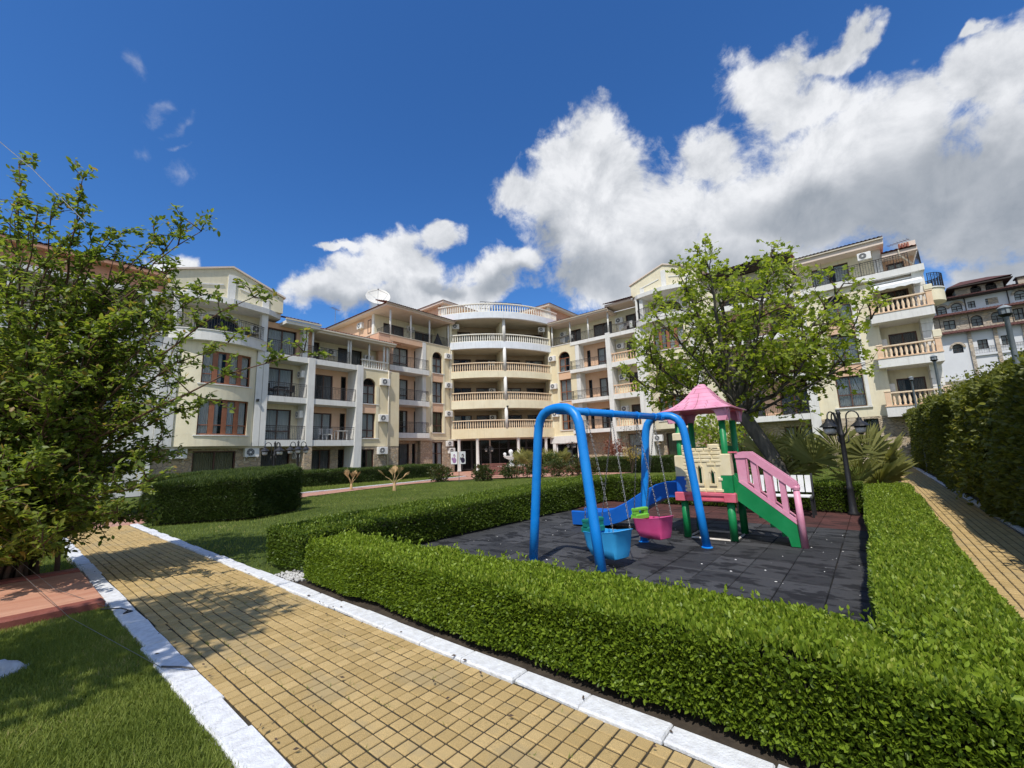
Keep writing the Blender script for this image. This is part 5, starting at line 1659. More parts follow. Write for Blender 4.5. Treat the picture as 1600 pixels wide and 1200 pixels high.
for l, n in ((RL[2], 'upper'), (RL[1], 'middle'), (RL[0], 'lower')):
    ac(S1 + 1.1, 17.45, l + 1.5, FR_, 'dark-shaded air conditioner above the %s peach balustrade left of the maple' % n, 0.95)
ac(S1 - 0.05, -1.25 + 0.05, 13.75, FR_, 'air conditioner under tiled roof corner of the right wing\'s top terrace', 0.9)
ac(S1 + 0.75, -1.33, 7.75, FL, 'air conditioner seen side-on above the middle end balcony of the right wing', 0.9)
ac(S1 + 0.75, -1.33, 4.75, FL, 'air conditioner seen side-on above the hedge on the lowest end balcony', 0.9)
ac(S1 - 0.1, 14.05, 2.2, FR_, 'air conditioner on ground floor wall beside the swing\'s far arch', 0.95)

# satellite dish and aerials
t = thing('satellite_dish', 'large pale satellite dish on the roof above the left terrace', 'satellite dish', (22.2, 35.0, 15.4))
ax = Vector((-0.45, -0.72, 0.52)).normalized()
q = ax.to_track_quat('Z', 'Y').to_matrix()
vs, fs = [], []
nr, na, rad = 5, 24, 1.15
for sgn in (0, 1):
    for i in range(nr + 1):
        r = rad * i / nr
        for j in range(na):
            p = Vector((r * math.cos(2 * PI * j / na), r * math.sin(2 * PI * j / na), 0.24 * (r / rad) ** 2 - 0.03 * sgn))
            p = q @ p + Vector((22.2, 35.0, 16.9))
            vs.append(tuple(p))
B = (nr + 1) * na
for sgn in (0, 1):
    for i in range(nr):
        for j in range(na):
            fs.append((sgn * B + i * na + j, sgn * B + i * na + (j + 1) % na, sgn * B + (i + 1) * na + (j + 1) % na, sgn * B + (i + 1) * na + j))
mb = MB()
mb.add(vs, fs)
mb.build('reflector', DISH, t, smooth=True)
hc = Vector((22.2, 35.0, 16.9))
fp = hc + ax * 1.0
mb = MB()
for k in range(3):
    a = 2 * PI * k / 3 + 0.5
    mb.tube([tuple(hc + q @ Vector((rad * 0.9 * math.cos(a), rad * 0.9 * math.sin(a), 0.2))), tuple(fp)], 0.02, 4)
mb.tube([tuple(fp), tuple(fp + ax * 0.15)], 0.07, 8)
mb.build('feed_arm', STEEL, t)
MB().tube([(22.35, 35.2, 15.0), (22.35, 35.2, 16.6)], 0.07, 8).build('mast', STEEL, t)
def aerial(x, y, z, h, label, rot=0.4):
    t = thing('aerial', label, 'aerial', (x, y, z))
    MB().tube([(x, y, z), (x, y, z + h)], 0.025, 5).build('mast', STEEL, t)
    mb = MB()
    c, s = math.cos(rot), math.sin(rot)
    mb.tube([(x - c * 0.6, y - s * 0.6, z + h), (x + c * 0.6, y + s * 0.6, z + h)], 0.02, 4)
    for k in range(-3, 4):
        l = 0.28 - 0.02 * k
        mb.tube([(x + c * 0.18 * k - s * l, y + s * 0.18 * k + c * l, z + h), (x + c * 0.18 * k + s * l, y + s * 0.18 * k - c * l, z + h)], 0.012, 4)
    mb.build('dipole_rods', STEEL, t)
aerial(21.3, 41.5, 15.3, 1.9, 'thin television aerial on the roof slope left of the satellite dish')
aerial(39.2, -3.2, 14.4, 0.9, 'small television aerial above the right wing\'s end roof', 1.2)
# ------------------------------------------------------------------ far building on the hill to the right
S4 = 75.0
ff = frame_right(S4)
W = thing('hillside_hotel', 'distant white and stone hotel with dark red roof bands and arched windows, far right', 'building', (S4, -14, 0))
structure('hill', MB().add([(60, -60, -0.5), (60, 5, -0.5), (74, -60, 8.5), (74, 5, 8.5), (140, -60, 9.0), (140, 5, 9.0)], [(0, 1, 3, 2), (2, 3, 5, 4)]), GROUND)
tiers = [(8.0, 14.5, FARWHITE), (14.6, 16.85, FARSTONE), (17.0, 18.95, FARWHITE)]
wins = {0: [(9.6, 12.05, 0.8, 1.0, 1), (11.75, 12.2, 0.75, 1.0, 0), (13.7, 12.3, 0.75, 1.05, 0), (15.9, 12.2, 0.75, 1.0, 1), (17.9, 12.3, 0.75, 1.0, 0)],
        1: [(9.35, 15.15, 0.9, 1.05, 0), (11.7, 15.1, 0.85, 1.2, 1), (13.4, 15.15, 0.85, 1.2, 1), (15.1, 15.1, 0.7, 1.25, 0), (17.2, 15.1, 0.85, 1.2, 1)],
        2: [(8.9, 17.25, 0.85, 1.0, 1), (10.3, 17.35, 0.85, 1.0, 1), (11.6, 17.5, 0.55, 0.75, 0), (13.3, 17.55, 0.9, 0.7, 0), (15.6, 17.5, 0.85, 1.05, 1), (17.5, 17.5, 0.85, 1.05, 1)]}
for k, (z0, z1, mt) in enumerate(tiers):
    wins[k] = [(u, z - 0.05, w_ * 1.15, h * 1.12, a) for u, z, w_, h, a in wins[k]]
    hs = [(u - w_ / 2, u + w_ / 2, z, z + h) for u, z, w_, h, a in wins[k]]
    mb = MB(ff)
    d0 = 0.25 * k
    facade(mb, 7.6, 26, z0, z1, d0, d0 + 0.4, hs)
    for (u, z, w_, h, a), q in zip(wins[k], hs):
        if a:
            arch_fill(mb, q[0], q[1], q[3] - w_ / 2 * 0.98, q[3], d0, d0 + 0.4)
    mb.build('wall', mt, W)
    for (u, z, w_, h, a), q in zip(wins[k], hs):
        window(W, ff, *q, d0 + 0.15, FARDARK, 2, 0.55, CURTAIN if not a else None, bool(a), 0.07, 0.6)
        if a and k != 1:
            hd = MB(ff)
            c, r = u, w_ / 2
            for i in range(8):
                p, s = PI * i / 8, PI * (i + 1) / 8
                zz = q[3] - r * 0.98
                hd.prism([(c - (r + .03) * math.cos(p), zz + r * math.sin(p)), (c - (r + .03) * math.cos(s), zz + r * math.sin(s)), (c - (r + .25) * math.cos(s), zz + (r + .22) * math.sin(s)), (c - (r + .25) * math.cos(p), zz + (r + .22) * math.sin(p))], d0 - 0.18, d0, 1)
            hd.build('window_hood', FARSTONE, W)
    if k < 2:
        slope_roof('roof_band', W, ff, 7.4, 26, d0 - 0.75, z1 - 0.12, d0 + 0.6, z1 + 0.5, FARROOF, 0.3)
mb = MB(ff)
for u in (8.5, 11.05, 14.6, 17.0):
    mb.tube([(u, 0.1, 8), (u, 0.35, 18.9)], 0.06, 5)
mb.build('downpipe', FARDARK, W)
slope_roof('roof', W, ff, 7.5, 26, -0.5, 18.9, 4.5, 20.4, FARROOF, 0.3)
MB(ff).box(7.5, 26, -0.45, 1, 18.8, 18.93).build('eave', FARDARK, W)
mb = MB(ff)
facade(mb, 10.6, 14.7, 18.8, 20.75, 1.6, 2.0, [(11.9, 12.85, 19.3, 20.45), (13.2, 14.15, 19.35, 20.5)])
for a, b, z in ((11.9, 12.85, 20.45), (13.2, 14.15, 20.5)):
    arch_fill(mb, a, b, z - 0.46, z, 1.6, 2.0)
mb.box(10.6, 10.9, 2.0, 6, 18.8, 20.7)
mb.build('tower_wall', FARSTONE, W)
window(W, ff, 11.9, 12.85, 19.3, 20.45, 1.75, FARDARK, 2, None, None, True)
window(W, ff, 13.2, 14.15, 19.35, 20.5, 1.75, FARDARK, 2, None, None, True)
mb = MB(ff)
mb.add([(9.8, 0.7, 20.55), (15.4, 0.7, 20.75), (15.4, 7, 20.75), (9.8, 7, 20.55), (11.4, 3.0, 21.6), (13.8, 3.0, 21.6)], [(0, 1, 5, 4), (1, 2, 5), (2, 3, 4, 5), (3, 0, 4), (3, 2, 1, 0)])
mb.build('tower_roof', FARROOF, W)
MB(ff).box(9.8, 15.4, 0.7, 7, 20.4, 20.54).build('tower_eave', FARDARK, W)
MB(ff).box(16.0, 17.0, 2.2, 3.2, 19.2, 20.5).build('chimney', FARSTONE, W)
MB(ff).box(15.85, 17.15, 2.05, 3.35, 20.5, 20.65).build('chimney_cap', FARDARK, W)
MB(ff).box(7.6, 26, 0.7, 10, 8, 18.8).build('solid_backing', FARWHITE, W)
for u in (10.6, 12.75, 15.0, 16.9):
    MB(ff).box(u, u + 0.32, -0.22, 0.2, 9.0, 14.45).build('stone_pilaster', FARSTONE, W)
for u0, u1 in ((10.92, 12.75), (13.07, 15.0), (15.32, 16.9)):
    railing(W, ff, [(u0, -0.15), (u1, -0.15)], 11.6, 12.4, step=0.2, scroll=False)
    MB(ff).box(u0, u1, -0.2, 0.1, 11.35, 11.6).build('balcony_slab', FARWHITE, W)
MB(ff).box(13.0, 15.0, 0.55, 0.8, 17.0, 18.9).build('loggia_wall', FARSTONE, W)

# ------------------------------------------------------------------ hedges
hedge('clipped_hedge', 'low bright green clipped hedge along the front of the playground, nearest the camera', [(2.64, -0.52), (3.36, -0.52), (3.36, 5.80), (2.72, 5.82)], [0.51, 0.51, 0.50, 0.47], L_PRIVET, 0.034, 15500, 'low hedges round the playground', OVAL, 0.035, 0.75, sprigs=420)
hedge('clipped_hedge', 'low green hedge along the left side of the playground, running back past the swings', [(2.85, 6.28), (12.9, 6.42), (12.9, 7.55), (2.8, 7.30)], [0.52, 0.74, 0.76, 0.55], L_PRIVETD, 0.042, 5800, 'low hedges round the playground', KITE, 0.04, 0.8, sprigs=250)
hedge('clipped_hedge', 'low green hedge between the playground and the yellow side path', [(3.37, -0.50), (12.9, -0.50), (12.9, 0.26), (3.37, 0.11)], [0.51, 0.60, 0.60, 0.51], L_PRIVET, 0.036, 11000, 'low hedges round the playground', KITE, 0.035, 0.7, sprigs=160)
hedge('clipped_hedge', 'low dark hedge behind the slatted bench at the back of the playground', [(12.12, 0.30), (12.9, 0.30), (12.9, 6.42), (12.12, 6.40)], [0.64, 0.64, 0.72, 0.72], L_PRIVETD, 0.05, 3600, 'low hedges round the playground', KITE, 0.04, 0.8)
hedge('conifer_hedge', 'clipped dark conifer hedge block at the end of the yellow path, nearer of the two', [(2.65, 14.80), (4.63, 13.36), (6.38, 14.21), (4.4, 15.9)], [1.05, 1.12, 1.32, 1.25], L_YEW, 0.085, 5200, 'conifer hedge blocks', NEEDLE, 0.05, 1.2, thick=0.10)
hedge('conifer_hedge', 'clipped dark conifer hedge block standing behind the nearer one beside the red path', [(3.0, 17.6), (6.7, 15.7), (7.4, 17.1), (3.7, 19.0)], [1.12, 1.36, 1.40, 1.15], L_YEW, 0.09, 4200, 'conifer hedge blocks', NEEDLE, 0.05, 1.2, thick=0.10)
hedge('conifer_hedge', 'long low dark hedge below the left wing windows, beyond the red path', [(6.0, 25.9), (22.2, 25.85), (22.2, 26.8), (6.0, 26.85)], [0.86, 0.90, 0.92, 0.9], L_YEW, 0.12, 1500, None, NEEDLE, 0.06, 1.0, thick=0.12)
hedge('conifer_hedge', 'dark box-cut hedge in front of the right wing, seen between the swing chains', [(28.3, 17.2), (28.4, 10.3), (29.4, 10.3), (29.3, 17.2)], [1.0, 1.02, 1.05, 1.02], L_YEW, 0.12, 1700, None, NEEDLE, 0.06, 1.0, thick=0.12)
th = hedge('tall_hedge', 'tall dark untrimmed hedge along the right edge of the yellow side path', [(35.6, -3.6), (35.2, -1.88), (6.5, -1.84), (6.5, -3.6)], [3.8, 3.1, 2.45, 3.1], L_TALL, 0.12, 2500, None, OVAL, 0.30, 0.5, sides=(0, 1, 2), thick=0.26, wscale=1.7)
# loose sprays on top of the tall hedge
n = 6400
x = 6.6 + 26.0 * RNG.random(n)
base = 2.45 + (x - 6.5) / 20.5 * 0.60 + 0.22 * lumps(np.stack([x, x * 0, x * 0], 1), 2.4, 4)
cl = (np.floor(x * 3.1) % 7) / 7.0
yy = RNG.random(n)
P = np.stack([x, -2.0 - 1.5 * yy, base - 0.18 + 0.5 * yy + RNG.random(n) ** 2 * 0.55], 1)
leaves('loose_shoots', P, RNG.normal(size=(n, 3)) + np.array([0, 0, 0.5]), 0.09 * (0.6 + 0.7 * RNG.random(n)), L_TALL, th, KITE)

nc = 900
cx_, cz_ = 6.6 + 26.0 * RNG.random(nc), 0.25 + 2.4 * RNG.random(nc) ** 0.8
cy_ = -1.95 + 0.28 * lumps(np.stack([cx_, cx_ * 0, cz_], 1), 1.7, 3)
sd = unit(np.stack([RNG.normal(size=nc) * 0.5, 0.9 + 0.2 * RNG.random(nc), RNG.normal(size=nc) * 0.35 - 0.05], 1))
P, D = [], []
for k in range(13):
    P.append(np.stack([cx_, cy_, cz_], 1) + sd * (0.03 * k) + RNG.normal(size=(nc, 3)) * 0.035)
    D.append(sd * 0.7 + RNG.normal(size=(nc, 3)) * 0.6 + np.array([0, 0, -0.15]))
P, D = np.concatenate(P), np.concatenate(D)
leaves('face_sprays', P, D, 0.11 * (0.6 + 0.7 * RNG.random(len(P))), L_TALL, th, OVAL)

# ------------------------------------------------------------------ trees
def branchy(root, stems, r0, mt, name, parent, n=8):
    mb = MB()
    for pts, ra, rb in stems:
        k = len(pts)
        mb.tube(pts, [ra + (rb - ra) * i / (k - 1) for i in range(k)], n)
    o = mb.build(name, mt, parent, smooth=True)
    return o
def grow(start, end, sag, jitter, n, rnd):
    """a bent shoot from start to end"""
    a, b = Vector(start), Vector(end)
    mid = (a + b) / 2 + Vector((rnd.gauss(0, jitter), rnd.gauss(0, jitter), sag + rnd.gauss(0, jitter)))
    pts = bezier(a, mid, b, n)
    return [p + Vector((rnd.gauss(0, 1), rnd.gauss(0, 1), rnd.gauss(0, 1))) * (jitter * 0.12) * (1 if 0 < i < n else 0) for i, p in enumerate(pts)]

def maple(x, y):
    rnd = random.Random(21)
    t = thing('maple_tree', 'leaning maple tree with a broad airy bright green crown behind the play tower', 'tree', (x, y, 0))
    trunk = [(x, y - 0.12, -0.05), (x, y, 0.35), (x, y + 0.25, 1.2), (x, y + 0.72, 2.15), (x, y + 1.02, 2.65)]
    mb = MB()
    mb.tube(trunk, [0.24, 0.20, 0.185, 0.175, 0.19], 12)
    mb.build('trunk', BARK, t, smooth=True)
    C = Vector((x + 0.05, y + 0.85, 4.80))
    AX = Vector((3.0, 3.2, 2.85))
    fork = Vector(trunk[-1])
    limbs, tw, tips = [], [], []
    def ell(th, ph, k=1.0):
        hz = 1.0 - 0.42 * max(0.0, math.sin(ph))
        return C + Vector((AX.x * hz * math.cos(ph) * math.sin(th), AX.y * hz * math.cos(ph) * math.cos(th), AX.z * math.sin(ph))) * k * 1.0
    dirs = [(0.15, 1.25), (0.6, 0.62), (1.7, 0.72), (2.75, 0.62), (3.7, 0.72), (4.75, 0.62), (5.6, 0.8),
            (0.0, 0.06), (0.9, 0.12), (2.0, 0.02), (3.0, -0.06), (3.5, 0.12), (4.3, 0.05), (5.2, 0.1),
            (0.25, -0.42), (1.2, -0.3), (2.6, -0.42), (3.15, -0.55), (3.9, -0.35), (5.4, -0.35), (6.0, -0.5)]
    for i, (th, ph) in enumerate(dirs):
        st = Vector(trunk[3]).lerp(fork, rnd.uniform(0.3, 1.0)) if ph < 0.0 else fork
        if i > 6 and ph >= 0:
            st = Vector(trunk[3]).lerp(fork, rnd.uniform(0.4, 1.0))
        e = ell(th, ph, rnd.uniform(0.86, 0.98))
        pts = grow(st, e, 0.35 if ph > 0.3 else -0.12, 0.22, 9, rnd)
        ra = 0.085 if ph > 0.3 else 0.045
        limbs.append((pts, ra, 0.014))
        for k in range(3, 10):
            for _ in range(2):
                b = pts[k] if k < 9 else pts[9]
                d = Vector((rnd.gauss(0, 1), rnd.gauss(0, 1), rnd.gauss(0.35, 0.7))).normalized()
                d = (d + (e - st).normalized() * 0.7).normalized()
                L = rnd.uniform(0.5, 1.35) * (1.0 - 0.03 * k)
                q = b + d * L
                v = q - C
                hz = 1.0 - 0.42 * max(0.0, min(1.0, v.z / AX.z))
                f_ = math.sqrt((v.x / AX.x / hz) ** 2 + (v.y / AX.y / hz) ** 2 + (v.z / AX.z) ** 2)
                if f_ > 1.04:
                    q = C + v / f_ * 1.03
                sp = grow(b, q, 0.08, 0.10, 5, rnd)
                tw.append((sp, 0.022, 0.005))
                for j in (2, 3, 4, 5):
                    for __ in range(2):
                        d2 = (Vector((rnd.gauss(0, 1), rnd.gauss(0, 1), rnd.gauss(0.2, 0.8))).normalized() + d * 0.5).normalized()
                        q2 = sp[j] + d2 * rnd.uniform(0.2, 0.48)
                        tw.append(([sp[j], q2], 0.007, 0.003))
                        tips.append((sp[j], q2))
    branchy(t, limbs, 0, BARK, 'limbs', t, 8)
    o = branchy(t, tw, 0, TWIG, 'twigs', t, 4)
    o['kind'] = 'stuff'
    P, D = [], []
    for a, b in tips:
        for k in range(rnd.choice((3, 4, 5))):
            s = rnd.uniform(0.35, 1.1)
            p = a.lerp(b, s)
            dd = (b - a).normalized() + Vector((rnd.gauss(0, 0.8), rnd.gauss(0, 0.8), rnd.gauss(-0.15, 0.6)))
            P.append(tuple(p + Vector((rnd.gauss(0, 0.05), rnd.gauss(0, 0.05), rnd.gauss(0, 0.05)))))
            D.append(tuple(dd))
    P, D = np.array(P), np.array(D)
    face = RNG.normal(size=P.shape) * 0.6 + np.array([-0.2, -0.1, 1.0])
    leaves('crown', P, D, 0.125 * (0.6 + 0.7 * RNG.random(len(P))), L_MAPLE, t, LOBED, None, 'stuff', face)
    return t
maple(13.5, 1.85)

def left_tree():
    rnd = random.Random(5)
    bx, by = 0.15, 9.75
    t = thing('flowering_shrub', 'tall leafy many-stemmed shrub overhanging the yellow path at the left edge', 'shrub', (bx, by, 0))
    ends = [(-0.24, 9.13, 6.0), (0.38, 8.3, 5.72), (0.9, 8.7, 5.2), (1.62, 7.31, 5.0), (2.10, 6.45, 3.86), (2.55, 5.8, 3.02), (1.75, 8.1, 5.5), (0.01, 8.29, 5.0), (-0.7, 9.72, 5.3), (-0.87, 10.02, 3.7),
            (1.45, 8.6, 3.2), (1.28, 7.25, 1.35), (1.1, 7.8, 0.95), (1.95, 7.85, 2.45), (2.12, 7.45, 3.4), (0.63, 10.1, 4.7), (-0.12, 8.2, 4.0), (0.38, 7.6, 2.5), (1.6, 8.4, 4.3), (0.1, 8.0, 3.2), (-0.6, 8.9, 2.6), (0.9, 8.0, 3.6), (-0.3, 8.6, 1.7), (0.6, 8.3, 1.3), (1.05, 9.2, 2.2), (-1.2, 10.2, 2.2), (-1.0, 9.2, 4.3), (0.95, 9.3, 3.9), (1.25, 8.2, 2.4), (0.25, 7.9, 1.6), (-1.3, 9.6, 3.0), (0.2, 8.6, 0.8), (0.5, 8.9, 0.6), (-0.3, 8.9, 0.9), (0.8, 8.8, 0.7), (-0.7, 9.3, 1.0), (0.0, 8.3, 1.2), (0.9, 8.3, 1.0), (0.0, 9.2, 0.55), (0.35, 9.0, 0.5), (-0.4, 9.2, 0.7), (0.6, 9.3, 0.6), (0.15, 8.7, 0.45), (-0.6, 9.0, 0.6), (-0.2, 9.3, 5.2), (0.3, 8.8, 4.9), (0.6, 8.9, 5.0), (-0.5, 9.3, 4.6), (1.2, 8.0, 5.0), (1.3, 7.8, 4.4), (0.7, 8.4, 4.9), (0.2, 8.5, 5.3), (1.75, 7.6, 4.1), (1.5, 7.9, 3.6), (0.9, 8.5, 4.3)]
    for k in range(56):
        th, rr = rnd.uniform(0, 2 * PI), rnd.random() ** 0.5
        ends.append((0.45 + 1.25 * rr * math.cos(th), 8.95 + 1.35 * rr * math.sin(th), rnd.uniform(0.6, 4.2)))
    stems, tw, tips = [], [], []
    for e in ends:
        s = (bx + rnd.gauss(0, 0.16), by + rnd.gauss(0, 0.16), 0.0)
        a, b = Vector(s), Vector(e)
        ctl = Vector((a.x + (b.x - a.x) * 0.18, a.y + (b.y - a.y) * 0.18, max(b.z * 0.72, 0.9)))
        pts = bezier(a, ctl, b, 13)
        pts = [p + Vector((rnd.gauss(0, 1), rnd.gauss(0, 1), rnd.gauss(0, 0.6))) * 0.03 * (0 < i < 13) for i, p in enumerate(pts)]
        hi = b.z > 4.6
        stems.append((pts, 0.036, 0.005))
        for k in range(2, 14):
            m_ = 3 if not hi or k < 9 else 2
            for _ in range(m_):
                d = (Vector((rnd.gauss(0, 1), rnd.gauss(0, 1), rnd.gauss(0.15, 0.7))).normalized() + (pts[min(k + 1, 13)] - pts[k - 1]).normalized() * 0.8).normalized()
                L = rnd.uniform(0.25, 0.75) * (0.6 if k > 10 else 1.0)
                q = pts[k] + d * L
                if q.z < 0.35:
                    q.z = 0.35 + rnd.random() * 0.2
                sp = grow(pts[k], q, 0.05, 0.07, 4, rnd)
                tw.append((sp, 0.010, 0.003))
                tips.append((sp, k / 13))
        tips.append((pts[8:], 1.0))
    branchy(t, stems, 0, STEMRED, 'stems', t, 6)
    o = branchy(t, tw, 0, STEMRED, 'twigs', t, 3)
    o['kind'] = 'stuff'
    P, D, T = [], [], []
    for sp, k in tips:
        n = len(sp) - 1
        for _ in range(rnd.choice((20, 24, 30)) if n <= 4 else 26):
            s = rnd.random() ** 0.75 * n
            i = min(int(s), n - 1)
            p = sp[i].lerp(sp[i + 1], s - i)
            dr = (sp[i + 1] - sp[i]).normalized()
            dd = dr * 0.5 + Vector((rnd.gauss(0, 0.8), rnd.gauss(0, 0.8), rnd.gauss(-0.05, 0.5)))
            P.append(tuple(p + Vector((rnd.gauss(0, 0.025), rnd.gauss(0, 0.025), rnd.gauss(0, 0.025)))))
            D.append(tuple(dd))
            young = s / n > 0.85
            T.append(min(1.0, rnd.random() * 0.8 + (0.25 if young else 0.0)))
    P, D = np.array(P), np.array(D)
    face = RNG.normal(size=P.shape) * 0.5 + np.array([-0.2, -0.1, 1.0])
    leaves('crown', P, D, 0.082 * (0.55 + 0.75 * RNG.random(len(P))), L_SHRUB, t, OVAL, T, 'stuff', face)
    return t
left_tree()
def low_tree(x, y, r, h, name, label, leafm, n, size, cat='tree', group=None, trunk=0.12, z0=0.0, seed=1, shape=KITE, barkm=None):
    rnd = random.Random(seed)
    t = thing(name, label, cat, (x, y, 0), 0, group)
    cz = z0 + (h - z0) * 0.55
    tr = MB()
    for k in range(9):
        a = rnd.uniform(0, 2 * PI)
        e = (x + r * 0.75 * math.cos(a) * rnd.random() ** .5, y + r * 0.75 * math.sin(a) * rnd.random() ** .5, cz + rnd.uniform(-0.2, 0.4) * (h - z0))
        tr.tube(grow((x + rnd.gauss(0, .02), y + rnd.gauss(0, .02), 0), e, 0.1, 0.05, 5, rnd), [trunk * (1 - 0.17 * i) for i in range(6)], 5)
    tr.build('stems', barkm or TWIG, t)
    v = RNG.normal(size=(n, 3))
    v = unit(v) * (RNG.random(n) ** 0.45)[:, None]
    P = v * np.array([r, r, (h - z0) * 0.5]) + np.array([x, y, z0 + (h - z0) * 0.5])
    P += 0.18 * r * np.stack([lumps(P, 9, 1), lumps(P, 9, 2), lumps(P, 9, 3)], 1)
    P[:, 2] = np.maximum(P[:, 2], 0.03)
    keep = lumps(P, 11, 6 + seed) > -0.45
    P = P[keep]
    D = v[keep] + RNG.normal(size=P.shape) * 0.6 + np.array([0, 0, 0.4])
    leaves('crown', P, D, size * (0.6 + 0.7 * RNG.random(len(P))), leafm, t, shape)
    return t
# a tree just outside the left edge, whose shade falls across the path and the lawn
low_tree(-2.5, 4.2, 1.2, 6.6, 'shade_tree', 'round-crowned leafy tree beside the yellow path, outside the left edge of the frame', L_SHRUB, 6000, 0.15, 'tree', None, 0.09, 4.7, 3, OVAL, BARK)
for i, (x, y, r, h, lb) in enumerate(((17.9, 20.9, 0.72, 1.0, 'rose bush left of the timber benches, beside the white kerb'), (18.9, 18.2, 0.62, 0.95, 'rose bush right in front of the timber benches'), (21.0, 17.7, 0.8, 1.0, 'rose bush below the white fountain'),
                                      (22.3, 16.8, 0.75, 0.95, 'rose bush just left of the blue swing leg, right of the fountain'), (23.6, 15.9, 0.8, 1.05, 'rose bush framed by the legs of the near blue swing arch, left one'), (24.8, 15.1, 0.85, 1.2, 'rose bush framed by the legs of the near blue swing arch, right one'), (26.3, 15.2, 0.6, 0.9, 'small rose bush behind the near swing leg\'s right side'))):
    low_tree(x, y, r, h, 'rose_bush', lb, L_ROSE, 2000, 0.125, 'bush', 'rose bushes by the fountain', 0.02, 0.0, 11 + i)
low_tree(30.4, 15.2, 1.0, 2.3, 'red_maple', 'small bronze-red leaved maple in front of the glazed ground floor', L_RED, 1700, 0.12, 'tree', None, 0.05, 1.0, 31)
low_tree(30.6, 14.0, 0.9, 4.6, 'bare_tree', 'thin half-bare young tree behind the swing chains', L_ROSE, 240, 0.09, 'tree', None, 0.04, 0.6, 33)
low_tree(27.2, 12.45, 0.62, 1.75, 'golden_shrub', 'small golden-leaved round shrub on a stem in front of the box-cut hedge', L_GOLD, 420, 0.12, 'shrub', None, 0.03, 0.8, 35)
low_tree(29.5, 7.8, 0.9, 2.6, 'red_maple', 'dark red leaved shrub behind the left post of the play tower', L_RED, 700, 0.13, 'shrub', None, 0.04, 0.8, 37)
low_tree(29.5, 5.5, 1.0, 2.3, 'red_maple', 'dark red leaved shrub behind the right posts of the play tower', L_RED, 700, 0.13, 'shrub', None, 0.04, 0.6, 39)
low_tree(25.0, 6.3, 1.5, 3.6, 'young_tree', 'green young tree seen through the play tower under its pink roof', L_MAPLE, 1500, 0.16, 'tree', None, 0.06, 1.0, 41, LOBED, BARK)
low_tree(29.0, 20.3, 0.9, 1.5, 'round_shrub', 'dark green shrub right of the fan palm by the entrance', L_YEW, 1400, 0.16, 'shrub', None, 0.03, 0.0, 43)
low_tree(33.0, -2.6, 1.3, 3.9, 'climber', 'thin climbing plant straggling up the stone wall at the end of the side path', L_ROSE, 420, 0.12, 'climbing plant', None, 0.03, 0.3, 45)

def fan_palm(name, x, y, label, fans, leafm, r, cat='palm', group=None, seed=1, stemh=0.35, stemr=0.16, dry=None, spread=1.75):
    """palm of pleated fan leaves on long stalks: fans = list of (azimuth, tilt, stalk length)"""
    rnd = random.Random(seed)
    t = thing(name, label, cat, (x, y, 0), 0, group)
    MB().lathe([(stemr * 1.1, 0), (stemr, stemh * 0.5), (stemr * 0.8, stemh), (stemr * 0.3, stemh + 0.12)], (x, y, 0), 9).build('trunk', DRYPALM, t)
    st = MB()
    lf = MB()
    tn = []
    for az_, tilt, L in fans:
        d = Vector((math.cos(az_) * math.cos(tilt), math.sin(az_) * math.cos(tilt), math.sin(tilt)))
        a = Vector((x, y, stemh))
        hub = a + d * L + Vector((0, 0, -0.06 * L))
        st.tube([a, a + d * L * 0.5 + Vector((0, 0, 0.05)), hub], [0.022, 0.016, 0.012], 5)
        side = d.cross(Vector((0, 0, 1)))
        side = side.normalized() if side.length > 0.1 else Vector((1, 0, 0))
        nrm = side.cross(d).normalized()
        n = 30 if spread > 1 else 9
        rr = r * rnd.uniform(0.85, 1.15)
        base = rnd.random() * 0.7
        for k in range(n):
            an = (k - (n - 1) / 2) / ((n - 1) / 2) * spread
            ax_ = (d * 0.55 + Vector((0, 0, 0.6))).normalized() if spread > 1 else d
            e = (ax_ * math.cos(an) + side * math.sin(an)).normalized()
            e = (e + nrm * (0.12 if k % 2 else 0.04)).normalized()
            ln = rr * (1.0 - 0.22 * abs(an) / spread) * rnd.uniform(0.9, 1.05)
            w_ = side * math.cos(an) - d * math.sin(an)
            m1, tip = hub + e * ln * 0.6, hub + e * ln + Vector((0, 0, -0.10 * ln - 0.10 * ln * rnd.random()))
            hw = (0.019 if spread > 1 else 0.06) * r
            lf.add([tuple(hub), tuple(m1 - w_ * hw + nrm * 0.01), tuple(tip), tuple(m1 + w_ * hw + nrm * 0.01)], [(0, 1, 2), (0, 2, 3)])
            tn += [min(1, base + rnd.random() * 0.35)] * 4
    st.build('stalks', DRYPALM if dry else L_PALM, t)
    o = lf.build('fronds', dry or leafm, t, kind='stuff')
    a = o.data.attributes.new('tint', 'FLOAT', 'POINT')
    a.data.foreach_set('value', tn)
    return t
fan_palm('fan_palm', 14.6, 2.15, 'spreading fan palm behind the hedge, left of the black triple lamp', [(2.3, .45, 1.1), (3.0, .55, 1.0), (1.4, .6, 1.2), (3.7, .25, .9), (0.3, .7, 1.1), (4.4, .6, .9), (2.6, .95, 1.0), (5.4, .4, 1.0), (3.2, .05, .7), (1.9, .15, .9), (4.0, .9, 1.1)], L_PALM, 1.0, seed=3, stemh=0.65, group='fan palms behind the hedge')
fan_palm('fan_palm', 13.75, 0.62, 'yellowish fan palm behind the hedge, right of the black triple lamp', [(3.9, .75, .95), (3.1, .9, 1.0), (4.6, .5, .9), (5.4, .35, 1.0), (2.4, .6, 1.0), (3.6, .15, .6), (0.2, .5, 1.0), (4.2, .0, .7), (5.0, .95, 1.0), (1.2, .6, .9)], L_PALM, 1.0, seed=5, stemh=0.6, group='fan palms behind the hedge')
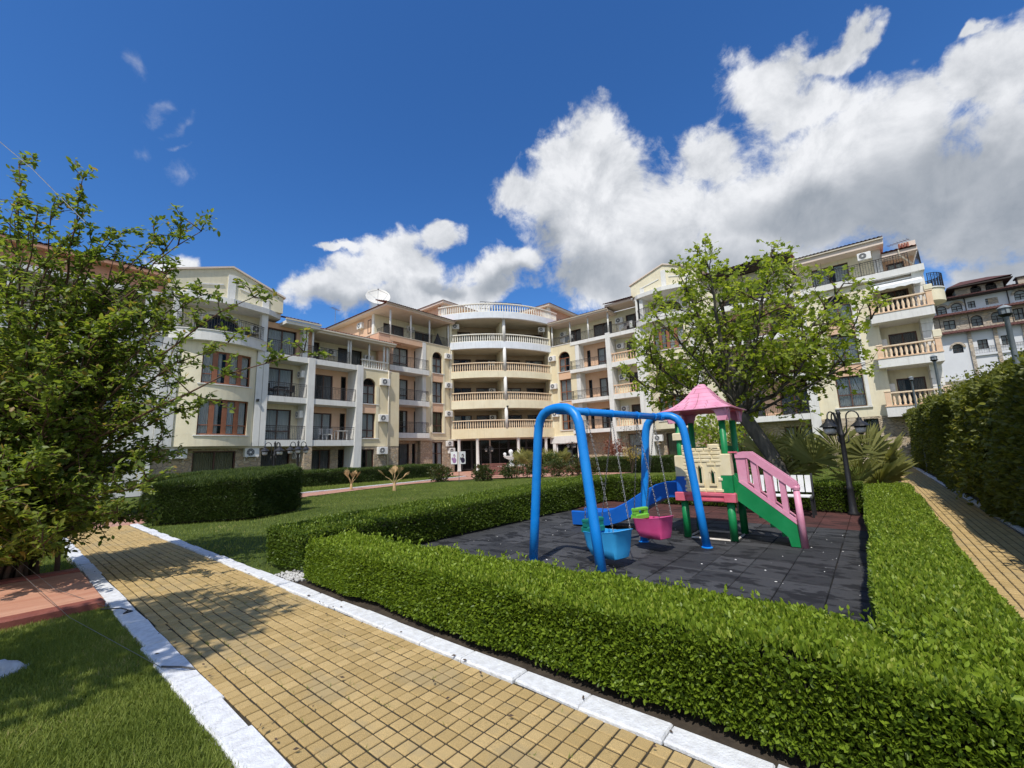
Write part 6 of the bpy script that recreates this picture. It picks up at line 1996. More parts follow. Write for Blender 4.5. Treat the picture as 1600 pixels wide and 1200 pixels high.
fan_palm('fan_palm', 27.8, 21.6, 'fan palm beside the white fountain, nearer the fountain', [(k * 0.63, .35 + .5 * ((k * 7) % 5) / 5, .9) for k in range(12)], L_PALM, 1.15, seed=7, stemh=0.5, group='fan palms by the entrance')
fan_palm('fan_palm', 30.6, 20.9, 'fan palm by the entrance, farther from the fountain', [(k * 0.7, .35 + .5 * ((k * 5) % 7) / 7, .9) for k in range(11)], L_PALM, 1.15, seed=9, stemh=0.5, group='fan palms by the entrance')
fan_palm('dead_palm', 11.9, 20.9, 'withered straw-coloured little palm on the far side of the red path', [(0.5, 1.1, .45), (2.0, 1.2, .5), (3.3, 1.1, .45), (4.6, 1.2, .4), (5.6, 1.0, .4)], L_PALM, 0.5, 'palm', 'withered palms on the lawn', 11, 0.22, 0.07, DRYPALM, 0.5)
fan_palm('dead_palm', 12.3, 17.7, 'withered straw-coloured little palm on the lawn in front of the red path', [(0.9, 1.2, .6), (2.6, .8, .6), (3.5, 1.25, .5), (4.9, 1.1, .55), (5.9, .7, .5)], L_PALM, 0.55, 'palm', 'withered palms on the lawn', 13, 0.28, 0.08, DRYPALM, 0.5)
# ------------------------------------------------------------------ playground
def swing_frame():
    t = thing('swing_set', 'bright blue tubular swing frame with two rounded arches and a top bar', 'swing frame', (6.05, 2.97, 0))
    K = [(0, 0), (0.06, 0.62), (0.12, 1.24), (0.170, 1.78), (0.19, 1.92), (0.225, 2.02), (0.28, 2.09), (0.36, 2.135), (0.45, 2.15), (0.55, 2.15), (0.64, 2.135), (0.72, 2.09), (0.775, 2.02), (0.81, 1.92), (0.83, 1.78), (0.88, 1.24), (0.94, 0.62), (1, 0)]
    for A, B, h in (((5.01, 3.88), (4.79, 2.67), 1.0), ((7.15, 3.16), (7.22, 2.17), 0.975)):
        mb = MB()
        mb.tube([(A[0] + (B[0] - A[0]) * k, A[1] + (B[1] - A[1]) * k, max(z * h, 0.012)) for k, z in K], 0.064, 16)
        o = mb.build('arch', BLUE, t, smooth=True)
        fl_ = MB()
        for q in (A, B):
            fl_.lathe([(0.085, 0.012), (0.085, 0.022), (0.070, 0.03)], (q[0], q[1], 0), 16)
        fl_.build('foot_plate', BLUE, o)
    a, b = Vector((4.9, 3.27, 2.125)), Vector((7.19, 2.67, 2.075))
    mb = MB()
    mb.tube([a, b], 0.053, 14)
    bar = mb.build('top_bar', BLUE, t, smooth=True)
    for k in (0.02, 0.10, 0.24, 0.46, 0.71, 0.895, 0.975):
        p, d = a.lerp(b, k), (b - a).normalized()
        w_ = 0.05 if k in (0.02, 0.975) else 0.014
        MB().tube([p - d * w_, p + d * w_], 0.062, 14).build('collar', BLUE, bar, smooth=False)
    return a, b
SA, SB = swing_frame()
def chain_mesh(mb, a, b):
    a, b = Vector(a), Vector(b)
    L = (b - a).length
    n = int(L / 0.034)
    d = (b - a) / n
    for i in range(n):
        p = a + d * (i + 0.5)
        s = d.normalized().orthogonal().normalized()
        if i % 2:
            s = s.cross(d.normalized())
        h = d.normalized() * 0.024
        ring = [p + h, p + h * 0.6 + s * 0.009, p - h * 0.6 + s * 0.009, p - h, p - h * 0.6 - s * 0.009, p + h * 0.6 - s * 0.009]
        mb.tube(ring, 0.0036, 3, closed=True)
def swing_seat(k0, k1, label, mat, gmat, dx, tw, dq=0.0, dz=0.0, sc=1.0):
    p0, p1 = SA.lerp(SB, k0), SA.lerp(SB, k1)
    b = (p1 - p0).normalized()
    b = Vector((b.x, b.y, 0)).normalized()
    q = Vector((-b.y, b.x, 0))
    q = (q if q.y > 0 else -q)
    q = (q * math.cos(tw) + b * math.sin(tw))
    b = Vector((q.y, -q.x, 0))
    mid = (p0 + p1) / 2
    c = Vector((mid.x, mid.y, 0)) + b * dx + q * dq
    t = thing('bucket_swing', label, 'swing', (c.x, c.y, 0.3), 0, 'bucket swings')
    def W_(u, v, z):      # u along the ride direction, v across
        p = c + q * (u * sc) + b * (v * sc)
        return (p.x, p.y, 0.235 + dz + (z - 0.235) * sc)
    # bucket: rings from floor to rim
    rings = []
    for z, u0, u1, hv, e in ((0.235, -0.22, 0.10, 0.12, 0), (0.25, -0.25, 0.16, 0.14, 0), (0.34, -0.27, 0.22, 0.155, 0), (0.50, -0.30, 0.25, 0.17, 0.03), (0.525, -0.32, 0.26, 0.18, 0.03), (0.525, -0.29, 0.235, 0.155, 0.03), (0.30, -0.24, 0.18, 0.13, 0)):
        ring = []
        N = 20
        for i in range(N):
            a = 2 * PI * i / N
            cu, su = math.cos(a), math.sin(a)
            sq = lambda x: math.copysign(abs(x) ** 0.28, x)
            u = (u0 + u1) / 2 + (u1 - u0) / 2 * sq(cu)
            zz = z + e * (1.6 * max(0, -sq(cu)) - 0.4 * max(0, sq(cu)))
            if z < 0.26:
                zz += 0.03 * (1 if abs(sq(cu)) < 0.35 else 0)
            ring.append(W_(u, hv * sq(su), zz))
        rings.append(ring)
    mb = MB()
    vs = [p for r in rings for p in r]
    N = 20
    fs = [(i * N + j, i * N + (j + 1) % N, (i + 1) * N + (j + 1) % N, (i + 1) * N + j) for i in range(len(rings) - 1) for j in range(N)]
    fs += [tuple(range(N - 1, -1, -1)), tuple(range((len(rings) - 1) * N, len(rings) * N))]
    mb.add(vs, fs)
    smooth_angle(mb.build('bucket', mat, t), 50)
    g = MB()
    fr_ = lambda x, y, z: W_(x, y, z)
    g.fr = fr_
    g.bev(0.15, 0.27, -0.15, 0.15, 0.50, 0.57, 0.015)
    for v in (-0.11, 0.11):
        g.bev(0.17, 0.24, v - 0.045, v + 0.045, 0.57, 0.655, 0.015)
    g.bev(0.165, 0.245, -0.16, 0.16, 0.625, 0.665, 0.012)
    g.build('guard', gmat, t)
    g2 = MB()
    g2.fr = fr_
    g2.bev(0.17, 0.24, -0.03, 0.03, 0.30, 0.51, 0.01)
    g2.build('post', DBLUE, t)
    ch = MB()
    for P_, v in ((p0, -0.15), (p1, 0.15)):
        s = 1 if (p1 - p0).dot(b) > 0 else -1
        top = P_ - Vector((0, 0, 0.10))
        for u, z in ((-0.26, 0.57), (0.20, 0.60)):
            chain_mesh(ch, tuple(top), W_(u, v * s, z))
    ch.build('chain', CHAIN, t, kind='stuff')
    hk = MB()
    for P_ in (p0, p1):
        hk.tube([P_ - Vector((0, 0, 0.04)), P_ - Vector((0, 0, 0.115))], 0.016, 6)
    hk.build('hanger', BLACKM, t)
swing_seat(0.24, 0.46, 'light blue bucket swing seat with teal guard hanging behind the near leg', SKYBLUE, TEAL, -0.16, 0.0, -0.12, -0.11, 1.12)
swing_seat(0.71, 0.895, 'hot pink bucket swing seat with lime green guard', PINKHOT, LIME, -0.10, 0.0, -0.03, -0.03, 1.0)

def play_tower():
    t = thing('play_tower', 'plastic castle play tower with pink pagoda roof, blue slide and green and pink stairs', 'play tower', (8.23, 2.29, 0))
    X0, X1, Y0, Y1 = 7.86, 8.60, 1.92, 2.66
    for x in (X0, X1):
        for y in (Y0, Y1):
            mb = MB()
            mb.tube([(x, y, 0.03), (x, y, 0.66)], 0.062, 14)
            lo = mb.build('leg', GREEN, t, smooth=True)
            mb = MB()
            mb.tube([(x, y, 0.78), (x, y, 2.02)], 0.052, 14)
            mb.build('post', GREEN, t, smooth=True)
    mb = MB()
    for a, b in (((X0, Y0), (X0, Y1)), ((X1, Y0), (X1, Y1)), ((X0, Y0), (X1, Y0)), ((X0, Y1), (X1, Y1))):
        mb.tube([(*a, 0.022), (*b, 0.022)], 0.02, 4)
    mb.build('base_frame', PALESTEEL, t)
    # deck with the recessed front lip
    mb = MB()
    mb.bev(X0 - 0.10, X1 + 0.10, Y0 - 0.11, Y1 + 0.11, 0.645, 0.795, 0.025)
    deck = mb.build('deck', ROSE, t)
    mb = MB()
    mb.bev(X0 - 0.125, X0 - 0.10, Y0 - 0.115, Y0 + 0.06, 0.65, 0.79, 0.012)
    mb.bev(X0 - 0.125, X0 - 0.10, Y1 - 0.06, Y1 + 0.115, 0.65, 0.79, 0.012)
    mb.box(X0 - 0.12, X0 - 0.10, Y0 + 0.06, Y1 - 0.06, 0.745, 0.785)
    mb.box(X0 - 0.115, X0 - 0.10, Y0 + 0.06, Y1 - 0.06, 0.66, 0.69)
    mb.build('deck_lip', ROSE, deck)
    # castle wall with moulded stones, two lancet openings and battlements
    def castle(xf, sgn, name):
        mb = MB(lambda u, d, z: (xf + sgn * d, u, z))
        y0, y1 = Y0 + 0.05, Y1 - 0.05
        sl = [(y0 + 0.135, y0 + 0.195, 0.94, 1.17), (y0 + 0.335, y0 + 0.395, 0.94, 1.25)]
        facade(mb, y0, y1, 0.795, 1.50, 0.0, 0.05, sl)
        mb.box(y0 + 0.02, y0 + 0.20, 0, 0.05, 1.50, 1.60)
        mb.box(y1 - 0.16, y1, 0, 0.05, 1.50, 1.60)
        for a, b, z0, z1 in sl:
            mb.prism([(a, z1 - 0.08), (a, z1), ((a + b) / 2, z1)], 0, 0.05, 1)
            mb.prism([(b, z1 - 0.08), ((a + b) / 2, z1), (b, z1)], 0, 0.05, 1)
        o = mb.build(name, CASTLE, t)
        rl = MB(lambda u, d, z: (xf + sgn * d, u, z))
        rnd = random.Random(4)
        row, z = 0, 0.80
        def stone(a, b, lo, hi):
            e = 0.010
            rl.add([(a, 0, lo), (b, 0, lo), (b, 0, hi), (a, 0, hi), (a + e, -0.014, lo + e), (b - e, -0.014, lo + e), (b - e, -0.014, hi - e), (a + e, -0.014, hi - e)],
                   [(4, 5, 6, 7), (0, 1, 5, 4), (1, 2, 6, 5), (2, 3, 7, 6), (3, 0, 4, 7)])
        while z < 1.49:
            h = 0.062
            u = y0 + 0.004 - (0.06 if row % 2 else 0)
            while u < y1 - 0.01:
                w_ = rnd.uniform(0.13, 0.21)
                a, b = max(u, y0 + 0.004), min(u + w_ - 0.006, y1 - 0.004)
                if b - a > 0.03 and not any(s[0] - 0.035 < b and a < s[1] + 0.035 and z + h > s[2] - 0.04 and z < s[3] + 0.04 for s in sl):
                    stone(a, b, z, z + h - 0.006)
                u += w_
            z += h
            row += 1
        stone(y0 + 0.03, y0 + 0.19, 1.505, 1.595)
        stone(y1 - 0.15, y1 - 0.01, 1.505, 1.595)
        for a, b, z0, z1 in sl:
            rl.box(a - 0.028, a, -0.016, 0.0, z0, z1 - 0.04)
            rl.box(b, b + 0.028, -0.016, 0.0, z0, z1 - 0.04)
            rl.box(a - 0.028, b + 0.028, -0.022, 0.0, z0 - 0.035, z0)
            rl.prism([(a - 0.028, z1 - 0.04), ((a + b) / 2, z1 + 0.045), ((a + b) / 2, z1 + 0.002), (a, z1 - 0.06)], -0.016, 0, 1)
            rl.prism([(b + 0.028, z1 - 0.04), (b, z1 - 0.06), ((a + b) / 2, z1 + 0.002), ((a + b) / 2, z1 + 0.045)], -0.016, 0, 1)
        rl.build('moulded_stones', CASTLE, o, kind='stuff')
    castle(X0 - 0.075, 1, 'castle_wall')
    mb = MB()
    mb.box(X1 + 0.03, X1 + 0.07, Y0 + 0.05, Y1 - 0.05, 0.8, 1.56)
    mb.build('back_wall', GREEN, t)
    for y, z0, z1, mt, nm in ((Y0, 1.08, 1.43, CASTLE, 'corner_block'), (Y1, 1.06, 1.42, CASTLE, 'corner_block'), (Y1, 1.69, 1.815, CASTLE, 'post_collar'), (Y1, 0.795, 1.06, DBLUE, 'corner_block'), (Y0, 0.795, 1.08, GREEN, 'corner_block')):
        MB().bev(X0 - 0.085, X0 + 0.085, y - 0.085, y + 0.085, z0, z1, 0.012).build(nm, mt, t)
    # pagoda roof: seven courses of shingles
    cx, cy = (X0 + X1) / 2, (Y0 + Y1) / 2
    prof = [(0.575, 2.205), (0.475, 2.245), (0.385, 2.30), (0.305, 2.365), (0.235, 2.44), (0.175, 2.52), (0.12, 2.60), (0.075, 2.655)]
    mb = MB()
    sh = MB()
    for i in range(7):
        r0, z0 = prof[i]
        r1, z1 = prof[i + 1]
        mb.lathe([(r0 + 0.010, z0 - 0.006), (r0 + 0.010, z0 + 0.004), (r1 + 0.002, z1 + 0.004), (r1 - 0.02, z1 - 0.01)], (cx, cy, 0), 4, square=True)
        for sx, sy in ((1, 0), (-1, 0), (0, 1), (0, -1)):
            n = max(1, int(r0 / 0.085))
            for k in range(1, n):
                f_ = -1 + 2 * (k + (0.5 if i % 2 else 0)) / n
                if abs(f_) > 0.95:
                    continue
                a = Vector((cx + (sx * (r0 + .012) if sx else f_ * r0), cy + (sy * (r0 + .012) if sy else f_ * r0), z0 + 0.003))
                b = Vector((cx + (sx * (r1 + .006) if sx else f_ * r1), cy + (sy * (r1 + .006) if sy else f_ * r1), z1 + 0.004))
                sh.tube([a, b], 0.0035, 3, cap=False)
    rf = mb.build('roof', PINK, t)
    sh.build('shingle_joints', REDBROWN, rf, kind='stuff')  # joint lines coloured dark, also painting the shadow lines between shingles
    MB().lathe([(0.09, 2.645), (0.085, 2.67), (0.055, 2.695), (0.02, 2.70)], (cx, cy, 0), 12).build('roof_cap', PINK, rf, smooth=True)
    mb = MB()
    for sx in (-1, 1):
        for sy in (-1, 1):
            for ax_ in (0, 1):
                P0 = [(0.545, 2.20), (0.24, 2.20), (0.30, 2.15), (0.335, 2.06), (0.345, 1.99), (0.475, 1.99), (0.505, 2.08)]
                if ax_ == 0:
                    q = [(cy + sy * u, z) for u, z in P0]
                    MB().prism(q, cx + sx * 0.47, cx + sx * 0.505, 0).build('roof_bracket', PINK, t)
                else:
                    q = [(cx + sx * u, z) for u, z in P0]
                    MB().prism(q, cy + sy * 0.468, cy + sy * 0.507, 1).build('roof_bracket', PINK, t)
    MB().box(cx - 0.52, cx + 0.52, cy - 0.52, cy + 0.52, 2.185, 2.20).build('roof_lining', ROSE, t)
    # slide
    path = [(2.74, 0.74), (2.95, 0.735), (3.12, 0.69), (3.35, 0.575), (3.7, 0.36), (4.0, 0.215), (4.25, 0.14), (4.55, 0.105), (4.85, 0.105), (5.06, 0.10)]
    xs = 8.22
    sec = [(-0.29, 0.20), (-0.265, 0.22), (-0.235, 0.20), (-0.20, 0.03), (0.0, 0.0), (0.20, 0.03), (0.235, 0.20), (0.265, 0.22), (0.29, 0.20), (0.27, -0.06), (-0.27, -0.06)]
    vs, fs = [], []
    for i, (y, z) in enumerate(path):
        a, b = path[max(0, i - 1)], path[min(len(path) - 1, i + 1)]
        dy, dz = b[0] - a[0], b[1] - a[1]
        L = math.hypot(dy, dz)
        ny, nz = -dz / L, dy / L
        for u, h in sec:
            vs.append((xs + u, y + ny * h, max(0.016, z + nz * h)))
    n = len(sec)
    for i in range(len(path) - 1):
        for k in range(n):
            fs.append((i * n + k, i * n + (k + 1) % n, (i + 1) * n + (k + 1) % n, (i + 1) * n + k))
    fs += [tuple(range(n)), tuple(range((len(path) - 1) * n, len(path) * n))]
    mb = MB()
    mb.add(vs, fs)
    smooth_angle(mb.build('slide', DBLUE, t), 45)
    MB().bev(7.92, 8.52, 2.70, 2.80, 0.70, 1.04, 0.02).build('slide_mouth', DBLUE, t)
    # stairs
    GP = [(1.989, 1.072), (1.83, 1.085), (1.752, 0.967), (1.037, 0.346), (1.018, 0.02), (1.139, 0.02), (1.164, 0.157), (1.286, 0.266), (1.814, 0.672), (2.017, 0.79)]
    for x, sh_ in ((7.90, 0.0), (8.30, 0.05)):
        S_ = lambda q: [(a + sh_, b) for a, b in q]
        MB().prism(S_(GP), x - 0.028, x + 0.028, 0).build('stringer', GREEN, t)
        rail = MB()
        rail.prism(S_([(1.779, 1.43), (1.70, 1.455), (1.548, 1.452), (0.953, 0.955), (0.953, 0.885), (1.039, 0.885), (1.60, 1.355), (1.779, 1.355)]), x - 0.045, x + 0.045, 0)
        o = rail.build('stair_rail', PINK, t)
        MB().prism(S_([(1.77, 0.975), (1.70, 0.99), (1.03, 0.425), (1.03, 0.352)]), x - 0.034, x + 0.034, 0).build('bottom_rail', PINK, o)
        for q in ([(1.775, 1.36), (1.635, 1.375), (1.632, 0.93), (1.76, 0.975)], [(1.563, 1.32), (1.486, 1.255), (1.468, 0.795), (1.547, 0.86)], [(1.392, 1.175), (1.292, 1.09), (1.277, 0.635), (1.378, 0.72)], [(1.197, 1.01), (1.122, 0.95), (1.110, 0.495), (1.190, 0.56)]):
            MB().prism(S_(q), x - 0.026, x + 0.026, 0).build('baluster', PINK, o)
        MB().tube([(x, 0.985 + sh_, 0.9), (x, 0.968 + sh_, 0.012)], [0.043, 0.052], 14).build('newel_post', PINK, o, smooth=True)
        MB().lathe([(0.052, 0.86), (0.058, 0.90), (0.045, 0.925)], (x, 0.985 + sh_, 0), 14).build('newel_cap', PINK, o)
    for k in range(5):
        y = 1.16 + 0.145 * k
        z = 0.17 + 0.128 * k
        MB().box(7.925, 8.275, y - 0.08, y + 0.09, z - 0.02, z + 0.01).build('step', GREEN, t)
        MB().box(7.925, 8.275, y + 0.075, y + 0.09, z + 0.01, z + 0.11).build('riser', GREEN, t)
    MB().box(7.84, 7.90, 1.74, 1.96, 1.44, 1.465).build('rail_bracket', ROSE, t)
play_tower()

def bench():
    t = thing('slatted_bench', 'white slatted bench with dark metal ends, half hidden behind the pink stair rail', 'bench', (11.45, 1.85, 0))
    y0, y1 = 1.16, 2.55
    for i in range(11):
        y = y0 + 0.05 + i * (y1 - y0 - 0.1) / 10
        MB().prism([(11.56, 0.50), (11.585, 0.50), (11.655, 0.86), (11.63, 0.86)], y - 0.052, y + 0.052, 1).build('slat', WHITEWOOD, t)
    for x in (11.16, 11.27, 11.38, 11.49):
        MB().bev(x - 0.045, x + 0.045, y0, y1, 0.425, 0.45, 0.006).build('slat', WHITEWOOD, t)
    for y in (y0 - 0.02, y1 + 0.02):
        mb = MB()
        mb.prism([(11.56, 0.42), (11.60, 0.42), (11.70, 0.90), (11.665, 0.90)], y - 0.02, y + 0.02, 1)
        mb.box(11.10, 11.60, y - 0.02, y + 0.02, 0.385, 0.423)
        mb.box(11.12, 11.16, y - 0.02, y + 0.02, 0, 0.385)
        mb.box(11.56, 11.60, y - 0.02, y + 0.02, 0, 0.385)
        mb.build('end_frame', BLACKM, t)
    MB().box(11.60, 11.62, y0, y1, 0.52, 0.56).build('cross_rail', BLACKM, t)
bench()

# ------------------------------------------------------------------ street lamps
def lantern(mb_cap, mb_gl, x, y, z, r=0.17):
    mb_cap.lathe([(r, 0.0), (r * 0.97, 0.015), (r * 0.50, 0.085), (r * 0.30, 0.12), (r * 0.26, 0.17), (r * 0.1, 0.19)], (x, y, z), 14)
    mb_cap.lathe([(r * 0.62, -0.035), (r * 0.64, 0.0)], (x, y, z), 12)
    mb_gl.lathe([(r * 0.30, -0.155), (r * 0.50, -0.13), (r * 0.58, -0.035)], (x, y, z), 12)
    mb_cap.lathe([(r * 0.2, -0.185), (r * 0.32, -0.155)], (x, y, z), 8)
def triple_lamp(x, y, label, h=2.28, rot=0.0, n=3):
    t = thing('lamp_post', label, 'street lamp', (x, y, 0), 0, 'black three-armed lamps')
    mb = MB()
    mb.lathe([(0.105, 0.0), (0.105, 0.05), (0.075, 0.10), (0.062, 0.55), (0.07, 0.58), (0.05, 0.62), (0.046, h - 0.62), (0.062, h - 0.58), (0.062, h - 0.54), (0.04, h - 0.50), (0.034, h - 0.12), (0.05, h - 0.09), (0.015, h + 0.0)], (x, y, 0), 12)
    mb.build('post', BLACKM, t, smooth=True)
    for k in range(n):
        a = rot + 2 * PI * k / n
        c, s = math.cos(a), math.sin(a)
        pts = [(0.03, h - 0.62), (0.10, h - 0.50), (0.125, h - 0.25)] + [(0.235 - 0.11 * math.cos(q), h - 0.18 + 0.13 * math.sin(q)) for q in [PI * i / 8 for i in range(9)]] + [(0.345, h - 0.21)]
        mb = MB()
        mb.tube([(x + c * r, y + s * r, z) for r, z in pts], 0.015, 6)
        mb.tube([(x + c * 0.05, y + s * 0.05, h - 0.75), (x + c * 0.115, y + s * 0.115, h - 0.70), (x + c * 0.12, y + s * 0.12, h - 0.58)], 0.012, 5)
        arm = mb.build('arm', BLACKM, t, smooth=True)
        cap, gl = MB(), MB()
        lantern(cap, gl, x + c * 0.345, y + s * 0.345, h - 0.385)
        cap.build('lantern_cap', BLACKM, arm)
        gl.build('lamp_glass', FROST, arm, smooth=True)
    return t
triple_lamp(11.94, 0.50, 'black three-armed lamp post at the back corner of the playground, in front of fan palms', rot=2.55)
triple_lamp(7.05, 18.2, 'black three-armed lamp standing above the conifer hedge, leftmost of the lawn lamps', rot=2.7, h=2.35)
triple_lamp(8.15, 18.65, 'black three-armed lamp above the conifer hedge, just left of the stone pier', rot=2.2, h=2.40)
triple_lamp(28.6, 26.6, 'black three-armed lamp in front of the entrance columns', rot=2.4, h=2.35)
triple_lamp(32.6, 20.4, 'black three-armed lamp in front of the glazed ground floor by the white lampshade', rot=2.4, h=2.45)
def grey_lantern(x, y, h, r, label):
    t = thing('lantern_post', label, 'street lamp', (x, y, 0), 0, 'grey concrete lantern posts')
    MB().lathe([(r * 0.55, 0), (r * 0.5, h * 0.5), (r * 0.38, h - r * 2.6), (r * 0.5, h - r * 2.5)], (x, y, 0), 12).build('post', GREYCONC, t, smooth=True)
    MB().lathe([(r * 0.45, h - r * 2.5), (r * 1.05, h - r * 2.0), (r * 1.08, h - r * 1.9)], (x, y, 0), 8).build('bracket', BLACKM, t)
    g = MB()
    g.lathe([(r * 0.80, h - r * 1.9), (r * 0.82, h - r * 0.75)], (x, y, 0), 8)
    b = g.build('lamp_glass', GREYCONC, t)
    rb = MB()
    for k in range(8):
        a = 2 * PI * k / 8
        rb.tube([(x + r * 0.84 * math.cos(a), y + r * 0.84 * math.sin(a), h - r * 1.95), (x + r * 0.84 * math.cos(a), y + r * 0.84 * math.sin(a), h - r * 0.7)], r * 0.07, 4)
    rb.build('glazing_rib', GREYPL, b)
    MB().lathe([(r * 1.05, h - r * 0.75), (r * 1.0, h - r * 0.65), (r * 0.45, h - r * 0.2), (r * 0.12, h - r * 0.1), (r * 0.08, h)], (x, y, 0), 8).build('lantern_cap', GREYCONC, t)
grey_lantern(14.0, -2.62, 4.45, 0.115, 'large grey lantern post rising above the tall hedge, in front of the far hotel')
grey_lantern(24.0, -2.35, 4.95, 0.115, 'mid-sized grey lantern post showing above the tall hedge below the end balconies')
grey_lantern(29.0, -1.90, 4.72, 0.10, 'small pale lantern post in front of the lowest end balcony')

# ------------------------------------------------------------------ fountain court
def fountain():
    x, y = 29.5, 24.9
    t = thing('fountain', 'white stone tiered fountain with ball finials in front of the entrance', 'fountain', (x, y, 0))
    MB().lathe([(1.15, 0), (1.15, 0.42), (1.25, 0.45), (1.25, 0.55), (1.05, 0.55), (1.05, 0.3), (0.0, 0.3)], (x, y, 0), 24).build('basin', MARBLE, t)
    MB().lathe([(0.34, 0.3), (0.30, 0.55), (0.20, 0.7), (0.17, 0.95), (0.26, 1.05)], (x, y, 0), 14).build('pedestal', MARBLE, t, smooth=True)
    MB().lathe([(0.20, 1.02), (0.48, 1.16), (0.66, 1.30), (0.70, 1.36), (0.62, 1.36), (0.3, 1.24), (0.0, 1.2)], (x, y, 0), 20).build('bowl', MARBLE, t, smooth=True)
    for dx, dy, z, r in ((0, 0, 1.72, 0.21), (-0.42, 0.35, 1.52, 0.15), (0.3, -0.4, 1.45, 0.12), (-0.2, -0.45, 1.45, 0.10)):
        MB().lathe([(r * 0.4, -r - 0.18), (r * 0.5, -r), (r * 0.87, -r * .5), (r, 0), (r * .87, r * .5), (r * .5, r * .87), (0.01, r)], (x + dx, y + dy, z), 12).build('ball', MARBLE, t, smooth=True)
fountain()
def timber_bench(x, y, rot, label):
    t = thing('timber_bench', label, 'bench', (x, y, 0), rot, 'red-brown benches by the fountain')
    for k in range(4):
        MB().box(-0.85, 0.85, 0.22 + 0.02 * k, 0.25 + 0.02 * k, 0.50 + 0.11 * k, 0.59 + 0.11 * k).build('slat', REDBROWN, t, local=True)
    for k in range(4):
        MB().box(-0.85, 0.85, -0.28 + 0.125 * k, -0.17 + 0.125 * k, 0.43, 0.46).build('slat', REDBROWN, t, local=True)
    for u in (-0.72, 0.72):
        mb = MB()
        mb.box(u - 0.03, u + 0.03, -0.27, -0.2, 0, 0.43)
        mb.box(u - 0.03, u + 0.03, 0.2, 0.28, 0, 0.9)
        mb.box(u - 0.03, u + 0.03, -0.2, 0.2, 0.36, 0.43)
        mb.build('end_frame', BLACKM, t, local=True)
timber_bench(20.6, 20.0, PI + 0.7, 'dark backed timber bench at the end of the red path, left of the other one')
timber_bench(22.6, 20.6, 0.65 + PI / 2, 'red-brown timber bench facing the fountain')
t = thing('planter_wall', 'low red-brown timber-clad planter wall in front of the fountain', 'planter wall', (25, 21.5, 0), 0, None)
for i in range(9):
    a = (24.0 + 0.62 * i, 22.6 - 0.60 * i)
    MB().prism([(a[0], a[1]), (a[0] + 0.60, a[1] - 0.58), (a[0] + 0.72, a[1] - 0.46), (a[0] + 0.12, a[1] + 0.12)], 0, 0.52, 2).build('board', REDBROWN, t)
t = thing('sign_stand', 'white double sign with dark portraits on a thin post on the lawn', 'sign', (17.6, 18.9, 0))
MB().tube([(17.6, 18.9, 0), (17.6, 18.9, 1.75)], 0.018, 6).build('post', GREYPL, t)
def board_frame(cx, cy, ang):
    c, s = math.cos(ang), math.sin(ang)
    return lambda u, d, z: (cx + c * u - s * d, cy + s * u + c * d, z)
for (cx, cy, ang, tone, w_) in ((17.42, 19.13, -PI / 4 - 0.35, PRINT_MAUVE, 0.36), (17.72, 18.72, -PI / 4 + 0.45, PRINT_DARK, 0.36)):
    bf = board_frame(cx, cy, ang)
    b = MB(bf).box(-w_ / 2 - 0.02, w_ / 2 + 0.02, 0, 0.03, 1.05, 1.78).build('sign_panel', WHITEWOOD, t)
    pr = MB(bf)
    for (u, z, rx, rz) in ((0.02, 1.52, 0.075, 0.12), (0.03, 1.26, 0.13, 0.16), (-0.10, 1.36, 0.05, 0.09)):
        pr.prism([(u + rx * math.cos(k), z + rz * math.sin(k)) for k in [2 * PI * i / 14 for i in range(14)]], -0.003, 0.0, 1)
    pr.build('printed_portrait', tone, b)
    MB(bf).prism([(0.0 + 0.045 * math.cos(k), 1.50 + 0.07 * math.sin(k)) for k in [2 * PI * i / 12 for i in range(12)]], -0.005, -0.0035, 1).build('printed_face', PALESTEEL, b)
t = thing('floor_lamp', 'white shaded standing lamp inside the glazed ground floor room', 'lamp', (37.5, 23.9, 0))
MB().lathe([(0.42, 1.15), (0.30, 1.72), (0.28, 1.72), (0.40, 1.15)], (37.5, 23.9, 0), 16).build('lamp_shade', LAMPSH, t, smooth=True)
MB().lathe([(0.18, 0), (0.18, 0.03), (0.03, 0.06), (0.03, 1.3)], (37.5, 23.9, 0), 10).build('stand', PALESTEEL, t)

# ------------------------------------------------------------------ things on the balconies
def chair(x, y, z, rot, mt, label, group):
    t = thing('patio_chair', label, 'chair', (x, y, z), rot, group)
    MB().bev(-0.22, 0.22, -0.22, 0.22, 0.41, 0.44, 0.01).build('seat', mt, t, local=True)
    mb = MB()
    for k in range(5):
        mb.box(-0.2 + 0.09 * k, -0.16 + 0.09 * k, 0.20, 0.23, 0.44, 0.85)
    mb.box(-0.22, 0.22, 0.20, 0.235, 0.82, 0.88)
    mb.build('backrest', mt, t, local=True)
    for sx in (-0.19, 0.19):
        for sy in (-0.19, 0.2):
            MB().box(sx - 0.02, sx + 0.02, sy - 0.02, sy + 0.02, 0, 0.41).build('leg', mt, t, local=True)
def table(x, y, z, mt, label):
    t = thing('patio_table', label, 'table', (x, y, z))
    MB().bev(-0.4, 0.4, -0.35, 0.35, 0.68, 0.72, 0.01).build('tabletop', mt, t, local=True)
    for sx in (-0.34, 0.34):
        for sy in (-0.28, 0.28):
            MB().box(sx - 0.025, sx + 0.025, sy - 0.025, sy + 0.025, 0, 0.68).build('leg', mt, t, local=True)
chair(14.9, T1 + 0.55, 2.94, 0.3, PVC, 'white patio chair on the lower recessed balcony of the left wing, nearer the pier', 'white chairs on the lower balcony')
chair(15.4, T1 + 0.6, 2.94, -0.5, PVC, 'white patio chair on the lower recessed balcony of the left wing, next to the table', 'white chairs on the lower balcony')
table(16.3, T1 + 0.62, 2.94, PVC, 'white patio table on the lower recessed balcony of the left wing')
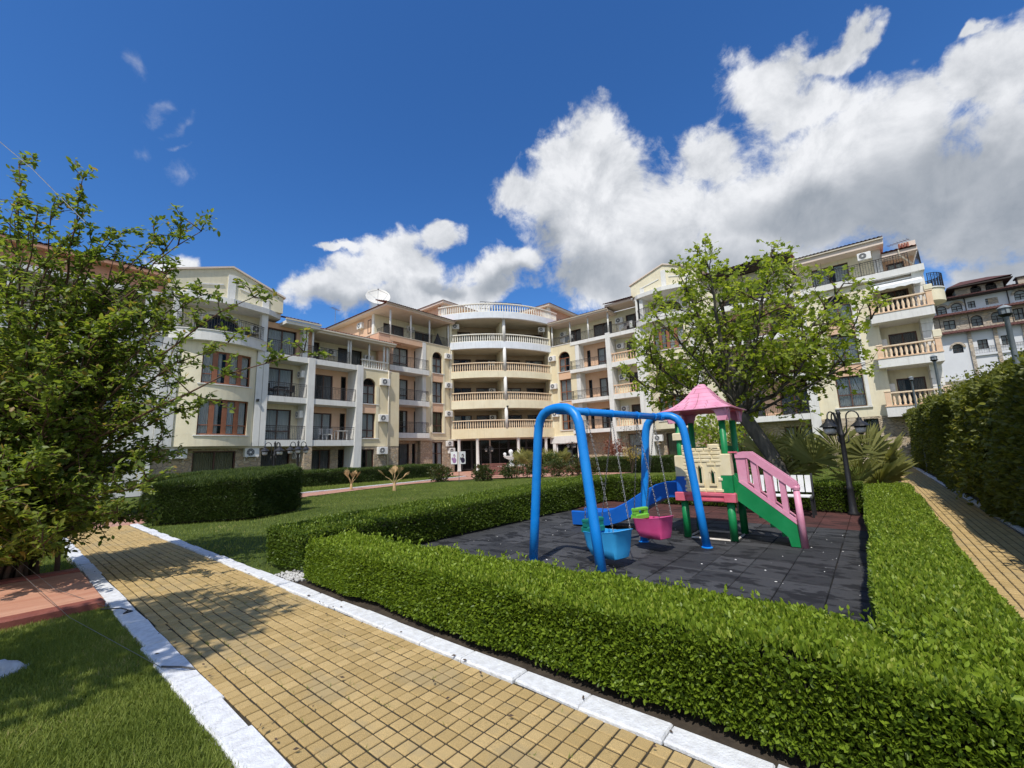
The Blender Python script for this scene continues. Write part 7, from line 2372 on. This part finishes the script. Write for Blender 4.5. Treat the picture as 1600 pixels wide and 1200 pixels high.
chair(11.3, T1 + 0.6, 5.82, PI / 2, BLACKM, 'dark patio chair left of the dark table on the balcony beside the bow windows', 'dark chairs on the upper balcony')
table(11.9, T1 + 0.6, 5.82, BLACKM, 'dark patio table on the upper balcony beside the bow windows')
chair(12.5, T1 + 0.6, 5.82, -PI / 2, BLACKM, 'dark patio chair right of the dark table on the balcony beside the bow windows', 'dark chairs on the upper balcony')
t = thing('balcony_bench', 'black metal bench on the round balcony under the left gable', 'bench', (8.4, T1 + 0.3, 9.32))
MB().box(-0.6, 0.6, -0.2, 0.2, 0.36, 0.40).build('seat', BLACKM, t, local=True)
mb = MB()
for k in range(9):
    mb.tube([(-0.56 + 0.14 * k, 0.18, 0.4), (-0.56 + 0.14 * k, 0.2, 0.72)], 0.012, 4)
mb.tube([(-0.6, 0.2, 0.74), (0.6, 0.2, 0.74)], 0.02, 5)
mb.build('backrest', BLACKM, t, local=True)
for sx in (-0.52, 0.52):
    MB().box(sx - 0.03, sx + 0.03, -0.18, 0.18, 0, 0.36).build('leg', BLACKM, t, local=True)
chair(9.75, T1 + 0.35, 9.32, 0.6, BLACKM, 'dark chair at the right end of the round balcony under the left gable', None)
t = thing('folded_parasol', 'dark folded parasol draped like a tent on the left terrace beside the curved balconies', 'parasol', (27.3, T2 + 0.9, 12.3))
MB().lathe([(0.62, 0.0), (0.50, 0.25), (0.25, 0.85), (0.06, 1.35), (0.02, 1.42)], (0, 0, 0.05), 9).build('canopy', CLOTHD, t, local=True)
MB().tube([(0, 0, 0), (0, 0, 1.5)], 0.025, 6).build('pole', STEEL, t, local=True)
def laundry(x, y, z, w_, label, seed):
    rnd = random.Random(seed)
    t = thing('drying_rack', label, 'drying rack', (x, y, z))
    mb = MB()
    for k in range(5):
        mb.tube([(-0.25 + 0.125 * k, -w_ / 2, 0.95), (-0.25 + 0.125 * k, w_ / 2, 0.95)], 0.01, 4)
    for s in (-1, 1):
        mb.tube([(-0.3, s * w_ / 2, 0.0), (0.25, s * w_ / 2, 0.95)], 0.014, 4)
        mb.tube([(0.3, s * w_ / 2, 0.0), (-0.25, s * w_ / 2, 0.95)], 0.014, 4)
    mb.build('rack', STEEL, t, local=True)
    for k in range(5):
        a = -w_ / 2 + w_ * k / 5
        h = rnd.uniform(0.35, 0.7)
        d = -0.25 + 0.125 * k
        MB().add([(d, a, 0.96), (d, a + w_ / 5.5, 0.96), (d + 0.03, a + w_ / 5.6, 0.96 - h), (d - 0.02, a + 0.03, 0.96 - h * 0.9), (d + 0.02, a, 0.97), (d + 0.02, a + w_ / 5.5, 0.97), (d + 0.06, a + w_ / 5.6, 0.96 - h), (d + 0.05, a + 0.03, 0.96 - h)],
                 [(0, 1, 2, 3), (4, 5, 6, 7), (0, 1, 5, 4), (2, 3, 7, 6), (0, 3, 7, 4), (1, 2, 6, 5)]).build('hung_cloth', rnd.choice((CURTAIN, PVC, GREYDRAPE, GREYCONC)), t, local=True)
laundry(S1 + 0.7, 23.4, 12.63, 1.9, 'drying rack hung with white washing at far left of the right wing\'s top terrace', 1)
laundry(S1 + 0.7, 16.7, 12.63, 1.7, 'drying rack with dark and white washing on top terrace, beside the maple crown', 2)

# ------------------------------------------------------------------ guy wires of the shrub, with pegs on the kerb
def wire(name, pts, r, label, peg=None):
    t = thing(name, label, 'guy wire', pts[0], 0, None)
    MB().tube(pts, r, 5).build('strand', STEEL, t)
    if peg:
        MB().tube(peg, 0.007, 5).build('peg', BLACKM, t)
wire('guy_wire', [(0.97, 4.36, 0.03), (0.62, 6.3, 0.10), (0.14, 9.6, 0.42)], 0.0028, 'pale taut guy wire running from kerb over grass and terracotta strip to the shrub', [(0.98, 4.42, 0.02), (1.06, 4.2, 0.045), (1.13, 4.15, 0.02)])
wire('guy_wire', [(0.97, 6.55, 0.03), (0.60, 7.8, 0.13), (0.16, 9.62, 0.5)], 0.0025, 'thin dark guy wire crossing the terracotta strip to the kerb', [(0.9, 6.7, 0.02), (1.02, 6.42, 0.05), (1.1, 6.3, 0.02), (1.02, 6.25, 0.03), (1.08, 6.38, 0.02)])
wire('stay_wire', [(0.47, 8.3, 5.05), (-0.10, 8.75, 5.82), (-3.2, 11.2, 9.3)], 0.006, 'dark wire rising from the shrub top to the upper left corner of the sky')
